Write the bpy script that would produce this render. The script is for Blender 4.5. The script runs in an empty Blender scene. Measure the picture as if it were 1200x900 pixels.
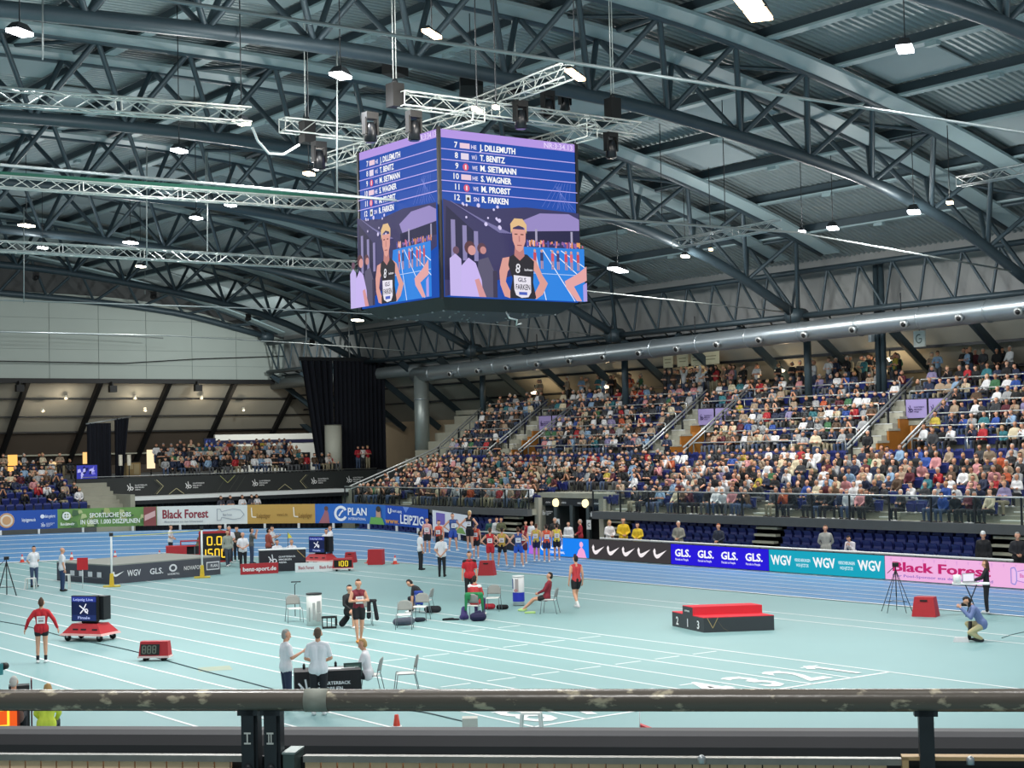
import bpy, bmesh, math, random
from mathutils import Vector, Matrix
random.seed(7)
R = math.radians
PI = math.pi
C = bpy.context.scene.collection
sc = bpy.context.scene

# ------------------------------------------------------------------ camera
EYE = Vector((0, 0, 5.6))
FPX = 1873.73
CR = Vector((0.80570741, -0.5918851, -0.02253009))
CU = Vector((-0.00394606, -0.04340041, 0.99904997))
CF = Vector((0.5923006, 0.80485305, 0.03730365))
cd = bpy.data.cameras.new('camera')
cam = bpy.data.objects.new('camera', cd)
C.objects.link(cam)
cd.sensor_width = 36.0
cd.lens = FPX / 1200 * 36
cd.clip_end = 600
cam.matrix_world = Matrix(((CR.x, CU.x, -CF.x, EYE.x), (CR.y, CU.y, -CF.y, EYE.y), (CR.z, CU.z, -CF.z, EYE.z), (0, 0, 0, 1)))
sc.camera = cam
sc.view_settings.view_transform = 'Standard'
sc.view_settings.look = 'None'
sc.view_settings.gamma = 1
sc.view_settings.exposure = 0.0
sc.cycles.max_bounces = 6
sc.cycles.transparent_max_bounces = 12
sc.cycles.sample_clamp_indirect = 4
LAMP_W = 520.0
SPILL_W = 420.0

# world: the dim far side of the hall behind the camera
w = bpy.data.worlds.new('world'); sc.world = w; w.use_nodes = True
bg = w.node_tree.nodes['Background']
bg.inputs[0].default_value = (0.62, 0.72, 0.78, 1)
bg.inputs[1].default_value = 0.42


def ray(px, py):
    return CR * ((px - 600) / FPX) - CU * ((py - 450) / FPX) + CF


def G(px, py, z=0.0):
    d = ray(px, py); t = (z - EYE.z) / d.z
    return EYE + d * t


def onX(px, py, X):
    d = ray(px, py); return EYE + d * (X / d.x)


def onY(px, py, Y):
    d = ray(px, py); return EYE + d * (Y / d.y)


# ------------------------------------------------------------------ colours and materials
def lin(h):
    h = h.lstrip('#')
    o = []
    for i in (0, 2, 4):
        c = int(h[i:i + 2], 16) / 255
        o.append(c / 12.92 if c <= 0.04045 else ((c + 0.055) / 1.055) ** 2.4)
    return (o[0], o[1], o[2], 1.0)


MC = {}


def mat(hexc, rough=0.6, metal=0.0, noise=0.12, scale=6.0, name=None, bump=0.0):
    key = (hexc, rough, metal, noise, scale, bump)
    if key in MC:
        return MC[key]
    m = bpy.data.materials.new(name or 'paint_' + hexc.lstrip('#'))
    m.use_nodes = True
    nt = m.node_tree; b = nt.nodes['Principled BSDF']
    b.inputs['Roughness'].default_value = rough
    b.inputs['Metallic'].default_value = metal
    c = lin(hexc)
    tc = nt.nodes.new('ShaderNodeTexCoord'); nz = nt.nodes.new('ShaderNodeTexNoise')
    nz.inputs['Scale'].default_value = scale; nz.inputs['Detail'].default_value = 4
    nt.links.new(tc.outputs['Object'], nz.inputs['Vector'])
    mx = nt.nodes.new('ShaderNodeMix'); mx.data_type = 'RGBA'
    mx.inputs['A'].default_value = tuple(max(0, x * (1 - noise)) for x in c[:3]) + (1,)
    mx.inputs['B'].default_value = tuple(min(1, x * (1 + noise)) for x in c[:3]) + (1,)
    nt.links.new(nz.outputs['Fac'], mx.inputs['Factor'])
    nt.links.new(mx.outputs['Result'], b.inputs['Base Color'])
    if bump:
        bp = nt.nodes.new('ShaderNodeBump'); bp.inputs['Strength'].default_value = bump
        nt.links.new(nz.outputs['Fac'], bp.inputs['Height']); nt.links.new(bp.outputs['Normal'], b.inputs['Normal'])
    MC[key] = m
    return m


def emis(hexc, strength=1.0):
    key = ('e', hexc, strength)
    if key in MC:
        return MC[key]
    m = bpy.data.materials.new('glow_' + hexc.lstrip('#')); m.use_nodes = True
    nt = m.node_tree; nt.nodes.clear()
    e = nt.nodes.new('ShaderNodeEmission'); o = nt.nodes.new('ShaderNodeOutputMaterial')
    e.inputs[0].default_value = lin(hexc); e.inputs[1].default_value = strength
    nt.links.new(e.outputs[0], o.inputs[0])
    MC[key] = m
    return m


def attr_mat(emit=None):
    key = ('attr', emit)
    if key in MC:
        return MC[key]
    m = bpy.data.materials.new('printed' if emit is None else 'led_pixels'); m.use_nodes = True
    nt = m.node_tree; b = nt.nodes['Principled BSDF']
    a = nt.nodes.new('ShaderNodeVertexColor'); a.layer_name = 'col'
    if emit is None:
        nt.links.new(a.outputs['Color'], b.inputs['Base Color'])
        b.inputs['Roughness'].default_value = 0.6
    else:
        b.inputs['Base Color'].default_value = (0.01, 0.01, 0.01, 1)
        b.inputs['Roughness'].default_value = 0.95; b.inputs['Specular IOR Level'].default_value = 0.05
        nt.links.new(a.outputs['Color'], b.inputs['Emission Color'])
        b.inputs['Emission Strength'].default_value = emit
    MC[key] = m
    return m


def glass_mat():
    if 'glass' in MC:
        return MC['glass']
    m = bpy.data.materials.new('clear_glass'); m.use_nodes = True
    nt = m.node_tree; nt.nodes.clear()
    t = nt.nodes.new('ShaderNodeBsdfTransparent'); g = nt.nodes.new('ShaderNodeBsdfGlossy'); mx = nt.nodes.new('ShaderNodeMixShader')
    t.inputs[0].default_value = (0.82, 0.88, 0.87, 1); g.inputs['Roughness'].default_value = 0.1
    mx.inputs[0].default_value = 0.06
    o = nt.nodes.new('ShaderNodeOutputMaterial')
    nt.links.new(t.outputs[0], mx.inputs[1]); nt.links.new(g.outputs[0], mx.inputs[2]); nt.links.new(mx.outputs[0], o.inputs[0])
    MC['glass'] = m
    return m


# ------------------------------------------------------------------ object helpers
def tag(o, label=None, cat=None, group=None, kind=None):
    if label: o['label'] = label
    if cat: o['category'] = cat
    if group: o['group'] = group
    if kind: o['kind'] = kind
    return o


def thing(name, label, cat, loc=(0, 0, 0), rz=0.0, group=None):
    o = bpy.data.objects.new(name, None); C.objects.link(o)
    o.location = loc; o.rotation_euler = (0, 0, rz); o.empty_display_size = 0.3
    return tag(o, label, cat, group)


def copy_tree(o, parent=None):
    c = o.copy(); C.objects.link(c)
    if parent is not None: c.parent = parent
    for ch in list(o.children):
        copy_tree(ch, c)
    return c


class MB:
    def __init__(s):
        s.v = []; s.f = []; s.m = []; s.sm = []; s.mats = []

    def mi(s, m):
        if m not in s.mats: s.mats.append(m)
        return s.mats.index(m)

    def face(s, pts, m, sm=False):
        b = len(s.v); s.v += [tuple(p) for p in pts]
        s.f.append(tuple(range(b, b + len(pts)))); s.m.append(s.mi(m)); s.sm.append(sm)

    def add(s, vs, fs, m, sm=False):
        b = len(s.v); s.v += [tuple(p) for p in vs]; k = s.mi(m)
        for f in fs:
            s.f.append(tuple(b + i for i in f)); s.m.append(k); s.sm.append(sm)

    def box(s, x0, y0, z0, x1, y1, z1, m):
        vs = [(x, y, z) for z in (z0, z1) for x, y in ((x0, y0), (x1, y0), (x1, y1), (x0, y1))]
        s.add(vs, [(3, 2, 1, 0), (4, 5, 6, 7), (0, 1, 5, 4), (1, 2, 6, 5), (2, 3, 7, 6), (3, 0, 4, 7)], m)

    def bar(s, p, q, w, h, m, up=(0, 0, 1)):
        p = Vector(p); q = Vector(q); d = (q - p).normalized(); u = Vector(up)
        sd = d.cross(u)
        if sd.length < 1e-4: sd = d.cross(Vector((1, 0, 0)))
        sd.normalize(); u = sd.cross(d).normalized()
        vs = []
        for e in (p, q):
            for a, b in ((-1, -1), (1, -1), (1, 1), (-1, 1)):
                vs.append(e + sd * (a * w / 2) + u * (b * h / 2))
        s.add(vs, [(3, 2, 1, 0), (4, 5, 6, 7), (0, 1, 5, 4), (1, 2, 6, 5), (2, 3, 7, 6), (3, 0, 4, 7)], m)

    def tube(s, pts, r, m, n=8, cap=True, r2=None):
        pts = [Vector(p) for p in pts]; k = len(pts); vs = []; prev = None
        for i, p in enumerate(pts):
            d = (pts[min(i + 1, k - 1)] - pts[max(i - 1, 0)]).normalized()
            if prev is None:
                a = d.cross(Vector((0, 0, 1)))
                if a.length < 1e-3: a = d.cross(Vector((1, 0, 0)))
            else:
                a = prev - d * prev.dot(d)
            a.normalize(); prev = a.copy(); b = d.cross(a)
            rr = r if r2 is None else r + (r2 - r) * i / (k - 1)
            for j in range(n):
                t = 2 * PI * j / n
                vs.append(p + a * (rr * math.cos(t)) + b * (rr * math.sin(t)))
        fs = []
        for i in range(k - 1):
            for j in range(n):
                a0 = i * n + j; a1 = i * n + (j + 1) % n
                fs.append((a0, a1, a1 + n, a0 + n))
        if cap:
            fs.append(tuple(range(n - 1, -1, -1))); fs.append(tuple(range((k - 1) * n, k * n)))
        s.add(vs, fs, m, True)

    def lathe(s, prof, m, n=16, c=(0, 0, 0), axis='z'):
        vs = []; c = Vector(c)
        for r_, z in prof:
            for j in range(n):
                t = 2 * PI * j / n
                if axis == 'z': vs.append(c + Vector((r_ * math.cos(t), r_ * math.sin(t), z)))
                elif axis == 'x': vs.append(c + Vector((z, r_ * math.cos(t), r_ * math.sin(t))))
                else: vs.append(c + Vector((r_ * math.sin(t), z, r_ * math.cos(t))))
        fs = []
        for i in range(len(prof) - 1):
            for j in range(n):
                a0 = i * n + j; a1 = i * n + (j + 1) % n
                fs.append((a0, a1, a1 + n, a0 + n))
        s.add(vs, fs, m, True)

    def prism(s, poly, axis, a, b, m):
        """poly: 2D outline; axis: 'x','y' or 'z' extrusion from a to b"""
        def P(u, v, t):
            return {'x': (t, u, v), 'y': (u, t, v), 'z': (u, v, t)}[axis]
        n = len(poly)
        vs = [P(u, v, a) for u, v in poly] + [P(u, v, b) for u, v in poly]
        fs = [tuple(range(n)), tuple(range(2 * n - 1, n - 1, -1))] + [(i, n + i, n + (i + 1) % n, (i + 1) % n) for i in range(n)]
        s.add(vs, fs, m)

    def frustum(s, x0, y0, x1, y1, z0, X0, Y0, X1, Y1, z1, m):
        vs = [(x0, y0, z0), (x1, y0, z0), (x1, y1, z0), (x0, y1, z0), (X0, Y0, z1), (X1, Y0, z1), (X1, Y1, z1), (X0, Y1, z1)]
        s.add(vs, [(3, 2, 1, 0), (4, 5, 6, 7), (0, 1, 5, 4), (1, 2, 6, 5), (2, 3, 7, 6), (3, 0, 4, 7)], m)

    def build(s, name, parent=None, fixn=False):
        me = bpy.data.meshes.new(name); me.from_pydata(s.v, [], s.f)
        for m in s.mats: me.materials.append(m)
        me.polygons.foreach_set('material_index', s.m)
        me.polygons.foreach_set('use_smooth', s.sm)
        me.update()
        o = bpy.data.objects.new(name, me); C.objects.link(o)
        if parent is not None: o.parent = parent
        return o


def smooth_by_angle(o):
    return o


# ------------------------------------------------------------------ flat printed / lit panels
GL = {}


def glyphs(s):
    if s in GL: return GL[s]
    cu = bpy.data.curves.new('t', 'FONT'); cu.body = s; cu.size = 1; cu.resolution_u = 2; cu.offset = 0.018
    ob = bpy.data.objects.new('t', cu); C.objects.link(ob)
    dg = bpy.context.evaluated_depsgraph_get(); dg.update()
    me = bpy.data.meshes.new_from_object(ob.evaluated_get(dg))
    vs = [(v.co.x, v.co.y) for v in me.vertices]; fs = [tuple(p.vertices) for p in me.polygons]
    bpy.data.objects.remove(ob); bpy.data.curves.remove(cu); bpy.data.meshes.remove(me)
    if not vs: vs = [(0, 0)]
    x0 = min(v[0] for v in vs); x1 = max(v[0] for v in vs)
    GL[s] = ([(x - x0, y) for x, y in vs], fs, x1 - x0)
    return GL[s]


SEG = {'0': 'abcdef', '1': 'bc', '2': 'abged', '3': 'abgcd', '5': 'afgcd', '6': 'afgedc', '8': 'abcdefg', '4': 'fgbc', '9': 'abcdfg', '7': 'abc'}


class Canvas:
    """flat artwork in its own units, u right, v up"""
    def __init__(s, w, h):
        s.w = w; s.h = h; s.P = []; s.layer = 0

    def poly(s, pts, c):
        s.P.append(([tuple(p) for p in pts], [tuple(range(len(pts)))], lin(c), s.layer)); s.layer += 1; return s

    def rect(s, x0, y0, x1, y1, c, n=1, m=1):
        vs = [(x0 + (x1 - x0) * i / n, y0 + (y1 - y0) * j / m) for i in range(n + 1) for j in range(m + 1)]
        fs = [(i * (m + 1) + j, (i + 1) * (m + 1) + j, (i + 1) * (m + 1) + j + 1, i * (m + 1) + j + 1) for i in range(n) for j in range(m)]
        s.P.append((vs, fs, lin(c), s.layer)); s.layer += 1; return s

    def disc(s, cx, cy, rx, c, ry=None, n=16):
        ry = ry or rx
        return s.poly([(cx + rx * math.cos(2 * PI * i / n), cy + ry * math.sin(2 * PI * i / n)) for i in range(n)], c)

    def ring(s, cx, cy, r0, r1, c, a0=0, a1=360, n=20):
        vs = []; fs = []
        for i in range(n + 1):
            t = R(a0 + (a1 - a0) * i / n)
            vs += [(cx + r0 * math.cos(t), cy + r0 * math.sin(t)), (cx + r1 * math.cos(t), cy + r1 * math.sin(t))]
        for i in range(n): fs.append((2 * i, 2 * i + 1, 2 * i + 3, 2 * i + 2))
        s.P.append((vs, fs, lin(c), s.layer)); s.layer += 1; return s

    def line(s, x0, y0, x1, y1, t, c):
        d = math.hypot(x1 - x0, y1 - y0) or 1; nx = -(y1 - y0) / d * t / 2; ny = (x1 - x0) / d * t / 2
        return s.poly([(x0 - nx, y0 - ny), (x1 - nx, y1 - ny), (x1 + nx, y1 + ny), (x0 + nx, y0 + ny)], c)

    def path(s, pts, t, c):
        for a, b in zip(pts[:-1], pts[1:]): s.line(a[0], a[1], b[0], b[1], t, c)
        return s

    def text(s, t, x, y, h, c, w=None, al='l', shear=0.0):
        vs, fs, tw = glyphs(t); k = h / 0.72; kx = k if w is None else w / tw
        tot = tw * kx; x0 = x - (tot / 2 if al == 'c' else tot if al == 'r' else 0)
        s.P.append(([(x0 + a * kx + shear * b * k, y + b * k) for a, b in vs], fs, lin(c), s.layer)); s.layer += 1; return s

    def digits(s, t, x, y, h, c, wd=None):
        wd = wd or h * 0.55; q = h * 0.13; cx = x
        for ch in t:
            if ch == '.':
                s.rect(cx, y, cx + q, y + q, c); cx += q * 2; continue
            if ch == ' ':
                cx += wd * 1.3; continue
            A = {'a': (q * .6, h - q, wd - q * .6, h), 'g': (q * .6, h / 2 - q / 2, wd - q * .6, h / 2 + q / 2), 'd': (q * .6, 0, wd - q * .6, q),
                 'f': (0, h / 2, q, h - q * .5), 'b': (wd - q, h / 2, wd, h - q * .5), 'e': (0, q * .5, q, h / 2), 'c': (wd - q, q * .5, wd, h / 2)}
            for g in SEG[ch]:
                a = A[g]; s.rect(cx + a[0], y + a[1], cx + a[2], y + a[3], c)
            cx += wd * 1.3
        return s

    def swoosh(s, x, y, k, c):
        return s.poly([(x, y + .42 * k), (x + .06 * k, y + .18 * k), (x + .16 * k, y + .05 * k), (x + .3 * k, y - .02 * k), (x + .48 * k, y + .02 * k), (x + 1.15 * k, y + .5 * k),
                       (x + .52 * k, y + .27 * k), (x + .36 * k, y + .22 * k), (x + .24 * k, y + .22 * k), (x + .2 * k, y + .32 * k), (x + .22 * k, y + .44 * k), (x + .12 * k, y + .58 * k)], c)

    def flourish(s, x, y, k, c):
        """the arena's knotted qb mark and three short lines of lettering"""
        t = .1 * k
        s.path([(x, y + .75 * k), (x + .25 * k, y + .45 * k), (x + .05 * k, y + .1 * k)], t, c)
        s.path([(x + .1 * k, y + .5 * k), (x + .45 * k, y + .3 * k), (x + .25 * k, y)], t, c)
        s.path([(x + .35 * k, y + .95 * k), (x + .45 * k, y + .3 * k)], t, c)
        s.ring(x + .6 * k, y + .3 * k, .13 * k, .24 * k, c, n=10)
        for i, tx in enumerate(('QUARTERBACK', 'IMMOBILIEN', 'ARENA')):
            s.text(tx, x + 1.0 * k, y + (.62 - .28 * i) * k, .17 * k, c)
        return s

    def build(s, name, fn, parent=None, emit=None, gap=0.004):
        vs = []; fs = []; cols = []
        for pv, pf, c, L in s.P:
            b = len(vs)
            vs += [tuple(fn(u, v, (L + 1) * gap)) for u, v in pv]
            for f in pf:
                fs.append(tuple(b + i for i in f)); cols += [c] * len(f)
        me = bpy.data.meshes.new(name); me.from_pydata(vs, [], fs)
        me.materials.append(attr_mat(emit))
        ca = me.color_attributes.new('col', 'FLOAT_COLOR', 'CORNER')
        flat = [x for c in cols for x in c]
        ca.data.foreach_set('color', flat)
        me.update()
        o = bpy.data.objects.new(name, me); C.objects.link(o)
        if parent is not None: o.parent = parent
        return o


def plane_fn(o, ux, uy, cw, ch):
    """map canvas units on a rectangle: o origin (lower left), ux full width vector, uy full height vector; offset along ux x uy"""
    o = Vector(o); ux = Vector(ux); uy = Vector(uy); n = ux.cross(uy).normalized()
    return lambda u, v, g: o + ux * (u / cw) + uy * (v / ch) + n * g


# ------------------------------------------------------------------ palette
M_floor = mat('82a8aa', 0.55, 0, 0.06, 0.35, 'turquoise_rubber_floor')
M_track = mat('5485b2', 0.6, 0, 0.05, 0.4, 'blue_rubber_track')
M_white = mat('e9ecec', 0.6, 0, 0.03)
M_steel = mat('36454d', 0.45, 0.2, 0.12, 1.5, 'painted_truss_steel')
M_steelpale = mat('8ba0a4', 0.5, 0.1, 0.05, 1.5, 'pale_beam_flange')
M_deck = mat('8d9a9c', 0.45, 0.35, 0.08, 1.0, 'corrugated_deck')
M_panel = mat('8f9c9f', 0.8, 0, 0.04, 1.0, 'acoustic_panel')
M_black = mat('0c0d0f', 0.6, 0, 0.1)
M_alu = mat('c9cfcb', 0.35, 0.5, 0.05, 3, 'aluminium_truss')
M_duct = mat('9aa3a8', 0.33, 0.75, 0.08, 1.2, 'galvanised_duct')
M_conc = mat('9a9a8c', 0.85, 0, 0.12, 2.0, 'concrete')
M_concd = mat('55585a', 0.8, 0, 0.12, 2.0, 'dark_concrete')
M_rail = mat('b8bcbc', 0.35, 0.6, 0.05)
M_dark = mat('24282c', 0.5, 0.2, 0.1)
M_red = mat('b3272f', 0.5, 0, 0.06)
M_wood = mat('b0702c', 0.55, 0, 0.2, 3.0, 'stained_wood')
M_seat = mat('263070', 0.4, 0, 0.08, 3)
M_curtain = mat('0b0f1c', 0.9, 0, 0.2, 2.0, 'black_drape')

# ================================================================== FLOOR AND TRACK
XC = 24.0; YA = 66.0; YB = 14.0; RI = 17.2; RO = 24.2
mb = MB(); mb.face([(-40, -40, 0), (90, -40, 0), (90, 135, 0), (-40, 135, 0)], M_floor)
tag(mb.build('floor'), kind='structure')


def bank(r, Y):
    t = 0.0
    if Y > YA - 4: t = min(1, (Y - (YA - 4)) / 16)
    if Y < YB + 4: t = min(1, (YB + 4 - Y) / 16)
    t = t * t * (3 - 2 * t)
    return 1.1 * t * max(0, r - RI) / (RO - RI)


def oval(r, n=40):
    pts = []
    for i in range(25): pts.append((XC + r, YB + (YA - YB) * i / 24))
    for i in range(1, n): t = PI * i / n; pts.append((XC + r * math.cos(t), YA + r * math.sin(t)))
    for i in range(25): pts.append((XC - r, YA - (YA - YB) * i / 24))
    for i in range(1, n): t = PI + PI * i / n; pts.append((XC + r * math.cos(t), YB + r * math.sin(t)))
    return pts


def ring_strip(mb, r0, r1, dz, m, k=1):
    prev = None
    rs = [r0 + (r1 - r0) * i / k for i in range(k + 1)]
    cols = [oval(r) for r in rs]; n = len(cols[0])
    for j in range(k):
        for i in range(n):
            a = cols[j][i]; b = cols[j][(i + 1) % n]; c = cols[j + 1][(i + 1) % n]; d = cols[j + 1][i]
            mb.face([(a[0], a[1], bank(rs[j], a[1]) + dz), (d[0], d[1], bank(rs[j + 1], d[1]) + dz), (c[0], c[1], bank(rs[j + 1], c[1]) + dz), (b[0], b[1], bank(rs[j], b[1]) + dz)], m)


trk = thing('running_track', 'blue oval running track with white lane lines, banked in the far curve', 'running track')
mb = MB(); ring_strip(mb, RI, RO, 0.012, M_track, 7)
pts = oval(RO)
for i in range(len(pts)):
    a = pts[i]; b = pts[(i + 1) % len(pts)]
    mb.face([(a[0], a[1], 0), (b[0], b[1], 0), (b[0], b[1], bank(RO, b[1]) + .012), (a[0], a[1], bank(RO, a[1]) + .012)], M_black)
mb.build('track_surface', trk)
for i in range(7):
    mb = MB(); r = RI + i * 1.1
    ring_strip(mb, r, r + (0.16 if i == 0 else 0.08), 0.022, M_white); mb.build('lane_line', trk)
mb = MB()
for (a, b) in ((G(418, 645), G(428, 641)), (G(393, 657), G(428, 642)), (G(497, 657), G(512, 652))):
    a = Vector((a.x, a.y, 0)); b = Vector((b.x, b.y, 0))

# sprint lanes, runways and marks painted on the infield
lanes = thing('infield_markings', 'white straight sprint lanes, runway lines and finish numbers painted on turquoise floor', 'floor markings')
X1 = 29.63; LW = 1.3185; YF = 25.45


def strip(mb, x0, y0, x1, y1, w, z=0.006):
    d = Vector((x1 - x0, y1 - y0, 0)).normalized(); s_ = Vector((-d.y, d.x, 0)) * (w / 2)
    a = Vector((x0, y0, z)); b = Vector((x1, y1, z))
    mb.face([a - s_, b - s_, b + s_, a + s_], M_white)


for k in range(9):
    mb = MB(); x = X1 - LW * k
    yend = YA + math.sqrt(max(0, RI ** 2 - (x - XC) ** 2)) - 0.3
    strip(mb, x, YF if k else 8, x, yend, 0.08); mb.build('lane_line', lanes)
for px, py in ((0, 740.7), (0, 759.3), (3.3, 784)):
    x = G(px, py).x
    mb = MB(); strip(mb, x, 12, x, YA + math.sqrt(RI ** 2 - (x - XC) ** 2) - .3, 0.08); mb.build('lane_line', lanes)
for px, py in ((620, 689.2), (620, 695)):
    x = G(px, py).x
    mb = MB(); strip(mb, x, 10, x, 74, 0.08); mb.build('runway_line', lanes)
mb = MB(); strip(mb, X1, YF, X1 - LW * 8, YF, 0.1); mb.build('finish_line', lanes)
mb = MB()
for y, ks in ((35.9, range(8)), (31.1, range(8)), (39.8, (0, 1)), (27.4, range(8))):
    for k in ks:
        xm = X1 - LW * (k + .5)
        w_ = .42 if y != 27.4 else .3
        strip(mb, xm - w_, y, xm + w_, y, 0.08)
mb.build('hurdle_mark', lanes)
for k in range(8):
    cv = Canvas(1, 1)
    if k: cv.text(str(k + 1), 0, 0, 1, 'e9ecec', al='c')
    else: cv.path([(-.25, .72), (0, .95), (0, 0)], .15, 'e9ecec')
    x = X1 - LW * (k + .5)
    cv.build('lane_number', lambda u, v, g, x=x: Vector((x + u * 1.15, YF + .35 + v * 1.75, .006 + g)), lanes)
cv = Canvas(1, 1)
# tan scuff mark
P = G(250, 784)
mb = MB(); mb.face([P + Vector((-.5, -.2, .004)), P + Vector((.3, -.5, .004)), P + Vector((.6, .3, .004)), P + Vector((-.2, .5, .004))], mat('9fab98', .7, 0, .1, 3))
mb.build('scuff', lanes)

# ================================================================== ROOF
TY = [28.0 + 14.4 * i for i in range(7)]   # truss planes
LCP = [(0, 17.9), (10, 17.6), (15, 17.2), (24.6, 15.8), (30.4, 14.25), (36, 11.75)]
UCP = [(0, 20.6), (10, 20.4), (17, 19.6), (24, 18.3), (31, 16.5), (36, 14.8), (44, 12.0)]
LCE = [(0, 17.7), (14.5, 17.3), (27.8, 16.3), (36, 14.6)]


def interp(P, x):
    x = abs(x)
    if x >= P[-1][0]:
        (a, b), (c, d) = P[-2], P[-1]
        return d + (x - c) * (d - b) / (c - a)
    # Catmull-Rom through the control points, mirrored at 0
    Q = [(-P[1][0], P[1][1])] + P + [(2 * P[-1][0] - P[-2][0], 2 * P[-1][1] - P[-2][1])]
    for i in range(1, len(Q) - 2):
        if Q[i][0] <= x <= Q[i + 1][0]:
            p0, p1, p2, p3 = Q[i - 1], Q[i], Q[i + 1], Q[i + 2]
            t = (x - p1[0]) / (p2[0] - p1[0]); h = p2[0] - p1[0]
            m1 = (p2[1] - p0[1]) / (p2[0] - p0[0]) * h; m2 = (p3[1] - p1[1]) / (p3[0] - p1[0]) * h
            return (2 * t ** 3 - 3 * t ** 2 + 1) * p1[1] + (t ** 3 - 2 * t ** 2 + t) * m1 + (-2 * t ** 3 + 3 * t ** 2) * p2[1] + (t ** 3 - t ** 2) * m2
    return P[0][1]


def LC(x): return interp(LCP, x - XC)
def UC(x): return interp(UCP, x - XC)


XE0, XE1 = -12.0, 60.0
# corrugated deck
mb = MB(); xs = [-12 + i * 2.0 for i in range(38)]
vs = []; fs = []
y = 18.0; ys = []
while y < 116:
    ys += [(y, 0.0), (y + .11, 0.0), (y + .15, .08), (y + .28, .08)]; y += .32
for x in xs:
    z = UC(x) + .55
    for yy, dz in ys: vs.append((x, yy, z + dz))
n = len(ys)
for i in range(len(xs) - 1):
    for j in range(n - 1): fs.append((i * n + j, i * n + j + 1, (i + 1) * n + j + 1, (i + 1) * n + j))
mb.add(vs, fs, M_deck)
tag(mb.build('ceiling'), kind='structure')
# opaque roof skin above the deck
mb = MB()
for a, b in zip(xs[:-1], xs[1:]):
    mb.face([(a, 4, UC(a) + .8), (b, 4, UC(b) + .8), (b, 117, UC(b) + .8), (a, 117, UC(a) + .8)], M_concd)
tag(mb.build('ceiling_skin'), kind='structure')


def arc_tube(mb, f, y, r, m, x0=XE0, x1=XE1, dz=0, n=8, step=2.0):
    k = int((x1 - x0) / step)
    mb.tube([(x0 + (x1 - x0) * i / k, y, f(x0 + (x1 - x0) * i / k) + dz) for i in range(k + 1)], r, m, n)


ordn = ['nearest', 'second', 'third', 'fourth', 'fifth', 'sixth', 'farthest']
for ti, Y in enumerate(TY):
    end = ti == 6
    lc = (lambda x: interp(LCE, x - XC)) if end else LC
    t = thing('roof_truss', 'big dark arched steel roof truss, %s from the camera%s' % (ordn[ti], ' against the end wall' if end else ''), 'roof truss', (0, 0, 0), 0, 'arched roof trusses')
    mb = MB(); arc_tube(mb, lc, Y, .24, M_steel, n=10); mb.build('lower_chord', t)
    for s_ in (-1, 1):
        if end and s_ > 0: continue
        mb = MB(); arc_tube(mb, UC, Y + 1.7 * s_, .2, M_steel); mb.build('upper_chord', t)
        mb = MB()
        k = 36
        for i in range(k):
            xa = XE0 + (XE1 - XE0) * i / k; xb = XE0 + (XE1 - XE0) * (i + 1) / k
            ya = Y + 1.7 * s_ - 1.2; yb = ya + 1.0
            za = UC(xa) - .1; zb = UC(xb) - .1
            mb.face([(xa, ya, za), (xa, yb, za), (xb, yb, zb), (xb, ya, zb)], M_steelpale)
            mb.face([(xa, ya, za), (xb, ya, zb), (xb, ya, zb + .12), (xa, ya, za + .12)], M_steelpale)
            mb.face([(xa, yb, za), (xa, yb, za + .12), (xb, yb, zb + .12), (xb, yb, zb)], M_steelpale)
            mb.face([(xa, yb, za), (xa, Y + 1.7 * s_, za), (xb, Y + 1.7 * s_, zb), (xb, yb, zb)], M_steel)
        mb.build('flange', t)
    for i in range(21):
        x = XE1 - 3.6 * i
        if x < 8 and ti > 1: break
        z = lc(x); lo = Vector((x, Y, z))
        for s_ in (-1, 1):
            if end and s_ > 0: continue
            for dx in (-1.8, 1.8):
                xu = min(XE1, x + dx)
                if i == 0 and dx > 0: continue
                mb = MB(); mb.tube([lo, (xu, Y + 1.7 * s_, UC(xu))], .11, M_steel, 6, False); mb.build('brace', t)
        if not end and i % 2 == 0:
            xu = x - 1.8
            mb = MB(); mb.tube([(xu, Y - 1.7, UC(xu)), (xu, Y + 1.7, UC(xu))], .1, M_steel, 6, False); mb.build('cross_brace', t)
            mb = MB(); mb.tube([(xu, Y - 1.7, UC(xu)), (xu - 3.4, Y + 1.7, UC(xu - 3.4))], .08, M_steel, 6, False); mb.build('cross_brace', t)
    mb = MB(); mb.lathe([(0.02, -.55), (.42, -.5), (.46, 0), (.42, .5), (.02, .55)], M_steel, 10, (XE1 - .1, Y, lc(XE1)), 'x'); mb.build('end_node', t)

# purlins between the trusses
pn = 0
for i in range(20):
    x = 54.6 - 3.45 * i + 3.45
    if x < 6: break
    t = thing('purlin', 'long grey steel purlin under the roof deck, running between the arched trusses', 'purlin', (x, 0, UC(x)), 0, 'roof purlins')
    mb = MB(); mb.box(-.06, 20, .12, .06, 114.6, .5, M_steel); mb.build('web', t)
    mb = MB(); mb.box(-.22, 20, .04, .22, 114.6, .12, M_steelpale); mb.build('flange', t)
    for s_ in range(4):
        yb = TY[s_] + 7.0
        mb = MB(); mb.box(-.12, yb, -.1, .12, yb + .5, .04, M_steelpale); mb.build('bracket', t)
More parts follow.
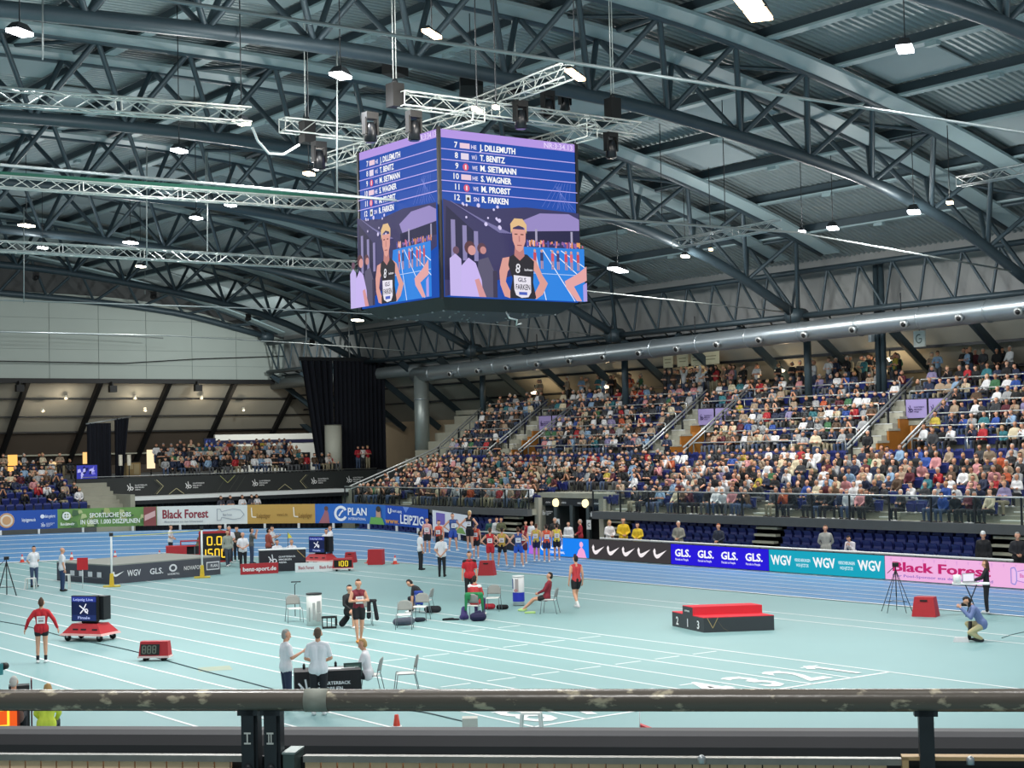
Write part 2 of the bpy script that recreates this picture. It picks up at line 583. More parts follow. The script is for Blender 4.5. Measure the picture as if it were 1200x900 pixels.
# flat pale acoustic panels between purlins
for ti in range(6):
    for i in range(12):
        if (i * 7 + ti * 3) % 5 in (1, 3): continue
        x0 = 54.6 - 3.45 * i - 3.1
        if x0 < 10: continue
        y0 = TY[ti] + (3.2 if (i + ti) % 2 else 8.0)
        mb = MB(); x1 = x0 + 2.8
        vs = [(x0, y0, UC(x0) + .42), (x1, y0, UC(x1) + .42), (x1, y0 + 3.6, UC(x1) + .42), (x0, y0 + 3.6, UC(x0) + .42)]
        vs += [(a, b, c + .06) for a, b, c in vs]
        mb.add(vs, [(0, 1, 2, 3), (7, 6, 5, 4), (0, 4, 5, 1), (1, 5, 6, 2), (2, 6, 7, 3), (3, 7, 4, 0)], M_panel)
        tag(mb.build('ceiling_panel'), 'flat pale grey square panel fixed under the corrugated roof deck', 'ceiling panel', 'flat roof panels')

# edge girders along the right eaves
for ti in range(6):
    Y0 = TY[ti]; Y1 = TY[ti + 1]
    t = thing('edge_girder', 'dark lattice girder along the right eaves, %s span from the camera' % ordn[ti], 'girder', (0, 0, 0), 0, 'eaves girders')
    for z, r in ((11.75, .16), (14.0, .14)):
        mb = MB(); mb.tube([(60, Y0, z), (60, Y1, z)], r, M_steel, 8); mb.build('chord', t)
    mb = MB(); mb.tube([(61.3, Y0, 11.5), (61.3, Y1, 11.5)], .1, M_steel, 6); mb.build('chord', t)
    for k in range(7):
        ya = Y0 + 14.4 * k / 7; yb = Y0 + 14.4 * (k + 1) / 7
        mb = MB(); mb.tube([(60, ya, 14.0), (60, ya + .5, 11.75)], .07, M_steel, 6, False); mb.build('brace', t)
        mb = MB(); mb.tube([(60, ya + .5, 11.75), (60, yb, 14.0)], .07, M_steel, 6, False); mb.build('brace', t)
        mb = MB(); mb.tube([(60, ya, 11.7), (61.3, ya + 1, 11.5)], .05, M_steel, 6, False); mb.build('brace', t)
# grey fabric wall above the right eaves
M_wallg = mat('8c8f8f', .85, 0, .08, .6, 'grey_wall_cloth', .15)
mb = MB(); k = 90
for i in range(k):
    ya = 20 + 95 * i / k; yb = 20 + 95 * (i + 1) / k
    o = .04 if i % 2 else 0
    mb.face([(61.8 + o, ya, 11.2), (61.8 + .04 - o, yb, 11.2), (61.8 + .04 - o, yb, 15), (61.8 + o, ya, 15)], M_wallg)
tag(mb.build('wall_right'), kind='structure')
# sloping outer roof behind the right stand, with struts
M_slope = mat('a09d92', .85, 0, .06, .7, 'roof_lining')
mb = MB()
SL = [(61.8, 11.2), (63.4, 10.0), (65.0, 8.9), (67, 7.5)]
for a, b in zip(SL[:-1], SL[1:]):
    mb.face([(a[0], 20, a[1]), (a[0], 125, a[1]), (b[0], 125, b[1]), (b[0], 20, b[1])], M_slope)
mb.face([(67, 20, 7.5), (67, 125, 7.5), (67, 125, 0), (67, 20, 0)], mat('a8957b', .85, 0, .06, 1))
tag(mb.build('wall_right_slope'), kind='structure')
for i in range(19):
    y = 32.8 + 4.8 * i - .2
    mb = MB(); mb.bar((60.2, y, 11.5), (66.6, y, 6.9), .22, .4, M_steel)
    tag(mb.build('roof_strut'), 'dark sloping steel strut below the eaves behind the right-hand stand', 'strut', 'struts behind the right stand')
for x, z in SL[:3]:
    mb = MB(); mb.bar((x, 20, z - .08), (x, 120, z - .08), .14, .14, M_dark)
    tag(mb.build('roof_rail'), 'long thin dark rail across the sloping roof lining behind the right-hand stand', 'rail', 'rails on the sloping lining')
# columns
for Y, lb in ((42.4 + 0.0, 'nearest'), (56.8, 'second'), (71.2, 'third'), (85.6, 'fourth')):
    t = thing('column', 'dark round steel column at the back of the right-hand stand, %s from the camera' % lb, 'column', (60.6, Y, 7.1), 0, 'stand columns')
    mb = MB(); mb.tube([(0, 0, 0), (0, 0, 4.4)], .2, M_steel, 12); mb.build('shaft', t)
    mb = MB(); mb.lathe([(.0, 0), (.34, 0), (.34, .08), (.2, .1)], M_steel, 12); mb.build('base_plate', t)
p0 = onX(1030, 400, 60.9); p0col = p0.y
t = thing('column', 'tall twin steel column rising past the duct to the roof, with small spotlights', 'column', (61.0, p0.y, 7.2)); 
for d in (-.17, .17):
    mb = MB(); mb.tube([(0, d, 0), (0, d, 7.0)], .14, M_steel, 10); mb.build('shaft', t)
mb = MB(); mb.box(-.3, .3, 3.0, -.05, .5, 3.6, M_white); mb.build('spotlight', t)

# tie rods under the trusses
M_rod = mat('9da6a6', .45, .5, .04)


def rod(pts, label, pair=.0):
    t = thing('tie_rod', label, 'tie rod', (0, 0, 0), 0, 'pale tie rods')
    for o in ((-pair, pair) if pair else (0,)):
        mb = MB(); mb.tube([(p[0], p[1] + o, p[2] + o * .4) for p in pts], .032, M_rod, 6); mb.build('rod', t)


rod([(8, 27, 13.85), (40, 27, 13.91), (47, 27, 13.9)], 'pale double tie rod crossing the top of the view in front of everything', .09)
rod([(10, 42.4, 13.4), (35, 42.4, 13.3), (45, 42.4, 13.4), (60, 42.4, 12.4)], 'pale tie rod below the second truss, passing behind the video cube', .07)
rod([(16, 56.8, 13.0), (40, 56.8, 12.8), (60, 56.8, 11.9)], 'pale tie rod ending beside the big duct at the right-hand eaves')
rod([(20, 71.2, 12.55), (38.5, 71.2, 12.6), (46.2, 71.2, 12.45), (60, 71.2, 11.7)], 'pale tie rod running just below the video cube')
rod([(24, 85.6, 12.25), (38.6, 85.6, 12.25), (46.9, 85.6, 12.0), (60, 85.6, 11.4)], 'pale tie rod running above the black curtain to the eaves')
# vertical hanger rods on the left
for px, py0, py1, Y in ((50, 0, 70, 42), (172, 172, 315, 56.8), (243, 178, 300, 64), (28, 243, 355, 71), (170, 318, 345, 100), (395, 60, 225, 41), (241, 178, 240, 60), (850, 70, 70, 60)):
    a = onY(px, py0, Y); b = onY(px, py1, Y)
    if py0 == py1: continue
    mb = MB(); mb.tube([a, b], .025, M_rod, 6)
    tag(mb.build('hanger_rod'), 'thin vertical steel hanger rod dropping from the roof on the left side', 'hanger', 'thin hanger rods')

# ================================================================== END WALL (far left)
M_gable = mat('9fa9a4', .7, 0, .05, .5, 'gable_cloth', .1)
YE = 115.2
mb = MB()
cols_ = [10 + i * 1.45 for i in range(39)]
def gtop(x): return interp([(0, 17.9), (14.5, 17.5), (27.8, 16.8), (41, 13.5)], x - XC) + .1
for a, b in zip(cols_[:-1], cols_[1:]):
    rows = 6
    for j in range(rows):
        za0 = 11.05 + (gtop(a) - 11.05) * j / rows; za1 = 11.05 + (gtop(a) - 11.05) * (j + 1) / rows
        zb0 = 11.05 + (gtop(b) - 11.05) * j / rows; zb1 = 11.05 + (gtop(b) - 11.05) * (j + 1) / rows
        mb.face([(a, YE, za0), (b, YE, zb0), (b, YE, zb1), (a, YE, za1)], M_gable)
tag(mb.build('wall_back'), kind='structure')
# seams on the gable cloth
mb = MB()
for j in range(1, 6):
    z = 11.05 + 1.15 * j
    mb.box(10, YE - .03, z, 62, YE - .01, z + .025, mat('7d8783', .8))
for x in [12 + 3.8 * i for i in range(14)]:
    mb.box(x, YE - .03, 11.1, x + .03, YE - .01, gtop(x) - .1, mat('7d8783', .8))
tag(mb.build('trim_1'), kind='structure')
# dark wall behind the end truss up to the deck
mb = MB(); mb.face([(4, YE + .4, 11), (66, YE + .4, 11), (66, YE + .4, 21.5), (4, YE + .4, 21.5)], mat('4a4c4d', .9, 0, .1, .5))
tag(mb.build('wall_back_upper'), kind='structure')
mb = MB(); mb.bar((10, YE - .2, 11.0), (62.5, YE - .2, 11.0), .4, .35, M_black)
tag(mb.build('trim_2'), kind='structure')
mb = MB(); mb.tube([(10, YE - .4, 12.55), (48, YE - .4, 12.35), (54, YE - .4, 12.75), (62, YE - .4, 13.1)], .04, M_black, 6)
tag(mb.build('sagging_cable'), 'black cable sagging along the grey fabric end wall', 'cable')
mb = MB(); mb.tube([(10, 112, 14.55), (44, 112, 14.3), (50, 112, 14.1)], .05, M_rod, 6)
tag(mb.build('wall_rail'), 'thin pale rod in front of the grey fabric end wall', 'rod')
# sloping lining below the end wall
E1, E2 = (YE, 11.05), (122.2, 4.6)
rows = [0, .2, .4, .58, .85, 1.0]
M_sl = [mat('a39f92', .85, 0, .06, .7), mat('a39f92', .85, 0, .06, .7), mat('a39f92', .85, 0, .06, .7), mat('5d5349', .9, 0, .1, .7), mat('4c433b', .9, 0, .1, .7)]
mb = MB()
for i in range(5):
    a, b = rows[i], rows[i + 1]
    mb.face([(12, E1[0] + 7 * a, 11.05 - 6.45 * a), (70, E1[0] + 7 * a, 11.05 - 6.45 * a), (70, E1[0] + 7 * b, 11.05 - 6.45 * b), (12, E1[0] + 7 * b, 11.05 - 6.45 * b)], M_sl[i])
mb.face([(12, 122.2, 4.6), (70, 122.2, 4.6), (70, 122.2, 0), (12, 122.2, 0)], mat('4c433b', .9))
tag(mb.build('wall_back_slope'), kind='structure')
for i, a in enumerate(rows[1:5]):
    mb = MB(); mb.bar((12, E1[0] + 7 * a - .1, 11.0 - 6.45 * a), (66, E1[0] + 7 * a - .1, 11.0 - 6.45 * a), .12, .12, M_black if i < 3 else M_conc)
    tag(mb.build('lining_rail'), 'thin horizontal rail across the sloping lining of the end wall, number %s from the top' % ('one', 'two', 'three', 'four')[i], 'rail', 'rails on the end lining')
for i in range(9):
    x = 18.7 + 5.57 * i - .3
    mb = MB(); mb.bar((x, YE - .2, 11.0), (x, 122.0, 4.75), .34, .5, M_black, (0, 1, 0))
    tag(mb.build('wall_strut'), 'black slanting steel strut across the sloping end wall lining', 'strut', 'struts on the end wall')
for px, py in ((23, 451), (132, 452), (232, 451)):
    P = onY(px, py, 114.5)
    t = thing('loudspeaker', 'small black loudspeaker hanging below the end wall beam, %s' % {23: 'leftmost one', 132: 'middle one', 232: 'right one'}[px], 'loudspeaker', P, 0, 'end wall loudspeakers')
    mb = MB(); mb.box(-.28, -.2, -.5, .28, .2, 0, M_black); mb.build('cabinet', t)
    mb = MB(); mb.box(-.05, -.05, 0, .05, .65, .3, M_black); mb.build('bracket', t)
for px, py in ((77, 464), (158, 464), (236, 464), (50, 479), (170, 478), (285, 478)):
    P = onY(px, py, 116.0)
    t = thing('spot_lamp', 'small white spot lamp on the end wall lining', 'lamp', P, 0, 'small end wall lamps')
    mb = MB(); mb.lathe([(.0, -.25), (.14, -.25), (.1, .05), (0, .05)], mat('d8d2c0', .5), 10); mb.build('shade', t)
    mb = MB(); mb.lathe([(0, -.27), (.1, -.26)], emis('ffe9b0', 2.5), 10); mb.build('bulb', t)
    ld = bpy.data.lights.new('spot_glow', 'POINT'); ld.energy = 45; ld.color = (1, .86, .66); ld.shadow_soft_size = .1
    lo = bpy.data.objects.new('spot_glow', ld); C.objects.link(lo); lo.parent = t; lo.location = (0, -.3, -.6)

# ================================================================== VENTILATION DUCT
duct = thing('ventilation_duct', 'large silver round ventilation duct with nozzles running above the crowded stand', 'duct')
P0 = Vector((58.6, 90.6, 10.35)); P1 = Vector((58.6, 30.0, 11.15))
def dz(y): return P0.z + (P1.z - P0.z) * (P0.y - y) / (P0.y - P1.y)
mb = MB(); mb.tube([(58.6, 90.6 - i * 60.6 / 20, dz(90.6 - i * 60.6 / 20)) for i in range(21)], .5, M_duct, 24); mb.build('duct_pipe', duct)
for i in range(16):
    y = 88.5 - 3.7 * i
    mb = MB(); mb.tube([(58.6, y, dz(y)), (58.6, y - .07, dz(y))], .53, M_duct, 24); mb.build('joint_ring', duct)
for i in range(18):
    y = 85.6 - 3.1 * i
    c = Vector((58.6, y, dz(y) - .02)); d = Vector((-.93, -.15, -.3)).normalized()
    mb = MB(); mb.tube([c + d * .42, c + d * .72], .17, M_duct, 12)
    nz_ = mb.build('nozzle', duct)
    mb = MB(); mb.tube([c + d * .68, c + d * .76], .19, M_rail, 12); mb.build('rim', nz_)
    mb = MB(); mb.tube([c + d * .765, c + d * .77], .12, M_black, 12); mb.build('mouth', nz_)
mb = MB(); mb.tube([(58.6, 89.9, 10.3), (58.6, 89.9, 4.6)], .5, mat('8c9593', .4, .5, .06, 1.5), 24); mb.build('riser_pipe', duct)
mb = MB(); mb.tube([(58.6, 89.9, 8.75), (58.6, 89.9, 8.65)], .53, M_duct, 24); mb.build('joint_ring', duct)
mb = MB(); mb.tube([(61.2, 120, 10.8), (61.2, 94, 10.95)], .42, mat('6f7779', .5, .4, .06, 1.5), 16); mb.build('duct_pipe', duct)
for i in range(8):
    y = 84 - 7 * i
    mb = MB(); mb.tube([(58.6, y, dz(y) + .5), (58.6, y, 12.2)], .03, M_dark, 6); mb.build('hanger', duct)

# ================================================================== GRANDSTAND (right)
SY0, SY1 = 22.0, 85.8
LOW = [(50.35 + .85 * i, 2.15 + .285 * i) for i in range(8)]
UP = [(57.15 + .8 * j, 4.75 + .56 * j) for j in range(6)]
TOPX = UP[-1][0] + .8; TOPZ = UP[-1][1] + .4
VOM = [(47.5, 50.2), (61.9, 64.6), (76.3, 79.0)]
GATE = (61.6, 66.9)
AIS = [(37.2, 38.3), (50.2, 51.3), (64.6, 65.7), (79.0, 80.1)]
LAIS = [(36.9, 38.0), (50.0, 51.1), (79.0, 80.1), (59.6, 60.6), (43.2, 43.9)]
gs = thing('grandstand', 'large two-tier concrete grandstand along the right side, packed with spectators', 'grandstand', (50, 54, 0))
gs.location = (0, 0, 0)


def steps(mb, rows, y0, y1, xend, zb, m):
    """solid stepped block"""
    prof = []
    for x, z in rows:
        if prof: prof.append((x, prof[-1][1]))
        prof.append((x, z))
    prof.append((xend, prof[-1][1])); prof.append((xend, zb)); prof.append((rows[0][0], zb))
    mb.prism([(a, b) for a, b in prof], 'y', y0, y1, m)


mb = MB()
segs = [(SY0, GATE[0]), (GATE[1], SY1)]
for a, b in segs: steps(mb, LOW, a, b, LOW[-1][0] + .85, 1.85, M_conc)
steps(mb, LOW[3:], GATE[0], GATE[1], LOW[-1][0] + .85, 2.75, M_conc)
mb.build('lower_steps', gs)
mb = MB()
prev = SY0
for a, b in VOM + [(SY1 + 4, SY1 + 4)]:
    steps(mb, UP, prev, a, UP[-1][0] + .8, 3.9, M_conc); prev = b
for a, b in VOM: steps(mb, UP[4:], a, b, UP[-1][0] + .8, 6.2, M_conc)
mb.build('upper_steps', gs)
mb = MB(); mb.box(TOPX, SY0, TOPZ - .3, 66.9, SY1 + 5, TOPZ, M_conc); mb.build('top_walkway', gs)
for a, b in segs:
    mb = MB(); mb.box(50.05, a, 1.8, 50.35, b, 2.17, M_concd); mb.build('front_fascia', gs)
mb = MB(); mb.box(50.9, GATE[0] - .2, 2.72, 52.9, GATE[1] + .2, 3.0, M_conc); mb.build('gate_lintel', gs)
# aisle half steps
for (rows_, ais) in ((LOW, LAIS), (UP, AIS)):
    for a, b in ais:
        mb = MB()
        for k in range(len(rows_) - 1):
            x, z = rows_[k]; h = (rows_[k + 1][1] - z) / 2
            mb.box(x + .42, a, z - .02, x + .86, b, z + h, mat('b3b1a2', .8, 0, .08, 2))
            mb.box(x + .40, a, z + h - .03, x + .45, b, z + h + .004, M_white)
        mb.build('aisle_steps', gs)
# vomitories: wooden side walls, dark tunnel, lilac parapet signs
for vi, (a, b) in enumerate(VOM):
    mb = MB()
    for k in range(5):
        x, z = UP[k]
        mb.box(x, b - .12, 4.15, x + .8, b - .02, z - .05, M_wood)
    mb.build('wooden_side', gs)
    mb = MB()
    for k in range(5):
        x, z = UP[k]
        mb.box(x - .02, b - .14, z - .07, x + .82, b + .1, z + .04, mat('b3b1a2', .8, 0, .08, 2))
    mb.build('side_coping', gs)
    mb = MB(); mb.box(57.2, a - .1, 4.1, 60.4, a, 6.0, M_wood); mb.build('wooden_side', gs)
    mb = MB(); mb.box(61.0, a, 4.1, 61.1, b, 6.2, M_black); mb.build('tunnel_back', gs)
    mb = MB(); mb.box(60.2, a, 6.05, 60.45, b, 6.35, M_conc); mb.build('parapet', gs)
    sg = thing('parapet_sign', 'pair of lilac sponsor panels above the stand exit, %s' % ('nearest exit on the right', 'middle exit', 'farthest exit on the left')[vi], 'sign', (60.1, b, 6.35))
    for q in range(2):
        cv = Canvas(10, 7); cv.rect(0, 0, 10, 7, '9d8fc4'); cv.flourish(1, 2, 3, '33235a')
        yy = b - .05 - q * (b - a) / 2
        mb = MB(); mb.box(0, yy - b - (b - a) / 2 + .06, 0, .06, yy - b, .95, M_dark); mb.build('panel_frame', sg)
        cv.build('panel_face', plane_fn((-.005, yy - b - .03, .03), (0, -(b - a) / 2 + .12, 0), (0, 0, .88), 10, 7), sg)
    # sloping hand rails
    for yy, lb in ((b + .35, 'far'), (a - .15, 'near')):
        t = thing('stair_handrail', 'long sloping steel handrail on the %s side of the stair, at the %s' % (lb, ('nearest stand exit', 'middle stand exit', 'farthest stand exit')[vi]), 'handrail')
        for h in (1.0, .8):
            mb = MB(); mb.tube([(56.4, yy, 4.2 + h), (61.2, yy, 7.35 + h)], .05, M_rail, 8); mb.build('rail_tube', t)
        for k in range(4):
            x = 56.7 + 1.3 * k; z = 4.2 + (x - 56.4) * .656
            mb = MB(); mb.box(x - .04, yy - .04, z - .15, x + .04, yy + .04, z + .98, M_dark); mb.build('post', t)
        if lb == 'near':
            mb = MB(); mb.face([(56.5, yy + .03, 4.3), (61, yy + .03, 7.2), (61, yy + .03, 8.0), (56.5, yy + .03, 5.05)], glass_mat()); mb.build('pane', t)
# handrail at the far end of the stand
t = thing('stair_handrail', 'long diagonal steel handrail climbing the far left end of the stand', 'handrail')
for h in (1.0, .8):
    mb = MB(); mb.tube([(50.4, 85.6, 2.2 + h), (56.8, 85.6, 4.4 + h), (61.0, 85.6, 7.4 + h)], .05, M_rail, 8); mb.build('rail_tube', t)
for k in range(7):
    x = 50.6 + 1.6 * k; z = 2.2 + (x - 50.4) * .344 if x < 56.8 else 4.4 + (x - 56.8) * .7
    mb = MB(); mb.box(x - .04, 85.56, z - .1, x + .04, 85.64, z + 1, M_dark); mb.build('post', t)
# knee rails in front of each upper row
def holes(ivals, y0, y1):
    out = []; c = y0
    for a, b in sorted(ivals):
        if b <= c or a >= y1: continue
        if a > c: out.append((c, a))
        c = max(c, b)
    if c < y1: out.append((c, y1))
    return out
for j, (x, z) in enumerate(UP):
    for a, b in holes(AIS + ([] if j >= 4 else VOM), 33.0, SY1):
        if b - a < 1: continue
        t = thing('row_rail', 'white steel rail in front of row %s of the upper tier of the stand' % ('one', 'two', 'three', 'four', 'five', 'six')[j], 'rail', (x, a, z), 0, 'rails of the upper tier')
        mb = MB(); L = b - a - .1
        mb.tube([(.02, .05, -.1), (.02, .05, .62), (.02, .12, .68), (.02, L - .05, .68), (.02, L, .62), (.02, L, -.1)], .035, M_rail, 6); mb.build('rail_tube', t)
        k = int(L / 3)
        for q in range(1, k):
            mb = MB(); mb.tube([(.02, L * q / k, 0), (.02, L * q / k, .66)], .03, M_rail, 6); mb.build('post', t)
# glass balustrade along the front edge
for si, (a, b) in enumerate(holes([GATE], SY0, SY1)):
    t = thing('glass_balustrade', 'glass balustrade with dark rail along the front of the stand, %s of the gate' % ('right', 'left')[si], 'balustrade', (50.15, a, 2.17))
    mb = MB(); mb.tube([(0, 0, 1.02), (0, b - a, 1.02)], .035, M_rail, 8); mb.build('top_rail', t)
    n = int((b - a) / 2)
    for k in range(n + 1):
        yy = (b - a) * k / n
        mb = MB(); mb.box(-.03, yy - .03, 0, .03, yy + .03, 1.02, M_dark); mb.build('post', t)
    mb = MB(); mb.face([(0, 0, .05), (0, b - a, .05), (0, b - a, .98), (0, 0, .98)], glass_mat()); mb.build('pane', t)
# gate under the stand
t = thing('stand_gate', 'dark glazed gate with lit signs opening under the middle of the stand', 'gate', (50.9, GATE[0], 0))
gl = GATE[1] - GATE[0]
for yy in (0, gl):
    mb = MB(); mb.box(-.25, yy - .18, 0, .2, yy + .18, 2.75, mat('a5a294', .8, 0, .1, 2)); mb.build('pillar', t)
mb = MB(); mb.box(0, 0, 2.35, .2, gl, 2.75, M_dark); mb.build('header', t)
for k in range(3):
    yy = gl * (k + 1) / 4
    mb = MB(); mb.box(-.05, yy - .12, 0, .1, yy + .12, 2.4, mat('4a5355', .5, .3)); mb.build('mullion', t)
for k in (1, 3):
    yy = gl * (.28 if k == 1 else .74)
    mb = MB(); mb.lathe([(0, -.02), (.2, 0), (.22, .12), (0, .16)], emis('fff0b8', 1.6), 12, (-.12, yy, 2.5), 'x'); mb.build('lamp', t)
for k in (0, 3):
    cv = Canvas(10, 6); cv.flourish(.5, 1, 3.4, 'f0f0f0')
    cv.build('sign', plane_fn((-.04, gl * (k + 1) / 4 - .15, 1.75), (0, -gl / 4 + .3, 0), (0, 0, .5), 10, 6), t)
for k in (0, 1, 2, 3):
    cv = Canvas(10, 1.5); cv.text(('TRIBUNE', 'EINGANG', 'ARENA', 'BLOCK')[k] if False else 'ARENA', 2, .2, 1, 'e8e8e8')
    cv.build('sign', plane_fn((-.01, gl * (k + 1) / 4 - .3, 2.45), (0, -.9, 0), (0, 0, .13), 10, 1.5), t)
mb = MB(); mb.box(2.5, 0, 0, 2.6, gl, 2.75, M_black); mb.build('back', t)
for s_ in (0, gl):
    mb = MB(); mb.box(.1, s_ - .1, 0, 2.6, s_ + .1, 2.75, M_concd); mb.build('side', t)
for k, yy in enumerate((1.35, 3.9)):
    cv = Canvas(5, 7); cv.rect(0, 0, 5, 7, 'e8e8e8'); cv.text('B' if k else 'C', 2.5, 2, 3, '15181c', al='c')
    pn_ = cv.build('notice', plane_fn((-.1, yy, 1.2), (0, -.35, 0), (0, 0, .48), 5, 7), t)

# seats: one moulded tip-up stadium seat (parts: shell, pan, stand), then copies
def make_seat():
    t = thing('stadium_seat', 'x', 'seat')
    mb = MB()
    # shell in local frame: sits facing -x; back at +x
    prof = [(.16, .42), (.2, .5), (.24, .82), (.27, .82), (.24, .46), (.18, .38)]
    mb.prism(prof, 'y', -.21, .21, M_seat); mb.build('backrest', t)
    mb = MB(); mb.prism([(.16, .42), (.05, .72), (.09, .74), (.21, .44)], 'y', -.2, .2, M_seat); mb.build('seat', t)
    mb = MB(); mb.box(.17, -.03, 0, .25, .03, .42, M_dark); mb.build('bracket', t)
    return t


# retractable lower seating behind the boards: risers with dark blue seats
RET = [(49.95 + .13 * k, .12 + .3 * k) for k in range(6)]
for si, (a, b) in enumerate(((SY0, 60.4), (68.2, 84.5))):
    t = thing('retracted_tier', 'folded dark seating tier under the stand front, %s of the gate' % ('right', 'left')[si], 'seating tier')
    for x, z in RET:
        mb = MB(); mb.box(x + .1, a, z - .06, x + .3, b, z, M_dark); mb.build('deck', t)
    mb = MB(); mb.box(52.2, a, 0, 52.3, b, 1.85, M_black); mb.build('backing', t)
CUT = [(49.2, 50.5), (36.0, 38.0), (59.3, 60.6), (68.0, 69.4)]
for ci, (a, b) in enumerate(CUT):
    t = thing('folded_steps', 'stack of pale folded stair treads between the dark blue seats, %s' % ('middle one', 'rightmost one', 'one right of the gate', 'one left of the gate')[ci], 'steps')
    for x, z in RET:
        mb = MB(); mb.box(x - .3, a, z + .0, x + .0, b, z + .1, mat('b0ae9c', .7, 0, .08, 2)); mb.build('tread', t)
seat0 = make_seat()
spots = []
for ri, (x, z) in enumerate(RET):
    y = 33.0
    while y < 84:
        if not any(a - .25 < y < b + .25 for a, b in CUT + [(60.4, 68.2)]): spots.append((x - .05, y, z - .12, ri))
        y += .56
spots.sort(key=lambda s_: s_[1])
ORD6 = ('bottom', 'second', 'third', 'fourth', 'fifth', 'top')
first = True; NS = 0
rest = []
for x, y, z, ri in spots:
    if NS < 292:
        o = seat0 if first else copy_tree(seat0); first = False; NS += 1
        o.location = (x - .1, y, z - .3)
        o['label'] = 'dark blue folded seat in the %s row of the empty lower tier' % ORD6[ri]
        o['group'] = 'folded seats in the %s row of the lower tier' % ORD6[ri]
        o['category'] = 'seat'
    else: rest.append((x - .1, y, z - .3, 0))


def seat_geo(mb, x, y, z, ang=0):
    c, s_ = math.cos(ang), math.sin(ang)
    def T(p): return (x + p[0] * c - p[1] * s_, y + p[0] * s_ + p[1] * c, z + p[2])
    for prof, hw in (([(.16, .42), (.2, .5), (.24, .82), (.27, .82), (.18, .38)], .21), ([(.16, .42), (.05, .72), (.09, .74), (.21, .44)], .2)):
        n = len(prof)
        vs = [T((u, -hw, v)) for u, v in prof] + [T((u, hw, v)) for u, v in prof]
        mb.add(vs, [tuple(range(n)), tuple(range(2 * n - 1, n - 1, -1))] + [(i, n + i, n + (i + 1) % n, (i + 1) % n) for i in range(n)], M_seat)


mbS = MB()
for x, y, z, a in rest: seat_geo(mbS, x, y, z, a)

# ================================================================== WHITE RAIL + LED BOARDS (right straight)
t = thing('barrier_rail', 'long white rail on top of the barrier behind the perimeter boards', 'rail', (48.75, 0, 0))
mb = MB(); mb.tube([(0, 36.0, .98), (0, 59.4, .98)], .05, M_white, 8); mb.build('rail_tube', t)
mb = MB(); mb.tube([(.2, 62, .98), (.2, 70.5, .98)], .04, M_white, 8); mb.build('rail_tube', t)
for k in range(12):
    mb = MB(); mb.box(-.04, 36.2 + 2.08 * k, 0, .04, 36.28 + 2.08 * k, .95, M_dark); mb.build('post', t)
mb = MB(); mb.box(.02, 20, 0, .08, 59.5, .9, M_dark); mb.build('kick_board', t)
BX = 48.25; BH = .93
yb = [onX(px, py, BX).y for px, py in ((612, 648), (690.5, 656), (786.5, 662), (901.5, 668), (1037.5, 680))] + [28.5]


def led(idx, name_label, art):
    a, b = yb[idx], yb[idx + 1]
    t = thing('led_board', name_label, 'advertising board', (BX, a, .03))
    L = a - b
    mb = MB(); mb.box(.01, -L, 0, .14, 0, BH, M_black); mb.build('housing', t)
    cv = Canvas(L / BH * 10, 10); art(cv, L / BH * 10)
    cv.build('display', plane_fn((0, -.01, .02), (0, -L + .02, 0), (0, 0, BH - .03), L / BH * 10, 10), t, 1.0)


def a_plan(c, W):
    c.rect(0, 0, W, 10, '1482f2'); c.poly([(W * .1, 0), (W * .25, 0), (W * .22, 5), (W * .12, 5)], 'b06ad8'); c.disc(W * .17, 6.3, 1.4, 'e9a9d8')
    c.ring(W * .33, 5.2, 1.7, 2.6, 'ffffff', 40, 330); c.text('PLAN', W * .40, 3.9, 3.9, 'ffffff'); c.text('INTERNATIONAL', W * .41, 1.4, 1.3, 'ffffff')
    c.poly([(W * .82, 0), (W * .97, 0), (W * .94, 4), (W * .9, 5.8), (W * .86, 4)], 'f2a6d6'); c.disc(W * .9, 7, 1.5, 'f0b4e0'); c.poly([(W * .78, 0), (W * .83, 0), (W * .82, 2), (W * .79, 1.6)], '4a2a4a')


def a_swoosh(c, W):
    c.rect(0, 0, W, 10, '3c383a')
    for k in range(5): c.swoosh(W * (.04 + .19 * k), 2.4, 8.6, 'f6eef0')


def a_gls(c, W):
    c.rect(0, 0, W, 10, '2410d8')
    for k in range(4):
        x = W * (.045 + .245 * k); c.text('GLS.', x, 4.1, 3.6, 'ffffff', w=W * .165); c.text('GLS.', x + .25, 4.2, 3.6, 'ffffff', w=W * .165); c.text('Parcels to People', x + .3, 2.1, 1.1, 'e8e4ff', w=W * .14)


def a_wgv(c, W):
    c.rect(0, 0, W, 10, '10a3bd')
    for k in range(3):
        x = W * (.02 + .385 * k); c.text('WGV', x, 3.2, 4.4, 'ffffff', w=W * .19, shear=-.1); c.text('WGV', x + .2, 3.3, 4.4, 'f2f6f8', w=W * .19, shear=-.1)
        if k < 2:
            c.text('VERSICHERUNGEN', x + W * .215, 5.2, 1.4, 'd8f4fa', w=W * .14); c.text('WGV-JETZT.DE', x + W * .23, 2.9, 1.4, 'd8f4fa', w=W * .11)


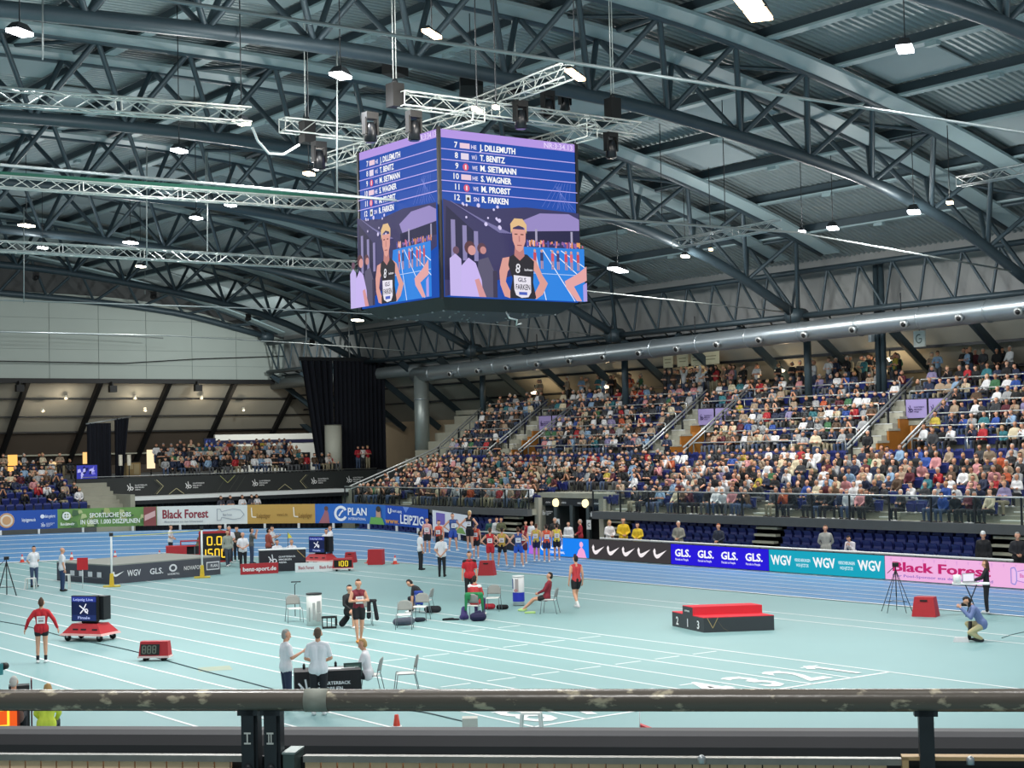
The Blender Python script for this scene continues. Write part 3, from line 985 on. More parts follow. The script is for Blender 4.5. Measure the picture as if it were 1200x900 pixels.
def a_bf(c, W):
    c.rect(0, 0, W, 10, 'f0b4e2')
    for k in range(24):
        x = W * (.02 + .04 * k); c.poly([(x, 9.3), (x + .5, 7.2 + (k % 3) * .5), (x + 1, 9.3)], 'e3a4dc')
    c.text('Black Forest', W * .035, 3.9, 4.0, 'c2206e', w=W * .345); c.text('Black Forest', W * .038, 3.95, 4.0, 'c2206e', w=W * .345)
    c.text('Der Pool-Sponsor aus dem Schwarzwald', W * .035, 1.5, 1.1, '8b6bc0', w=W * .355)
    x = W * .455
    c.poly([(x, 2), (x + 1.6, 1.6), (x + 2.4, 3.2), (x + 12, 2.6), (x + 12, 7.4), (x + 2.4, 6.8), (x + 1.6, 8.4), (x, 8)], 'ecc0ee')
    c.path([(x + 2.4, 6.8), (x + 6, 7.6), (x + 9, 8.2), (x + 13, 7.6), (x + 16, 7.9), (x + 19, 7.4), (x + 21, 6), (x + 21.2, 4.6), (x + 20, 2.8), (x + 17, 2.1), (x + 14, 2.4), (x + 11, 1.8), (x + 6, 2.6), (x + 2.4, 3.2)], .28, 'a77fd2')
    c.path([(x, 2), (x + 1.6, 1.6), (x + 2.4, 3.2), (x + 2.4, 6.8), (x + 1.6, 8.4), (x, 8), (x, 2)], .5, '9b8fd8')
    c.text('Black Forest', x + 4, 4.6, 1.6, 'd05aa8', w=7)
    c.text('Black Forest', W * .82, 3.9, 4.0, 'c2206e', w=W * .345)


led(0, 'bright blue lit board with large white lettering and pink child, leftmost on the straight', a_plan)
led(1, 'dark grey lit board with five white curved tick marks', a_swoosh)
led(2, 'deep blue lit board repeating four white three-letter logos', a_gls)
led(3, 'turquoise lit board repeating white three-letter logos', a_wgv)
led(4, 'pink lit board with crimson serif lettering and a bottle outline', a_bf)

# ================================================================== BANNERS AROUND THE CURVE
RB = 24.45


def curve_ang(px, py):
    d = ray(px, py); d = Vector((d.x, d.y))
    a = d.dot(d); b = -2 * d.dot(Vector((XC, YA))); c_ = XC ** 2 + YA ** 2 - RB ** 2
    t = (-b + math.sqrt(b * b - 4 * a * c_)) / (2 * a)
    P = d * t
    return math.atan2(P.y - YA, P.x - XC)


def banner(px0, px1, label, art, hh=1.08, leg=.28):
    a0 = curve_ang(px0, 610); a1 = curve_ang(px1, 610)
    L = abs(a0 - a1) * RB; W = L / hh * 10
    t = thing('perimeter_banner', label, 'advertising banner')
    def fn(u, v, g):
        a = a0 + (a1 - a0) * u / W; r = RB - g
        x = XC + r * math.cos(a); y = YA + r * math.sin(a)
        z0 = bank(RO, YA + RO * math.sin(a)) + leg
        return Vector((x, y, z0 + v / 10 * hh))
    cv = Canvas(W, 10); art(cv, W); cv.build('printed_cloth', fn, t, None, .006)
    mb = MB(); n = max(4, int(L / 1.2))
    for i in range(n):
        p = [fn(W * i / n, 0, -.02), fn(W * (i + 1) / n, 0, -.02), fn(W * (i + 1) / n, 10, -.02), fn(W * i / n, 10, -.02)]
        q = [fn(W * i / n, 0, -.1), fn(W * (i + 1) / n, 0, -.1), fn(W * (i + 1) / n, 10, -.1), fn(W * i / n, 10, -.1)]
        mb.add(p + q, [(0, 1, 2, 3), (7, 6, 5, 4), (3, 2, 6, 7), (1, 0, 4, 5)], M_dark)
    mb.build('backing', t)
    k = max(2, int(L / 2.2))
    for i in range(k):
        u = W * (i + .5) / k; p = fn(u, 0, 0)
        mb = MB(); mb.box(p.x - .05, p.y - .05, p.z - leg - .02, p.x + .05, p.y + .05, p.z, M_white); mb.build('foot', t)
    return t


def b_blue(c, W):
    c.rect(0, 0, W, 10, '1d4fa8', 12); c.disc(W * .33, 5, 3.9, 'e8d9c4', n=20); c.ring(W * .33, 5, 3.2, 3.8, 'c98f5a'); c.disc(W * .33, 5, 2.2, 'd0a070')
    c.text('leipziggames.de', W * .53, 4.2, 1.8, 'e8eef8', w=W * .18); c.text('dein gelernt', W * .83, 5.8, 1.7, 'e8eef8', w=W * .14); c.disc(W * .8, 6.5, 1.1, 'e8eef8', n=10); c.flourish(W * .78, 1, 2.6, 'e8eef8')


def b_green(c, W):
    c.rect(0, 0, W, 10, '6f9a52', 12)
    rr = random.Random(3)
    for k in range(26):
        x = rr.uniform(0, W * .85); y = rr.uniform(0, 7); s_ = rr.uniform(1.5, 4)
        c.poly([(x, y), (x + s_, y + rr.uniform(0, 1)), (x + s_ * .8, min(10, y + s_ * .8)), (x + .2 * s_, min(10, y + s_ * .9))], rr.choice(['8cab5c', '557c4a', 'a8b070', 'b9c48a', '4b6a46', '7d9a60']))
    c.ring(W * .09, 6.4, 1.3, 2.2, 'eef2ea', n=12); c.line(W * .09 - 1.6, 6.4, W * .09 + 1.6, 6.4, .6, 'eef2ea'); c.line(W * .09, 4.6, W * .09, 8.2, .6, 'eef2ea'); c.text('Bundeswehr', W * .03, 1.5, 1.5, 'eef2ea', w=W * .14)
    c.text('SPORTLICHE JOBS', W * .32, 5.2, 2.4, 'f4f6ee', w=W * .42); c.text('IN ÜBER 1.000 DISZIPLINEN', W * .23, 1.8, 2.4, 'f4f6ee', w=W * .6)
    c.rect(W * .87, 0, W, 10, '8c4a48', 2); c.poly([(W * .88, 2.6), (W * .99, 5), (W * .99, 8), (W * .88, 5.6)], 'd8b0ac')


def b_bf(c, W):
    c.rect(0, 0, W, 10, 'dfe3dc', 12); c.text('Black Forest', W * .06, 3.6, 4.6, '8e2a38', w=W * .5); c.text('Black Forest', W * .063, 3.65, 4.6, '8e2a38', w=W * .5)
    c.text('Mineralwasser aus dem Schwarzwald', W * .08, 1.3, 1.1, 'a0a4a8', w=W * .42)
    x = W * .66
    c.path([(x, 8), (x, 2), (x + 2, 2), (x + 2.6, 3.6), (x + 9, 2.4), (x + 13, 3), (x + 15, 5), (x + 13, 7.4), (x + 9, 8), (x + 2.6, 6.6), (x + 2, 8), (x, 8)], .3, '9aa0a6'); c.text('Black Forest', x + 3.4, 4.4, 1.2, '8a9096', w=5)


def b_gold(c, W):
    c.rect(0, 0, W, 10, 'c29a4c', 12)
    for x in (.06, .68):
        c.path([(W * x, 8.5), (W * x + .3, 3.6), (W * x + 2.6, 3.4)], .6, 'f2ead4'); c.text('Leipziger', W * x + 3, 3, 2.4, '8d6a2c', w=W * .2)
    c.text('www.L.de', W * .43, 4, 1.4, '8d6a2c', w=W * .16)


def b_plan(c, W):
    c.rect(0, 0, W, 10, '2c6cc0', 12)
    c.poly([(W * .05, 0), (W * .2, 0), (W * .185, 5), (W * .15, 8.6), (W * .12, 5)], 'a86a72'); c.disc(W * .155, 7.6, 1.2, '6a4a40')
    c.ring(W * .36, 5, 2.6, 4.0, 'f2f5f8', 30, 330); c.path([(W * .36 - 1.2, 3.6), (W * .36, 5.4), (W * .36 + 1.4, 6.6)], .9, 'f2f5f8')
    c.text('PLAN', W * .46, 4.2, 3.8, 'f6f8fa', w=W * .27); c.text('PLAN', W * .462, 4.3, 3.8, 'f6f8fa', w=W * .27); c.text('INTERNATIONAL', W * .47, 1.7, 1.3, 'e0e8f2', w=W * .25)
    c.poly([(W * .77, 0), (W * .99, 0), (W * .96, 3), (W * .9, 4.6), (W * .84, 3.4), (W * .79, 3.6)], '6fae5a'); c.poly([(W * .87, 3.6), (W * .94, 3.6), (W * .935, 7), (W * .87, 7)], 'c49a7e'); c.disc(W * .905, 7.8, 1.5, '3a3430')


def b_leip(c, W):
    c.rect(0, 0, W, 10, '1b4fb2', 12)
    c.poly([(W * .4, 10), (W * .55, 10), (W * .47, 7)], '6f8fd8'); c.path([(W * .07, 8.6), (W * .07, 6.6), (W * .1, 5.9), (W * .13, 6.6), (W * .13, 8.6)], .6, 'f2f5f8'); c.text('Stadt Leipzig', W * .16, 6.8, 1.3, 'e8eef8', w=W * .22)
    c.text('www.', W * .0, 1.0, 2.8, 'e2a04e', w=W * .32); c.text('LEIPZIG', W * .35, 1.4, 4.6, 'f6f8fa', w=W * .55); c.text('LEIPZIG', W * .353, 1.5, 4.6, 'f6f8fa', w=W * .55)


def b_pen(c, W):
    c.rect(0, 0, W, 10, 'e4e6ea', 6); c.rect(W * .1, 3.2, W * .35, 9, '7a6ab8'); c.text('e', W * .65, 5.2, 3, '5a4a98'); c.poly([(W * .55, .5), (W * .95, .5), (W * .85, 3.4), (W * .6, 3.2)], '7fa65c')


banner(-22, 67.5, 'royal blue banner with round emblem on the far curve, leftmost one', b_blue)
banner(67.5, 184, 'green camouflage banner with white capital lettering on the far curve', b_green)
banner(184, 290, 'white banner with dark red serif lettering on the far curve', b_bf)
banner(290, 369.5, 'golden yellow banner with white and brown lettering on the far curve', b_gold)
banner(369.5, 452, 'mid blue banner with white ring logo and child in green', b_plan)
banner(452, 502, 'deep blue banner with orange and big white lettering near the athletes', b_leip)
banner(507, 548, 'white banner with violet patch behind the waiting athletes', b_pen)
# black mats by the gate
for px, lb in ((560, 'left'), (600, 'right')):
    P = onX(px, 640, 48.3)
    mb = MB(); mb.box(-.1, -1.3, 0, .12, 1.3, .85, mat('22252b', .8, 0, .1))
    o = mb.build('folded_mat'); o.location = (48.35, P.y, 0.01)
    tag(o, 'black folded mat wall behind the waiting athletes, %s one' % lb, 'mat', 'black mats by the gate')

# ================================================================== FAR END STAND
es = thing('end_stand', 'far end stand block with blue seats at the left edge', 'stand')
EL = [(93.4 + .8 * i, 1.9 + .34 * i) for i in range(6)]
mb = MB()
prof = []
for y, z in EL:
    if prof: prof.append((y, prof[-1][1]))
    prof.append((y, z))
prof += [(98.4, prof[-1][1]), (98.4, 0), (93.4, 0)]
mb.prism(prof, 'x', 20, 37.2, M_concd); mb.build('tier', es)
mb = MB()
for i in range(8): mb.box(37.2, 93.4 + .5 * i, 0, 39.3, 98.4, 1.9 + .26 * i, M_conc)
mb.build('side_stairs', es)
mb = MB(); mb.box(39.3, 93.2, 0, 39.6, 97, 3.0, M_conc); mb.build('side_wall', es)
mb = MB(); mb.box(20, 98.4, 0, 70, 122.2, 3.95, M_concd); mb.build('upper_deck', es)
mb = MB(); mb.tube([(20, 98.4, 4.9), (39, 98.4, 4.9)], .04, M_dark, 6); mb.build('back_rail', es)
endseats = []
for i, (y, z) in enumerate(EL):
    x = 28.2
    while x < 37:
        endseats.append((x, y + .35, z - .05)); x += .56
for x, y, z in endseats: seat_geo(mbS, x, y, z, PI / 2)
# the crowd and the rest of the seats (too many to build singly)
for (X0, Z0) in LOW + UP:
    y = 34.0
    rowsx = X0
    while y < SY1 - .4:
        bad = any(a < y < b for a, b in (LAIS if X0 < 57 else AIS)) or (X0 > 57 and X0 < 60.2 and any(a < y < b for a, b in VOM)) or (X0 < 52.8 and GATE[0] < y < GATE[1])
        if not bad: seat_geo(mbS, X0 + .42, y, Z0 - .02, 0)
        y += .56
tag(mbS.build('stadium_seat_rows'), 'the rest of the dark blue seats filling the stands', 'seats', None, 'stuff')

# balcony with the dark printed ribbon
bal = thing('balcony', 'long dark balcony front with printed white logos below the far crowd', 'balcony')
BY = 97.4; bx0, bx1 = 39.9, 59.6
mb = MB(); mb.box(bx0 - 2.4, BY, 2.75, bx1, BY + .15, 3.98, M_dark); mb.box(bx0 - 2.4, BY + .15, 2.6, bx1, 98.4, 2.95, M_concd); mb.build('front_wall', bal)
mb = MB(); mb.box(bx0, BY + .15, 3.6, 60, 98.38, 3.95, M_concd); mb.build('floor_slab', bal)
W = (bx1 - bx0 + 2.4) / 1.2 * 10
cv = Canvas(W, 10); cv.rect(0, 0, W, 10, '2b2f2f')
for px in (152, 215, 291, 357 + 10, 403): pass
def ux(px): return (onY(px, 570, BY).x - (bx0 - 2.4)) / (bx1 - bx0 + 2.4) * W
for px in (149, 217, 295, 364, 405): cv.flourish(ux(px), 3, 4.2, 'eceeee')
for px in (188, 352):
    d = 1 if px == 188 else -1
    x = ux(px)
    for o, col in ((0, 'b9b48c'), (1.2, '5a5c4c')):
        cv.path([(x - d * 3 - d * o, 8.6), (x + d * 1 - d * o, 5), (x - d * 3 - d * o, .8)], .3, col)
for px in (205, 332): cv.path([(ux(px) - 4.5, .4), (ux(px), 3.6), (ux(px) + 4.5, .4)], .3, 'b9b48c')
for px in (265,): cv.path([(ux(px) - 4.5, 9.6), (ux(px), 5.6), (ux(px) + 4.5, 9.6)], .35, 'a6a86a')
for px in (258, 272, 280): cv.path([(ux(px) - 3, 1), (ux(px), 5), (ux(px) + 3, 9)], .25, '4b4d45')
cv.build('printed_front', plane_fn((bx0 - 2.4, BY - .005, 2.76), (bx1 - bx0 + 2.4, 0, 0), (0, 0, 1.2), W, 10), bal)
mb = MB(); mb.tube([(bx0 - 2, BY + .05, 4.08), (bx1, BY + .05, 4.08)], .03, M_rail, 6); mb.build('hand_rail', bal)
mb = MB(); mb.box(39.9, 95.3, 2.55, 56.1, 97.3, 2.78, M_white); mb.box(39.9, 95.28, 2.3, 56.1, 95.4, 2.55, M_dark); mb.build('canopy', bal)
mb = MB(); mb.box(39.3, 95.5, 0, 39.7, 97.3, 2.6, M_conc); mb.build('pier', bal)
mb = MB(); mb.box(56.0, 95.2, 0, 56.4, 97.3, 2.7, M_conc); mb.build('pier', bal)


def drape(name, label, x0, x1, y, z0, z1, folds, amp=.12, lean=None, par=None):
    mb = MB(); n = folds * 4
    top = []; bot = []
    for i in range(n + 1):
        u = i / n; a = amp * math.sin(2 * PI * folds * u + .6 * math.sin(9 * u)) 
        xt = x0 + (x1 - x0) * u
        xb = (lean[0] + (lean[1] - lean[0]) * u) if lean else xt
        top.append((xt, y + a, z1)); bot.append((xb, y + a * 1.3, z0))
    for i in range(n):
        mb.face([bot[i], bot[i + 1], top[i + 1], top[i]], M_curtain, True)
        mb.face([(p[0], p[1] + .03, p[2]) for p in (top[i], top[i + 1], bot[i + 1], bot[i])], M_curtain, True)
    o = mb.build(name, par)
    if label: tag(o, label, 'curtain')
    return o


drape('curtain', 'black pleated curtain closing the opening below the balcony', 40.0, 56.0, 96.2, .2, 2.4, 40, .06)
# big corner curtain on its truss, two leaves
t = thing('hanging_curtain', 'tall black curtain hanging from the roof at the far corner beside the stand', 'curtain')
drape('curtain_leaf', None, 54.75, 57.3, 99.4, 3.98, 11.82, 5, .16, (56.0, 57.3), t)
drape('curtain_leaf', None, 57.35, 61.65, 99.4, 3.98, 11.82, 12, .1, None, t)
mb = MB(); mb.bar((54.6, 99.4, 11.92), (61.7, 99.4, 11.92), .15, .25, M_dark); mb.build('top_bar', t)
for x in (55.2, 58.7):
    mb = MB(); mb.tube([(x, 99.4, 12.0), (x, 99.4, 15.2)], .04, M_rail, 6); mb.build('hanger', t)
P = onY(391, 540, 98.55)
t = thing('round_pillar', 'pale round concrete pillar standing in front of the big black curtain', 'pillar', (P.x, 98.55, 3.95))
mb = MB(); mb.tube([(0, 0, 0), (0, 0, 3.2)], .6, mat('c4c4b6', .6, 0, .05, 1), 24); mb.build('shaft', t)
mb = MB(); mb.tube([(0, 0, 3.2), (0, 0, 3.26)], .62, M_conc, 24); mb.build('cap', t)
# small curtain on the left
t = thing('stage_curtain', 'pair of narrow black curtains on a pale pipe beside the restaurant', 'curtain')
drape('curtain_leaf', None, 39.25, 40.9, 100, 3.95, 7.55, 5, .08, None, t)
drape('curtain_leaf', None, 41.15, 42.15, 100, 3.95, 7.85, 4, .08, (41.15, 41.7), t)
mb = MB(); mb.tube([(39.2, 100, 7.5), (42.3, 100, 7.95)], .05, M_rail, 6); mb.build('pipe', t)
# white box room behind the balcony
t = thing('white_partition', 'white partition wall with a dark purple stripe behind the far crowd', 'partition', (0, 0, 0))
mb = MB(); mb.box(52.2, 108, 3.95, 61.2, 108.2, 6.75, mat('d9d8d0', .7, 0, .03)); mb.build('wall_panel', t)
mb = MB(); mb.box(52.2, 107.96, 6.05, 61.0, 107.99, 6.32, mat('1c1b3a', .6)); mb.build('stripe', t)
mb = MB(); mb.box(58.0, 107.94, 3.95, 60.1, 107.98, 5.3, mat('15171c', .5)); mb.build('doorway', t)
mb = MB(); mb.box(52.0, 107.9, 3.95, 53.9, 107.97, 6.0, mat('8b8b80', .7)); mb.build('grey_panel', t)


def screen(label, P, w_, h_, facing, name='television', cols=('3a3fa8', '7a78d8', '20245a', 'b8b8f0'), seed=1):
    t = thing(name, label, 'screen', P, facing)
    mb = MB(); mb.box(-w_ / 2 - .03, 0, -.03, w_ / 2 + .03, .08, h_ + .03, M_black); mb.build('casing', t)
    cv = Canvas(16, 9); cv.rect(0, 0, 16, 9, cols[0]); rr = random.Random(seed)
    for k in range(14):
        x = rr.uniform(0, 13); y = rr.uniform(0, 6); cv.poly([(x, y), (x + rr.uniform(1, 3), y + .4), (x + rr.uniform(1, 3), y + 2.6), (x + .3, y + 2.2)], rr.choice(cols[1:]))
    cv.build('picture', plane_fn((-w_ / 2, -.005, 0), (w_, 0, 0), (0, 0, h_), 16, 9), t, 1.0)
    return t


screen('television glowing blue on a stand at the restaurant, left of the narrow curtains', onY(102, 561, 97.6), 1.35, .85, 0, seed=2)
screen('television on the white partition behind the far crowd', onY(303, 537, 107.8), 1.35, .8, 0, seed=5)
t = screen('small dark screen hanging left of the white partition', onY(246, 526, 107), .9, .75, 0, cols=('1c2446', '2f3d78', '11162c', '4a5aa0'), seed=8)
mb = MB(); mb.box(-.04, .05, -1.6, .04, .12, .75, M_dark); mb.build('stand', t)
# restaurant: glowing lanterns, counters
for px, y0, y1, wd, col, st, lb in ((15, 567, 533, .6, 'ffb861', 1.4, 'tall amber lantern, leftmost'), (100, 548, 530, .32, 'ffc27a', 1.3, 'slim amber lantern above the television'), (177, 549, 527, .55, 'ffe3b8', 1.2, 'tall pale lantern right of the narrow curtains'),
                            (27, 553, 542, .3, 'ffb861', 1.3, 'small amber lantern beside the leftmost tall one'), (62, 546, 541, .45, 'ffd9a0', 1.0, 'flat amber lamp on the restaurant counter')):
    P = onY(px, y0, 102); top = onY(px, y1, 102).z
    t = thing('lantern', lb + ' in the restaurant at the far end', 'lantern', P)
    mb = MB(); mb.lathe([(0, 0), (wd / 2, 0), (wd / 2, top - P.z), (0, top - P.z)], emis(col, st), 14); mb.build('shade', t)
    mb = MB(); mb.lathe([(0, -.06), (wd / 2 + .03, -.06), (wd / 2 + .03, 0), (0, 0)], M_dark, 14); mb.build('base', t)
    mb = MB(); mb.tube([(0, 0, -.06), (0, 0, 3.95 - P.z)], .04, M_dark, 6); mb.build('pole', t)
for x0, x1, lb, c1 in ((33.8, 35.5, 'left', '8a7a5a'), (36.9, 38.9, 'middle', '9a9478'), (43.2, 44.2, 'right', 'a8936a')):
    t = thing('bar_counter', 'beige bar cabinet with shelf in the restaurant, %s one' % lb, 'counter', (x0, 103, 3.95))
    mb = MB(); mb.box(0, 0, 0, x1 - x0, .6, .95, mat(c1, .6, 0, .1, 3)); mb.build('body', t)
    mb = MB(); mb.box(-.05, -.05, .95, x1 - x0 + .05, .65, 1.0, M_dark); mb.build('worktop', t)
    mb = MB(); mb.box(.1, -.01, .5, (x1 - x0) * .45, 0, .85, mat('c9bd98', .6)); mb.box((x1 - x0) * .52, -.01, .15, x1 - x0 - .1, 0, .85, mat('b8ad8c', .6)); mb.build('front_panel', t)
mb = MB(); mb.box(30, 104, 4.95, 39, 104.15, 5.1, M_black)
tag(mb.build('bar_shelf'), 'long black shelf behind the restaurant tables', 'shelf')
for px in (143, 153):
    P = onY(px, 567, 98)
    t = thing('bar_lamp', 'small white table lamp by the balcony end', 'lamp', (P.x, 98.2, 3.95), 0, 'white lamps by the balcony end')
    mb = MB(); mb.tube([(0, 0, 0), (0, 0, .9)], .03, M_dark, 6); mb.build('stem', t)
    mb = MB(); mb.lathe([(.13, .8), (.13, 1.5), (0, 1.5)], mat('dcd6c4', .5), 10); mb.build('shade', t)

# lamps glowing under the right slope
for px, py in ((135 / 5 + 600, 400 + 300 / 5), (710, 453), (805, 443), (914, 434), (1043, 421)):
    P = onX(px, py, 63.0)
    t = thing('bulkhead_lamp', 'small warm lamp glowing at the back of the stand', 'lamp', P, 0, 'warm lamps at the back of the stand')
    mb = MB(); mb.lathe([(0, -.12), (.22, -.1), (.3, .0), (0, .12)], emis('fff0cc', 3.0), 12); mb.build('lens', t)
    mb = MB(); mb.tube([(0, 0, .1), (0, 0, .5)], .04, M_dark, 6); mb.build('bracket', t)
    ld = bpy.data.lights.new('bulkhead_light', 'POINT'); ld.energy = 60; ld.color = (1, .72, .42); ld.shadow_soft_size = .25
    lo = bpy.data.objects.new('bulkhead_light', ld); C.objects.link(lo); lo.parent = t; lo.location = (.1, 0, -.45)
# wall clock panel
P = onX(1077, 397, 60.3)
t = thing('wall_sign', 'square white clock panel hanging below the duct on the right', 'clock', P)
mb = MB(); mb.box(0, -.33, -.38, .08, .33, .38, mat('dfe5df', .5)); mb.build('face', t)
cv = Canvas(10, 10); cv.ring(5, 5, 2.2, 3.0, '6c7a74', 60, 330); cv.path([(5, 5), (7.5, 5), (7.2, 3)], .7, '6c7a74')
cv.build('marks', plane_fn((-.005, .33, -.38), (0, -.66, 0), (0, 0, .76), 10, 10), t)
mb = MB(); mb.tube([(0.04, 0, .38), (.04, 0, 1.6)], .03, M_dark, 6); mb.build('hanger', t)

# ================================================================== VIDEO CUBE
cx0, cx1, cy0, cy1, cz0, cz1 = 26.88, 32.2, 40.0, 44.7, 10.08, 15.2
cube = thing('video_cube', 'large four-sided video cube hanging from the roof, showing a start list and an athlete', 'video cube', (cx0, cy0, cz0))
mb = MB(); mb.box(.03, .03, 0, cx1 - cx0 - .03, cy1 - cy0 - .03, cz1 - cz0, M_black); mb.build('cabinet', cube)
mb = MB()
mb.frustum(.5, .5, cx1 - cx0 - .5, cy1 - cy0 - .5, -.35, .02, .02, cx1 - cx0 - .02, cy1 - cy0 - .02, 0, M_black); mb.build('underside', cube)
mb = MB()
rr = random.Random(5)
for k in range(34):
    x = rr.uniform(.4, 4.8); y = rr.uniform(.4, 4.2); mb.box(x, y, -.38, x + .05, y + .05, -.34, M_rail)
mb.build('fittings', cube)
mb = MB(); mb.tube([(2.6, .3, -.35), (2.7, .25, -.55), (2.95, .2, -.6), (3.0, .3, -.75), (3.2, .3, -.7)], .03, M_alu, 6); mb.build('loose_cable', cube)
for x, y in ((0, 0), (cx1 - cx0, 0), (0, cy1 - cy0), (cx1 - cx0, cy1 - cy0)):
    mb = MB(); mb.box(x - .05, y - .05, -.05, x + .05, y + .05, cz1 - cz0 + .05, M_black); mb.build('corner_post', cube)


def start_list(c):
    W_ = 100; H_ = 96
    c.rect(0, 0, 100, 96, '1f4fb0')
    def Y(v): return 96 - v * .96
    c.rect(0, Y(5), 100, 96, 'b89ae8'); c.text('NR:3:34.13', 98, Y(4.2), 3.3, 'e9d8ff', al='r', w=22)
    names = [('7', 'HE', 'J. DILLEMUTH', 26), ('8', 'WÜ', 'T. BENITZ', 18), ('9', 'WE', 'M. SIETMANN', 26), ('10', 'HE', 'S. WAGNER', 22), ('11', 'WE', 'M. PROBST', 21), ('12', 'SN', 'R. FARKEN', 19)]
    for k, (n_, st, nm, wd) in enumerate(names):
        yt = Y(11.3 + 6.35 * k)
        c.text(n_, 12.5, yt + 1, 3.4, 'ffffff', al='r'); c.text(nm, 28, yt + .8, 3.5, 'ffffff', w=wd); c.text(nm, 28.2, yt + .9, 3.5, 'ffffff', w=wd)
        if k in (0, 3): c.rect(14, yt + .9, 21, yt + 4, 'f0d0e0')
        elif k in (2, 4): c.disc(17.5, yt + 2.3, 2.1, 'e05a7a'); c.rect(17, yt + 1, 18, yt + 3.6, 'f8e8f0')
        elif k == 1: c.rect(14.5, yt + .5, 20, yt + 4.2, 'e8dcf0')
        else: c.rect(16.5, yt + .4, 20, yt + 4.4, 'e8e8e8'); c.disc(18.2, yt + 2.2, 1, '333333')
        c.text(st, 22, yt + 1.1, 2.4, 'f0e8ff', w=3.8)
        if k < 5: c.rect(0, yt - .75, 100, yt - .25, 'c8b4f4')
    for k in range(6): c.line(72 + 4 * k, Y(42), 84 + 2 * k, Y(26), .15, '7f8fe0'); c.line(98 - 3 * k, Y(43), 82 + k, Y(28), .15, '7f8fe0')
    # hall ceiling
    c.poly([(0, Y(42)), (8, Y(44)), (30, Y(46)), (60, Y(43)), (100, Y(44)), (100, Y(70)), (0, Y(100))], '3c3a66')
    rr = random.Random(4)
    c.poly([(55, Y(52)), (70, Y(46)), (92, Y(45)), (100, Y(48)), (100, Y(57)), (60, Y(60))], '9a8cc8'); c.poly([(56, Y(58)), (100, Y(55)), (100, Y(63)), (56, Y(64))], '26264a')
    for x in (66, 93): c.rect(x, Y(64), x + 1.6, Y(56), 'a9a4c0')
    c.poly([(2, Y(46)), (24, Y(62)), (24, Y(90)), (0, Y(90))], '2a2a4c')
    for k in range(3): c.rect(5 + 8 * k, Y(78), 8 + 8 * k, Y(54 + 3 * k), '8f88b8')
    for k in range(9): c.line(5 + 2 * k, Y(43 + k), 40 + k, Y(60), .35, '7a76a8')
    for k in range(14): c.disc(rr.uniform(8, 42), Y(rr.uniform(43, 60)), rr.uniform(.5, 1.3), 'd8d0f8')
    for k in range(70):
        x = rr.uniform(54, 99); c.rect(x, Y(66 + rr.uniform(-1.5, 1.5)), x + 1, Y(64 + rr.uniform(-1, 1)), rr.choice(['d06a8a', 'e8c8e0', '5a5ab0', '9a6ab0', 'f0a060']))
    # track
    c.poly([(54, Y(68)), (100, Y(67)), (100, Y(100)), (48, Y(100))], '2a86e6')
    for a, b in ((62, 70), (68, 92), (74, 118), (82, 140)): c.line(a, Y(69), min(b, 100), Y(100) if b <= 100 else Y(69 + 31 * (100 - a) / (b - a)), .6, 'e8f0ff')
    c.rect(56, Y(84), 100, Y(83.6), 'bcd8ff')
    for x, col in ((62, 'c84a5a'), (67, '3a3a6a'), (75, 'd85a6a'), (79, '4a3a6a'), (85, 'd84a5a'), (89, 'e06a7a'), (94, 'c84a5a')):
        c.rect(x - 1, Y(76), x + 1.2, Y(71), col); c.disc(x, Y(70), .9, 'd8a090'); c.rect(x - .8, Y(81), x - .1, Y(76), 'c89088'); c.rect(x + .3, Y(81), x + 1, Y(76), 'c89088')
    # bystanders left
    c.poly([(0, Y(78)), (4, Y(75)), (8, Y(78)), (9, Y(100)), (0, Y(100))], 'c8b8f0'); c.disc(4.5, Y(73), 2.2, '6a4a60')
    c.poly([(20, Y(78)), (27, Y(76)), (31, Y(84)), (32, Y(100)), (18, Y(100))], '5a5672'); c.disc(22.5, Y(71), 3.2, '5a3c4c'); c.disc(23.5, Y(72), 2.2, 'c88c8c')
    c.poly([(8, Y(82)), (13, Y(77)), (18, Y(80)), (22, Y(90)), (23, Y(100)), (7, Y(100))], 'cbb8f4'); c.disc(14, Y(71), 3.8, '5a3540'); c.disc(15.4, Y(72.5), 2.8, 'd89a98'); c.poly([(17, Y(90)), (20, Y(89)), (25, Y(100)), (20, Y(100))], 'd8989c')
    c.rect(30, Y(100), 33, Y(84), '3a3450')
    # arm at right edge
    c.poly([(100, Y(78)), (93, Y(83)), (83, Y(88)), (84, Y(92)), (92, Y(100)), (96, Y(100)), (90, Y(91)), (100, Y(87))], 'e8a8a8')
    c.poly([(97, Y(90)), (100, Y(88)), (100, Y(100)), (97, Y(100))], 'b0a0e8')
    # the athlete
    sk = 'e0a096'; sk2 = 'c07f7c'
    c.poly([(42, Y(75)), (37, Y(76)), (34.5, Y(84)), (35, Y(92)), (38, Y(99)), (42, Y(100)), (43, Y(97)), (39, Y(90)), (40.5, Y(84)), (44, Y(80))], sk)
    c.poly([(56, Y(74)), (62, Y(77)), (66, Y(85)), (70, Y(90)), (66, Y(97)), (61, Y(100)), (59, Y(98)), (64, Y(90)), (61, Y(84)), (57, Y(80))], sk)
    c.poly([(42, Y(75)), (46, Y(73)), (55, Y(73)), (60, Y(77)), (59, Y(90)), (61, Y(99)), (60, Y(100)), (42, Y(100)), (42, Y(96)), (44, Y(88)), (41, Y(80))], '26242e')
    c.poly([(46.2, Y(67)), (52.2, Y(67)), (53, Y(74)), (49.5, Y(77)), (45.5, Y(74))], sk2)
    c.poly([(44, Y(58)), (54.3, Y(58)), (54, Y(65)), (51.6, Y(70.5)), (49.4, Y(71.8)), (47, Y(70.5)), (44.6, Y(65))], sk)
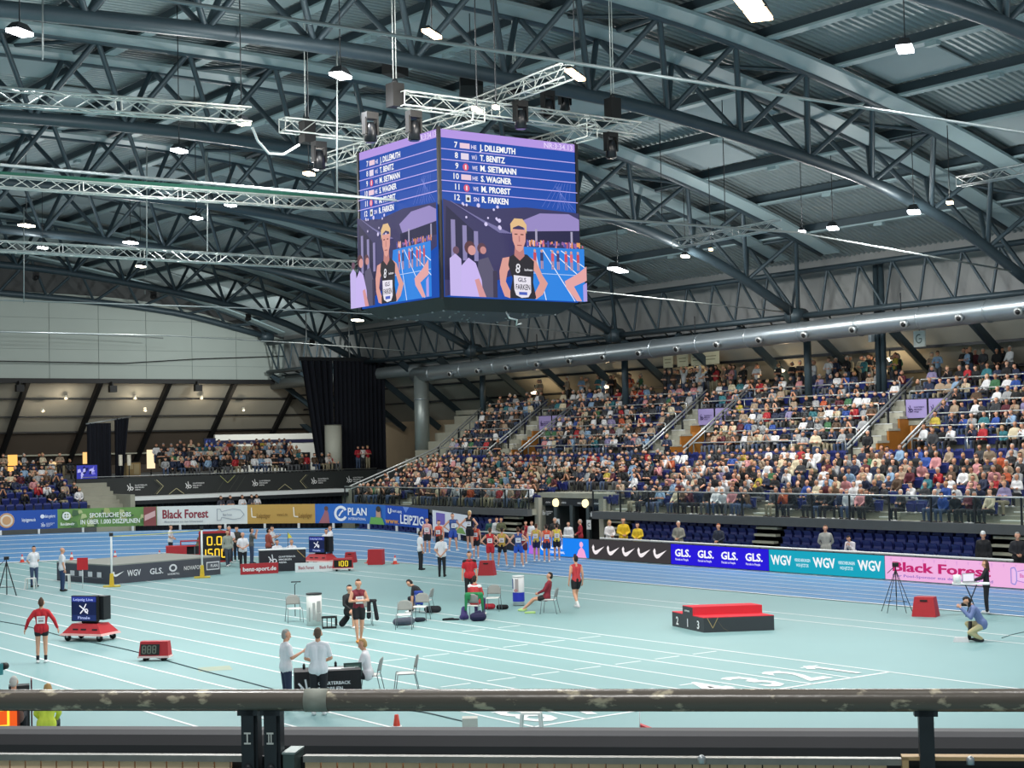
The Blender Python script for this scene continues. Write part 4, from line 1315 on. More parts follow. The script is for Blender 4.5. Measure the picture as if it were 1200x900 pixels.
    c.poly([(43.4, Y(61)), (43, Y(55)), (46, Y(51.5)), (52, Y(51.5)), (55, Y(55)), (54.8, Y(60.5)), (53.4, Y(56.8)), (49, Y(55.6)), (45, Y(57.2))], 'e6c08c')
    for x in (47, 51.4): c.rect(x - 1.1, Y(61.4), x + 1.1, Y(60.7), '6a4038')
    c.rect(48.8, Y(65.6), 49.8, Y(62), sk2); c.rect(47.6, Y(68), 51, Y(67.4), 'a05a5a')
    c.ring(48, Y(80.6), .7, 1.6, 'e8e8f0'); c.ring(47.6, Y(83), .7, 1.6, 'e8e8f0'); c.text('adidas' if False else 'laufteam', 52.5, Y(83), 1.4, 'e8e8f0', w=6)
    c.poly([(44.4, Y(86)), (57, Y(86.6)), (57, Y(96)), (55, Y(99)), (50, Y(99.6)), (46, Y(98)), (44.8, Y(95))], 'ece8f4')
    c.text('GLS', 47.5, Y(89.8), 2.4, '22204a', w=6); c.text('FARKEN', 45.8, Y(94.6), 3.2, '2c2a3a', w=10.5); c.rect(48, Y(97.8), 54, Y(96), '4a62c0')


def cube_face(o, ux_, nm):
    c = Canvas(100, 96); start_list(c)
    c.build('screen', plane_fn(o, ux_, (0, 0, cz1 - cz0), 100, 96), cube, 0.95, .0022)


CWX = cx1 - cx0; CWY = cy1 - cy0
cube_face((.03, -.0, 0), (CWX - .06, 0, 0), 'screen')
cube_face((0, CWY - .03, 0), (0, -CWY + .06, 0), 'screen')

# ------------------------------------------------------------------ aluminium box trusses
def box_truss(name, label, p, q, s_=.4, group=None, m=M_alu, step=.55):
    p = Vector(p); q = Vector(q); t = thing(name, label, 'lighting truss', p, 0, group)
    d = q - p; L = d.length; d.normalize(); sd = d.cross(Vector((0, 0, 1))).normalized(); up = sd.cross(d).normalized()
    co = [sd * (a * s_ / 2) + up * (b * s_ / 2) for a, b in ((-1, -1), (1, -1), (1, 1), (-1, 1))]
    for c in co:
        mb = MB(); mb.tube([c, c + d * L], .03, m, 6); mb.build('chord', t)
    for k in range(4):
        mb = MB(); a, b = co[k], co[(k + 1) % 4]; n = int(L / step)
        for i in range(n):
            u0 = L * i / n; u1 = L * (i + 1) / n
            A, B = (a, b) if i % 2 else (b, a)
            mb.tube([A + d * u0, B + d * u1], .016, m, 4, False)
            if i % 6 == 0: mb.tube([a + d * u0, b + d * u0], .02, m, 4, False)
        mb.build('lattice', t)
    return t


ZR = 15.85
rx0, rx1, ry0, ry1 = 26.6, 33.0, 39.6, 44.9
rig = [((25.3, ry0, ZR), (34.5, ry0, ZR), 'white truss beam above the front face of the cube'), ((24.2, 44.9, 15.9), (33.8, 44.9, 15.9), 'white truss beam above the rear of the cube'),
       ((27.4, 38.6, ZR - .4), (27.4, 48.4, ZR - .4), 'white truss beam above the left face of the cube'), ((32.0, 38.9, ZR - .4), (32.0, 48.2, ZR - .4), 'white truss beam above the right side of the cube')]
for p, q, lb in rig: box_truss('lighting_truss', lb, p, q, .42)
Q = onY(556, 126, 41.5); P = G(668, 82, Q.z)
box_truss('lighting_truss', 'white truss arm with bright lamps rising to the right behind the cube rig', Q, P, .42)
for px, py in ((360, 155), (463, 112), (603, 98), (718, 128)):
    Y = {360: 44.9, 463: 39.8, 603: 45.2, 718: 40.0}[px]
    P = onY(px, py, Y)
    t = thing('chain_hoist', 'black chain hoist holding the cube rig, %s' % {360: 'at its left end', 463: 'above its front left', 603: 'behind the middle', 718: 'at its right end'}[px], 'hoist', P)
    mb = MB(); mb.box(-.2, -.2, -.35, .2, .2, .35, M_black); mo_ = mb.build('motor', t)
    mb = MB(); mb.lathe([(0, .35), (.12, .35), (.06, .5), (0, .5)], M_dark, 8); mb.build('hook', mo_)
    for o in (-.05, .05):
        mb = MB(); mb.tube([(o, 0, .4), (o, 0, 6.5)], .018, M_alu, 5); mb.build('cable', t)


def moving_head(px, py, Y, lb):
    P = onY(px, py, Y)
    t = thing('moving_light', 'black moving head stage light on the cube rig, ' + lb, 'stage light', P)
    mb = MB(); mb.box(-.2, -.15, .3, .2, .15, .5, M_black); mb.build('base', t)
    for s_ in (-1, 1):
        mb = MB(); mb.box(.2 * s_ - .03, -.1, -.15, .2 * s_ + .03, .1, .35, M_black); mb.build('yoke', t)
    mb = MB(); mb.lathe([(0, .22), (.13, .2), (.17, 0), (.19, -.35), (0, -.38)], mat('1a1c20', .35, .2), 14); hd_ = mb.build('head', t)
    mb = MB(); mb.lathe([(0, -.385), (.15, -.385)], mat('5a6068', .2, .3), 12); mb.build('lens', hd_)


for a in ((434, 152, 39.6, 'first from the left'), (485, 150, 39.2, 'second from the left'), (610, 137, 39.2, 'beside the middle lamps'), (642, 124, 41.5, 'right of the middle lamps'), (662, 118, 44, 'third on the right'), (716, 172, 39.6, 'below the right end'), (374, 185, 43.5, 'below the left end')):
    moving_head(*a)
for px, py, Y, lb in ((463, 80, 46, 'left'), (552, 102, 46, 'right')):
    P = onY(px, py, Y)
    t = thing('loudspeaker', 'large black loudspeaker hanging above the cube, %s one' % lb, 'loudspeaker', P, .5 if lb == 'left' else 1.0)
    mb = MB()
    if lb == 'left': mb.box(-.4, -.3, -.25, .4, .3, .3, M_black)
    else: mb.prism([(-.7, -.1), (-.35, .4), (.45, .35), (.7, -.15), (.3, -.45), (-.4, -.4)], 'y', -.4, .4, M_black)
    mb.build('cabinet', t)
    mb = MB(); mb.tube([(0, 0, .2), (0, 0, 4)], .02, M_dark, 5); mb.build('cable', t)
box_truss('lighting_truss', 'white lighting truss entering at the upper left, ending in a bright lamp', onY(-30, 111, 36), onY(291, 135.5, 36), .36)
t3 = box_truss('lighting_truss', 'white lighting truss with a green cloth strip, middle of the three on the left', onY(-30, 211, 48), onY(418, 242, 48), .34)
mb = MB(); a = onY(-30, 204, 48) - onY(-30, 211, 48)
d_ = onY(418, 235, 48) - onY(-30, 204, 48)
mb.face([a + Vector((0, .1, 0)), a + d_ + Vector((0, .1, 0)), a + d_ + Vector((0, .1, .16)), a + Vector((0, .1, .16))], mat('1f5c4c', .8)); mb.build('green_cloth', t3)
box_truss('lighting_truss', 'white lighting truss at the left, lowest of the three', onY(-30, 287, 60), onY(420, 312, 60), .4)
box_truss('lighting_truss', 'short grey lighting truss with spotlights hanging right of the cube', onX(792, 286, 45), onX(912, 263, 45), .34, m=M_rail)
box_truss('lighting_truss', 'short grey lighting truss at the right edge of the view', onX(1124, 213, 48), onX(1215, 196, 48), .34, m=M_rail)
for px, X in ((850, 44.5), (776, 46)):
    P = onX(px, 262, X)
    mb = MB(); mb.tube([P, P + Vector((0, 0, 6))], .02, M_dark, 5)
    tag(mb.build('hanger_cable'), 'thin black cable holding the short grey truss right of the cube, %s' % ('near its middle' if px == 850 else 'at its left'), 'cable')
# cable loop from the truss to the rig
mb = MB(); A = onY(296, 150, 37); B = onY(302, 165, 37.5); Cc = onY(315, 180, 38); D = onY(332, 181, 39); Ee = onY(350, 170, 40)
mb.tube([A, B, Cc, D, Ee], .035, M_white, 6)
tag(mb.build('cable_loop'), 'white cable loop hanging between the left truss and the cube rig', 'cable')

# ================================================================== FLOOD LAMPS
def flood(P, warm, size, label, group, lit=True, power=1.0, n=1):
    t = thing('flood_lamp', label, 'lamp', P, 0.6, group)
    col = {0: 'f4f8ff', 1: 'fff2d8', 2: 'ffd9a8'}[warm]
    for k in range(n):
        ox = (k - (n - 1) / 2) * size * 2.3
        mb = MB(); mb.frustum(ox - size, -size * .55, ox + size, size * .55, .02, ox - size * .5, -size * .3, ox + size * .5, size * .3, size * .6, M_dark); mb.build('housing', t)
        mb = MB(); mb.box(ox - size * .95, -size * .5, -.06, ox + size * .95, size * .5, .02, emis(col, 14.0)); mb.build('lens', t)
    mb = MB(); mb.tube([(0, 0, size * .6), (0, 0, max(.5, UC(P[0]) + .5 - P[2]))], .018, M_dark, 5); mb.build('hanger', t)
    ld = bpy.data.lights.new('flood_beam', 'AREA'); ld.shape = 'DISK'; ld.size = .9; ld.energy = LAMP_W * power
    ld.color = {0: (.93, .97, 1), 1: (1, .97, .9), 2: (1, .9, .76)}[warm]
    lo = bpy.data.objects.new('flood_beam', ld); C.objects.link(lo); lo.parent = t; lo.location = (0, 0, -.15)
    ld = bpy.data.lights.new('flood_spill', 'POINT'); ld.shadow_soft_size = .3; ld.energy = SPILL_W * power; ld.color = (1, .98, .94)
    lo = bpy.data.objects.new('flood_spill', ld); C.objects.link(lo); lo.parent = t; lo.location = (0, 0, -.4)
    return t


FL = [(883, 9, 17.2, 2, .6, 2, 'big warm twin lamp at the top right'), (506, 39, 17.0, 2, .22, 2, 'warm twin lamp above the cube rig'), (399, 88, 16.3, 0, .38, 1, 'cool white lamp left of the cube rig'),
      (283, 143, 15.2, 1, .3, 1, 'lamp at the end of the upper left truss'), (210, 176, 15.8, 0, .32, 1, 'flat lamp below the upper left truss'), (362, 203, 14.4, 2, .22, 1, 'warm lamp at the left of the cube'),
      (270, 240, 16.6, 0, .3, 1, 'lamp just below the green truss'), (230, 255, 15.4, 0, .3, 1, 'lamp left of and below the green truss'), (31, 264, 16.8, 1, .42, 1, 'lamp near the left edge below the green truss'),
      (153, 284, 16.6, 0, .42, 1, 'flat lamp above the lowest left truss'), (50, 290, 16.9, 0, .3, 1, 'lamp at the left on the lowest truss'), (165, 312, 16.2, 1, .3, 1, 'dim lamp right below the lowest left truss'),
      (419, 375, 13.2, 1, .42, 1, 'lamp below the left corner of the cube'), (724, 316, 14.2, 0, .5, 2, 'wide twin lamp right of the cube'), (803, 300, 14.4, 1, .3, 1, 'lamp under the short grey truss'),
      (833, 292, 14.3, 2, .14, 1, 'small lamp on the right of the short grey truss'), (940, 271, 14.5, 0, .25, 1, 'left one of the row near the duct roof'), (976, 267, 14.5, 0, .4, 1, 'middle one of the row near the duct roof'),
      (1071, 248, 14.5, 0, .44, 1, 'right one of the row near the duct roof'), (1113, 237, 14.6, 2, .24, 1, 'small warm lamp at the right edge truss'), (23, 37, 16.0, 0, .34, 1, 'lamp in the top left corner'),
      (674, 87, 15.9, 2, .2, 3, 'warm twin lamp at the tip of the truss arm'), (559, 128, 14.9, 1, .13, 2, 'small lamps at the middle of the cube rig'), (581, 125, 14.9, 1, .13, 1, 'small lamp right of the middle of the cube rig')]
for px, py, z, wm, sz, n, lb in FL:
    flood(G(px, py, z), wm, sz, 'bright ' + lb , None, power=(1.0 if sz > .25 else .5), n=n)
# wash lights on the end wall
for x, e in ((20, 2400), (28, 1500), (36, 800), (44, 1000), (51, 1800), (56, 3600)):
    t = thing('wash_light', 'small black wash light on the end truss throwing light on the grey end wall', 'stage light', (x, 100, LC(x) - .6), 0, 'wash lights at the end wall')
    mb = MB(); mb.lathe([(0, -.2), (.14, -.18), (.17, .2), (0, .22)], M_black, 12, (0, 0, 0), 'y'); mb.build('head', t)
    mb = MB(); mb.box(-.2, -.03, 0, .2, .03, .35, M_black); mb.tube([(0, 0, .3), (0, 0, .5)], .03, M_dark, 6); mb.build('bracket', t)
    ld = bpy.data.lights.new('wash_beam', 'SPOT'); ld.energy = e; ld.spot_size = R(140); ld.spot_blend = 1; ld.shadow_soft_size = .15; ld.color = (.96, 1, .97)
    lo = bpy.data.objects.new('wash_beam', ld); C.objects.link(lo); lo.parent = t; lo.location = (0, .3, 0); lo.rotation_euler = (R(72), 0, 0)
# unseen lamps added outside the view for fill light on field and rail
for x, y in ((-4, -3), (6, 1), (1, 8), (8, 12), (20, 12), (34, 10), (46, 14), (0, 34), (10, 48), (14, 64), (14, 84), (40, 22), (52, 26), (24, 22), (34, 28)):
    flood(Vector((x, y, 16.0)), 0, .4, 'unseen roof lamp added as fill light outside the view', 'added fill lamps outside the view')

# ================================================================== PEOPLE
def capsule(p, q, r1, r2, n=10, hr=3):
    p = Vector(p); q = Vector(q); d = q - p
    L = d.length
    d = d / L if L > 1e-6 else Vector((0, 0, 1))
    a = d.cross(Vector((0, 0, 1)))
    if a.length < 1e-3: a = d.cross(Vector((1, 0, 0)))
    a.normalize(); b = d.cross(a)
    rings = []
    for i in range(1, hr + 1): t = PI / 2 * i / hr; rings.append((p - d * (r1 * math.cos(t)), r1 * math.sin(t)))
    for i in range(hr, 0, -1): t = PI / 2 * i / hr; rings.append((q + d * (r2 * math.cos(t)), r2 * math.sin(t)))
    vs = [p - d * r1]; fs = []
    for c, r in rings:
        for j in range(n):
            t = 2 * PI * j / n; vs.append(c + a * (r * math.cos(t)) + b * (r * math.sin(t)))
    vs.append(q + d * r2)
    for j in range(n): fs.append((0, 1 + (j + 1) % n, 1 + j))
    for i in range(len(rings) - 1):
        for j in range(n):
            a0 = 1 + i * n + j; a1 = 1 + i * n + (j + 1) % n; fs.append((a0, a1, a1 + n, a0 + n))
    e = len(vs) - 1; o = 1 + (len(rings) - 1) * n
    for j in range(n): fs.append((o + j, o + (j + 1) % n, e))
    return [tuple(v) for v in vs], fs


def melt(caps, voxel, extra=(), smooth=4):
    """one continuous skin over tapered limbs"""
    vs = []; fs = []
    for c in caps:
        a, b = capsule(*c[:4]); k = len(vs); vs += a; fs += [tuple(k + i for i in f) for f in b]
    me = bpy.data.meshes.new('skin'); me.from_pydata(vs, [], fs)
    ob = bpy.data.objects.new('skin', me); C.objects.link(ob)
    m = ob.modifiers.new('r', 'REMESH'); m.mode = 'VOXEL'; m.voxel_size = voxel; m.use_smooth_shade = True
    if smooth:
        m2 = ob.modifiers.new('s', 'SMOOTH'); m2.factor = .5; m2.iterations = smooth
    dg = bpy.context.evaluated_depsgraph_get()
    out = bpy.data.meshes.new_from_object(ob.evaluated_get(dg))
    bpy.data.objects.remove(ob); bpy.data.meshes.remove(me)
    if extra:
        bm = bmesh.new(); bm.from_mesh(out)
        for c in extra:
            a, b = capsule(c[0], c[1], c[2], c[3], 6, 2); vv = [bm.verts.new(v) for v in a]
            for f in b:
                fc = bm.faces.new([vv[i] for i in f]); fc.smooth = True; fc.material_index = c[4] if len(c) > 4 else 0
        bm.to_mesh(out); bm.free()
    return out


def rotx(p, piv, a):
    c, s_ = math.cos(a), math.sin(a); y = p[1] - piv[1]; z = p[2] - piv[2]
    return (p[0], piv[1] + y * c + z * s_, piv[2] - y * s_ + z * c)


def pose(legs='stand', arms='down', lean=0.0, nod=0.0, turn=0.0, armsR=None):
    J = dict(pel=(0, 0, .93), wai=(0, 0, 1.08), che=(0, .01, 1.30), nec=(0, 0, 1.46), hea=(0, .02, 1.615))
    A = {'down': ((.23, -.02, 1.13), (.245, .04, .87)), 'hips': ((.40, -.10, 1.15), (.21, -.02, .99)), 'front': ((.25, .03, 1.13), (.07, .21, 1.03)),
         'behind': ((.25, -.12, 1.13), (.07, -.17, .92)), 'camera': ((.24, .19, 1.24), (.09, .27, 1.55)), 'talk': ((.25, .05, 1.14), (.2, .30, 1.25)),
         'table': ((.22, .14, 1.16), (.14, .38, 1.08)), 'lap': ((.23, .08, 1.15), (.12, .28, 1.0)), 'out': ((.33, -.04, 1.17), (.42, .02, .93)), 'reach': ((.2, .22, 1.2), (.16, .42, 1.0)),
         'up': ((.26, .02, 1.66), (.16, .05, 1.93)), 'chin': ((.2, .2, 1.12), (.08, .2, 1.38)), 'fold': ((.26, .05, 1.15), (-.04, .17, 1.16))}
    for s_, nm in ((-1, 'L'), (1, 'R')):
        e, w_ = A[armsR if (s_ > 0 and armsR) else arms]
        J['sh' + nm] = (.172 * s_, 0, 1.385); J['el' + nm] = (e[0] * s_, e[1], e[2]); J['wr' + nm] = (w_[0] * s_, w_[1], w_[2])
        J['hi' + nm] = (.09 * s_, 0, .90)
        if legs == 'stand': k, a = (.10, .02, .48), (.105, 0, .08)
        elif legs == 'apart': k, a = (.15, .02, .48), (.19, 0, .08)
        elif legs == 'walk': k, a = ((.09, .20, .50), (.09, .24, .09)) if s_ > 0 else ((.09, -.02, .49), (.09, -.32, .13))
        elif legs == 'step': k, a = ((.09, .10, .49), (.08, .14, .08)) if s_ > 0 else ((.09, .0, .48), (.08, -.14, .09))
        elif legs == 'sit': k, a = (.13, .46, .93), (.13, .44, .5)
        elif legs == 'recline': k, a = ((.13, .42, .86), (.12, .78, .53))
        elif legs == 'squat': k, a = ((.14, .36, .92), (.12, .10, .55)) if s_ > 0 else ((.14, .34, .72), (.12, .06, .56))
        J['kn' + nm] = (k[0] * s_, k[1], k[2]); J['an' + nm] = (a[0] * s_, a[1], a[2])
        J['to' + nm] = (a[0] * s_ * 1.15, a[1] + .15, a[2] - .035)
    if nod: J['hea'] = rotx(J['hea'], J['nec'], nod)
    if lean:
        for k in list(J):
            if k[:2] in ('wa', 'ch', 'ne', 'he', 'sh', 'el', 'wr'): J[k] = rotx(J[k], J['pel'], lean)
    drop = {'sit': .44, 'recline': .46, 'squat': .47}.get(legs, 0)
    if drop: J = {k: (v[0], v[1], v[2] - drop) for k, v in J.items()}
    return J


def lerp(a, b, t): return tuple(a[i] + (b[i] - a[i]) * t for i in range(3))


def body_caps(J, g=0.0, torso=1.0):
    """naked body; g inflates"""
    c = []
    L_ = J
    def off(p, x, y=0, z=0): return (p[0] + x, p[1] + y, p[2] + z)
    # torso
    for s_ in (-1, 1):
        c.append((off(L_['che'], .078 * s_, 0, .02), off(L_['wai'], .05 * s_), .092 * torso + g, .08 * torso + g))
        c.append((off(L_['wai'], .048 * s_), off(L_['pel'], .07 * s_, -.01), .082 * torso + g, .094 * torso + g))
        sh = L_['shR'] if s_ > 0 else L_['shL']
        c.append((lerp(L_['nec'], L_['che'], .12), lerp(sh, L_['nec'], .06), .045 + g, .048 + g))
    c.append((lerp(L_['shL'], L_['shR'], .12), lerp(L_['shL'], L_['shR'], .88), .055 + g, .055 + g))
    return c


def limb(J, a, b, r1, r2, g=0.0): return (J[a], J[b], r1 + g, r2 + g)


def limbs_arm(J, s_, g=0.0, full=True):
    o = [limb(J, 'sh' + s_, 'el' + s_, .056, .043, g)]
    if full: o.append(limb(J, 'el' + s_, 'wr' + s_, .042, .028, g))
    return o


def limbs_leg(J, s_, g=0.0, frac=1.0):
    o = []
    if frac >= 1:
        o.append(limb(J, 'hi' + s_, 'kn' + s_, .088, .056, g)); o.append((J['kn' + s_], J['an' + s_], .055 + g, .036 + g * 1.3))
        o.append((lerp(J['kn' + s_], J['an' + s_], .12), lerp(J['kn' + s_], J['an' + s_], .5), .056 + g, .05 + g))
    else:
        o.append((J['hi' + s_], lerp(J['hi' + s_], J['kn' + s_], frac), .09 + g, .09 + g - .02 * frac))
    return o


def head_caps(J, dy=1):
    h = Vector(J['hea']); n = Vector(J['nec']); up = (h - n).normalized()
    f = Vector((0, 1, 0)); f = (f - up * f.dot(up)).normalized()
    c = [(h + up * .035 - f * .015, h + up * .02 + f * .012, .088, .085), (h - up * .02 + f * .02, h - up * .075 + f * .045, .066, .046), (n - up * .06, h - up * .03, .056, .052)]
    c += [(h + f * .095 - up * .01, h + f * .115 - up * .035, .012, .015)]
    for s_ in (-1, 1): c.append((h + Vector((.084 * s_, 0, 0)) + up * .015, h + Vector((.084 * s_, 0, 0)) - up * .025, .016, .013))
    return c, h, up, f


def hand_caps(J, s_):
    w_ = Vector(J['wr' + s_]); e = Vector(J['el' + s_]); d = (w_ - e).normalized()
    sx = 1 if s_ == 'R' else -1
    inn = Vector((-sx, 0, 0)); inn = (inn - d * inn.dot(d))
    inn = inn.normalized() if inn.length > .05 else Vector((0, 0, 1))
    ac = d.cross(inn).normalized()
    palm = (w_ + d * .02, w_ + d * .075, .026, .032)
    ex = []
    for i, (o, L) in enumerate(((-.027, .058), (-.009, .068), (.009, .064), (.026, .05))):
        b = w_ + d * .085 + ac * o; m_ = b + d * (L * .55) + inn * .008; t = m_ + d * (L * .35) + inn * .022
        ex += [(b, m_, .0095, .009), (m_, t, .009, .0075)]
    b = w_ + d * .04 - ac * .028; m_ = b + d * .03 - ac * .03 + inn * .01; t = m_ + d * .03 + inn * .015
    ex += [(b, m_, .012, .01), (m_, t, .01, .008)]
    return palm, ex


def shoe_caps(J, s_, g=.012):
    a = Vector(J['an' + s_]); t = Vector(J['to' + s_])
    return [(a + Vector((0, -.03, -.035)), a + Vector((0, .05, -.03)), .038 + g, .036 + g), (a + Vector((0, .05, -.035)), t + Vector((0, 0, .008)), .034 + g, .026 + g)]


SK = 'd9a184'; HAIR = {'brown': '4a3020', 'dark': '1e1612', 'blond': 'b8915c', 'grey': '9a9894', 'white': 'cfccc6', 'red': '8a4522', 'bald': None}


def person(px, py, face, label, P=None, J=None, top=('tshirt', 'e8e8ea'), bottom=('trousers', '23252c'), hair='dark', skin=SK, shoes='e6e6e6', h=1.78, bun=False, long=False, cap=None, bib=None, back_print=None, socks=None, extra_leg=None, z=0.0, girth=1.0, voxel=.0165):
    J = J or pose()
    loc = Vector(P) if P is not None else G(px, py, z)
    heading = 0.634 + math.atan((px - 600) / FPX) + R(face)
    hc, H, up, f = head_caps(J)
    caps = body_caps(J, 0, girth) + hc
    extra = []
    for s_ in 'LR':
        caps += limbs_arm(J, s_) + limbs_leg(J, s_)
        pm, ex = hand_caps(J, s_); caps.append(pm); extra += ex
        a = Vector(J['an' + s_]); t_ = Vector(J['to' + s_]); caps.append((a + Vector((0, -.02, -.02)), t_, .034, .022))
    sx = Vector((1, 0, 0))
    for s_ in (-1, 1): extra.append((H + f * .088 + sx * (.03 * s_) + up * .018, H + f * .09 + sx * (.03 * s_) + up * .018, .008, .008, 1))
    extra.append((H + f * .088 + sx * .018 - up * .055, H + f * .088 - sx * .018 - up * .055, .005, .005, 2))
    me = melt(caps, voxel, extra)
    me.materials.clear()
    for m in (mat(skin, .55, 0, .05), mat('20140f', .3), mat('9a4a44', .5)): me.materials.append(m)
    o = bpy.data.objects.new('person', me); me.name = 'person'; C.objects.link(o)
    o.location = loc; o.rotation_euler = (0, 0, -heading); k = h / 1.76; o.scale = (k, k, k)
    tag(o, label, 'person')

    def child(name, caps_, col, vx=voxel, rough=.75):
        m = melt(caps_, vx); m.materials.clear(); m.materials.append(mat(col, rough, 0, .1, 5)); m.name = name
        c = bpy.data.objects.new(name, m); C.objects.link(c); c.parent = o
        return c
    kind, col = top[0], top[1]
    g = .016 if kind != 'singlet' else .009
    tc_ = body_caps(J, g, girth)
    if kind == 'singlet':
        tc_ = tc_[:-1] + [((J['che'][0] - .1, J['che'][1], J['che'][2] + .08), (J['che'][0] + .1, J['che'][1], J['che'][2] + .08), .066, .066)]
    elif kind != 'bare':
        for s_ in 'LR':
            e = lerp(J['sh' + s_], J['el' + s_], .72)
            if kind == 'tshirt': tc_.append((J['sh' + s_], e, .066, .062))
            else: tc_ += [(J['sh' + s_], J['el' + s_], .067, .056), (J['el' + s_], lerp(J['el' + s_], J['wr' + s_], .93), .055, .04)]
    if kind in ('jacket', 'tshirt', 'coat'):
        pz = J['pel']; 
        for s_ in (-.082, 0, .082): tc_.append(((pz[0] + s_, pz[1], pz[2] + .03), (pz[0] + s_, pz[1], pz[2] - (.03 if kind != 'coat' else .3)), (.104 if s_ else .106) + g, (.104 if s_ else .106) + g))
    if kind != 'bare': child({'tshirt': 'shirt', 'jacket': 'jacket', 'singlet': 'singlet', 'coat': 'coat'}[kind], tc_, col)
    if len(top) > 2:   # contrast shoulder yoke
        child('shoulder_yoke', [(Vector(J['shL']) + Vector((0, 0, .012)), Vector(J['shR']) + Vector((0, 0, .012)), .073, .073)], top[2])
    bk, bc = bottom
    bcaps = [((J['pel'][0] - .06, J['pel'][1] - .005, J['pel'][2] + .01), (J['pel'][0] + .06, J['pel'][1] - .005, J['pel'][2] + .01), .103, .103)]
    for s_ in 'LR':
        bcaps += limbs_leg(J, s_, .014, 1.0 if bk == 'trousers' else (.5 if bk == 'shorts' else .25))
        bcaps.append((J['hi' + s_], lerp(J['hi' + s_], J['kn' + s_], .2), .1, .094))
    child('trousers' if bk == 'trousers' else 'shorts', bcaps, bc)
    for s_ in 'LR': child('shoe', shoe_caps(J, s_), shoes)
    if socks:
        for s_ in 'LR': child('sock', [(J['an' + s_], lerp(J['an' + s_], J['kn' + s_], .3), .044, .048)], socks)
    if HAIR.get(hair, hair):
        hcol = HAIR.get(hair, hair)
        hh = [(H + up * .058 - f * .025, H + up * .074 - f * .008, .084, .07), (H + up * .02 - f * .04, H - up * .03 - f * .045, .078, .066)]
        if bun: hh.append((H + up * .12 - f * .05, H + up * .13 - f * .05, .04, .04))
        if long: hh += [(H - f * .06, H - up * .2 - f * .07, .07, .05), (H - f * .04 + sx * .06, H - up * .18 - f * .03 + sx * .06, .045, .03), (H - f * .04 - sx * .06, H - up * .18 - f * .03 - sx * .06, .045, .03)]
        child('hair', hh, hcol)
    if cap: child('cap', [(H + up * .06, H + up * .075, .092, .085), (H + up * .07 + f * .07, H + up * .06 + f * .13, .03, .02)], cap)
    if bib:
        d, = [bib]
        c_ = Vector(J['che']) * .45 + Vector(J['wai']) * .55; n = (Vector(J['shR']) - Vector(J['shL'])).normalized()
        u_ = (Vector(J['che']) - Vector(J['pel'])).normalized(); nn = n.cross(u_).normalized()
        s_ = 1 if d in ('back',) else -1
        cv = Canvas(10, 9); cv.rect(0, 0, 10, 9, 'f0f0f0'); cv.rect(1.5, 5.6, 8.5, 7.4, 'b8b8c8'); cv.rect(2, 2.2, 8, 4.4, '9a8f8f')
        if s_ > 0: og = c_ - n * .11 - nn * (-.132) * 0 - Vector((0, .128, 0)) - u_ * .1; fn = plane_fn(og, n * .22, u_ * .2, 10, 9)
        else: og = c_ + n * .11 + Vector((0, .128, 0)) - u_ * .1; fn = plane_fn(og, -n * .22, u_ * .2, 10, 9)
        cv.build('bib', fn, o, None, .002)
    return o


ST = pose
wt = ('tshirt', 'e9e9ee')
person(49, 777, 5, 'woman in red jacket and black shorts walking away, hair in a bun', J=pose('stand', 'out'), top=('jacket', 'c2202c'), bottom=('briefs', '1c1c20'), hair='brown', bun=True, bib='back', shoes='f0f0f0', socks='22242a', h=1.74)
person(40, 688, 160, 'dark-haired official in white shirt and jeans, hands behind, beside the white stool', J=pose('stand', 'behind'), top=wt, bottom=('trousers', '3a4a68'), hair='dark', h=1.75, shoes='2a2a2a')
person(73, 693, 75, 'bald official in white shirt and jeans beside the high jump mat', J=pose('stand', 'down'), top=wt, bottom=('trousers', '2c4066'), hair='bald', h=1.8, girth=1.1, shoes='2a2a2a')
person(200, 654, 110, 'official in white shirt and dark trousers standing behind the high jump mat', J=pose('stand', 'front'), top=wt, bottom=('trousers', '22242e'), hair='dark', h=1.75)
person(232, 650, 100, 'photographer in camouflage top crouching beside the big number display', J=pose('squat', 'camera', .2), top=('jacket', '6e6c52'), bottom=('trousers', 'a09a84'), hair='dark')
person(258, 655, 170, 'person in camouflage top behind the yellow number display', J=pose('stand', 'front'), top=('jacket', '7a7660'), bottom=('trousers', '3a3c34'), hair='dark')
person(269, 660, 185, 'tall official in white shirt in the middle of the photographers', J=pose('stand', 'front'), top=wt, bottom=('trousers', '2a2c34'), hair='grey', h=1.86)
person(267, 664, 160, 'person in grey vest and jeans walking beside the number display', J=pose('step', 'down'), top=('jacket', '9aa096'), bottom=('trousers', '3c4654'), hair='brown')
person(278, 658, 200, 'person in dark clothes half hidden among the photographers', J=pose('stand', 'front'), top=('jacket', '3c3a34'), bottom=('trousers', '1e2026'), hair='dark')
person(285, 668, 180, 'bald official in white shirt and black trousers facing the camera, hands clasped', J=pose('stand', 'front'), top=wt, bottom=('trousers', '1b1c22'), hair='bald', h=1.78, girth=1.12)
person(295, 661, 80, 'photographer in dark vest raising a camera beside the officials', J=pose('apart', 'camera'), top=('tshirt', '5a5c5a'), bottom=('trousers', '33425c'), hair='dark', shoes='202020')
person(315, 662, 60, 'person in rust red jacket standing behind the commentary table', J=pose('stand', 'front'), top=('jacket', '9a4a3c'), bottom=('trousers', '24262c'), hair='dark')
person(319, 658, 120, 'person in white and dark top behind the rust red jacket', J=pose('stand', 'talk'), top=('tshirt', 'd8dade'), bottom=('trousers', '24262c'), hair='dark')
person(325, 665, 170, 'seated commentator in white shirt with dark hair, left at the table', J=pose('sit', 'table'), top=wt, hair='dark')
person(342, 665, 170, 'seated commentator in white shirt with fair hair, right at the table', J=pose('sit', 'table'), top=wt, hair='blond')
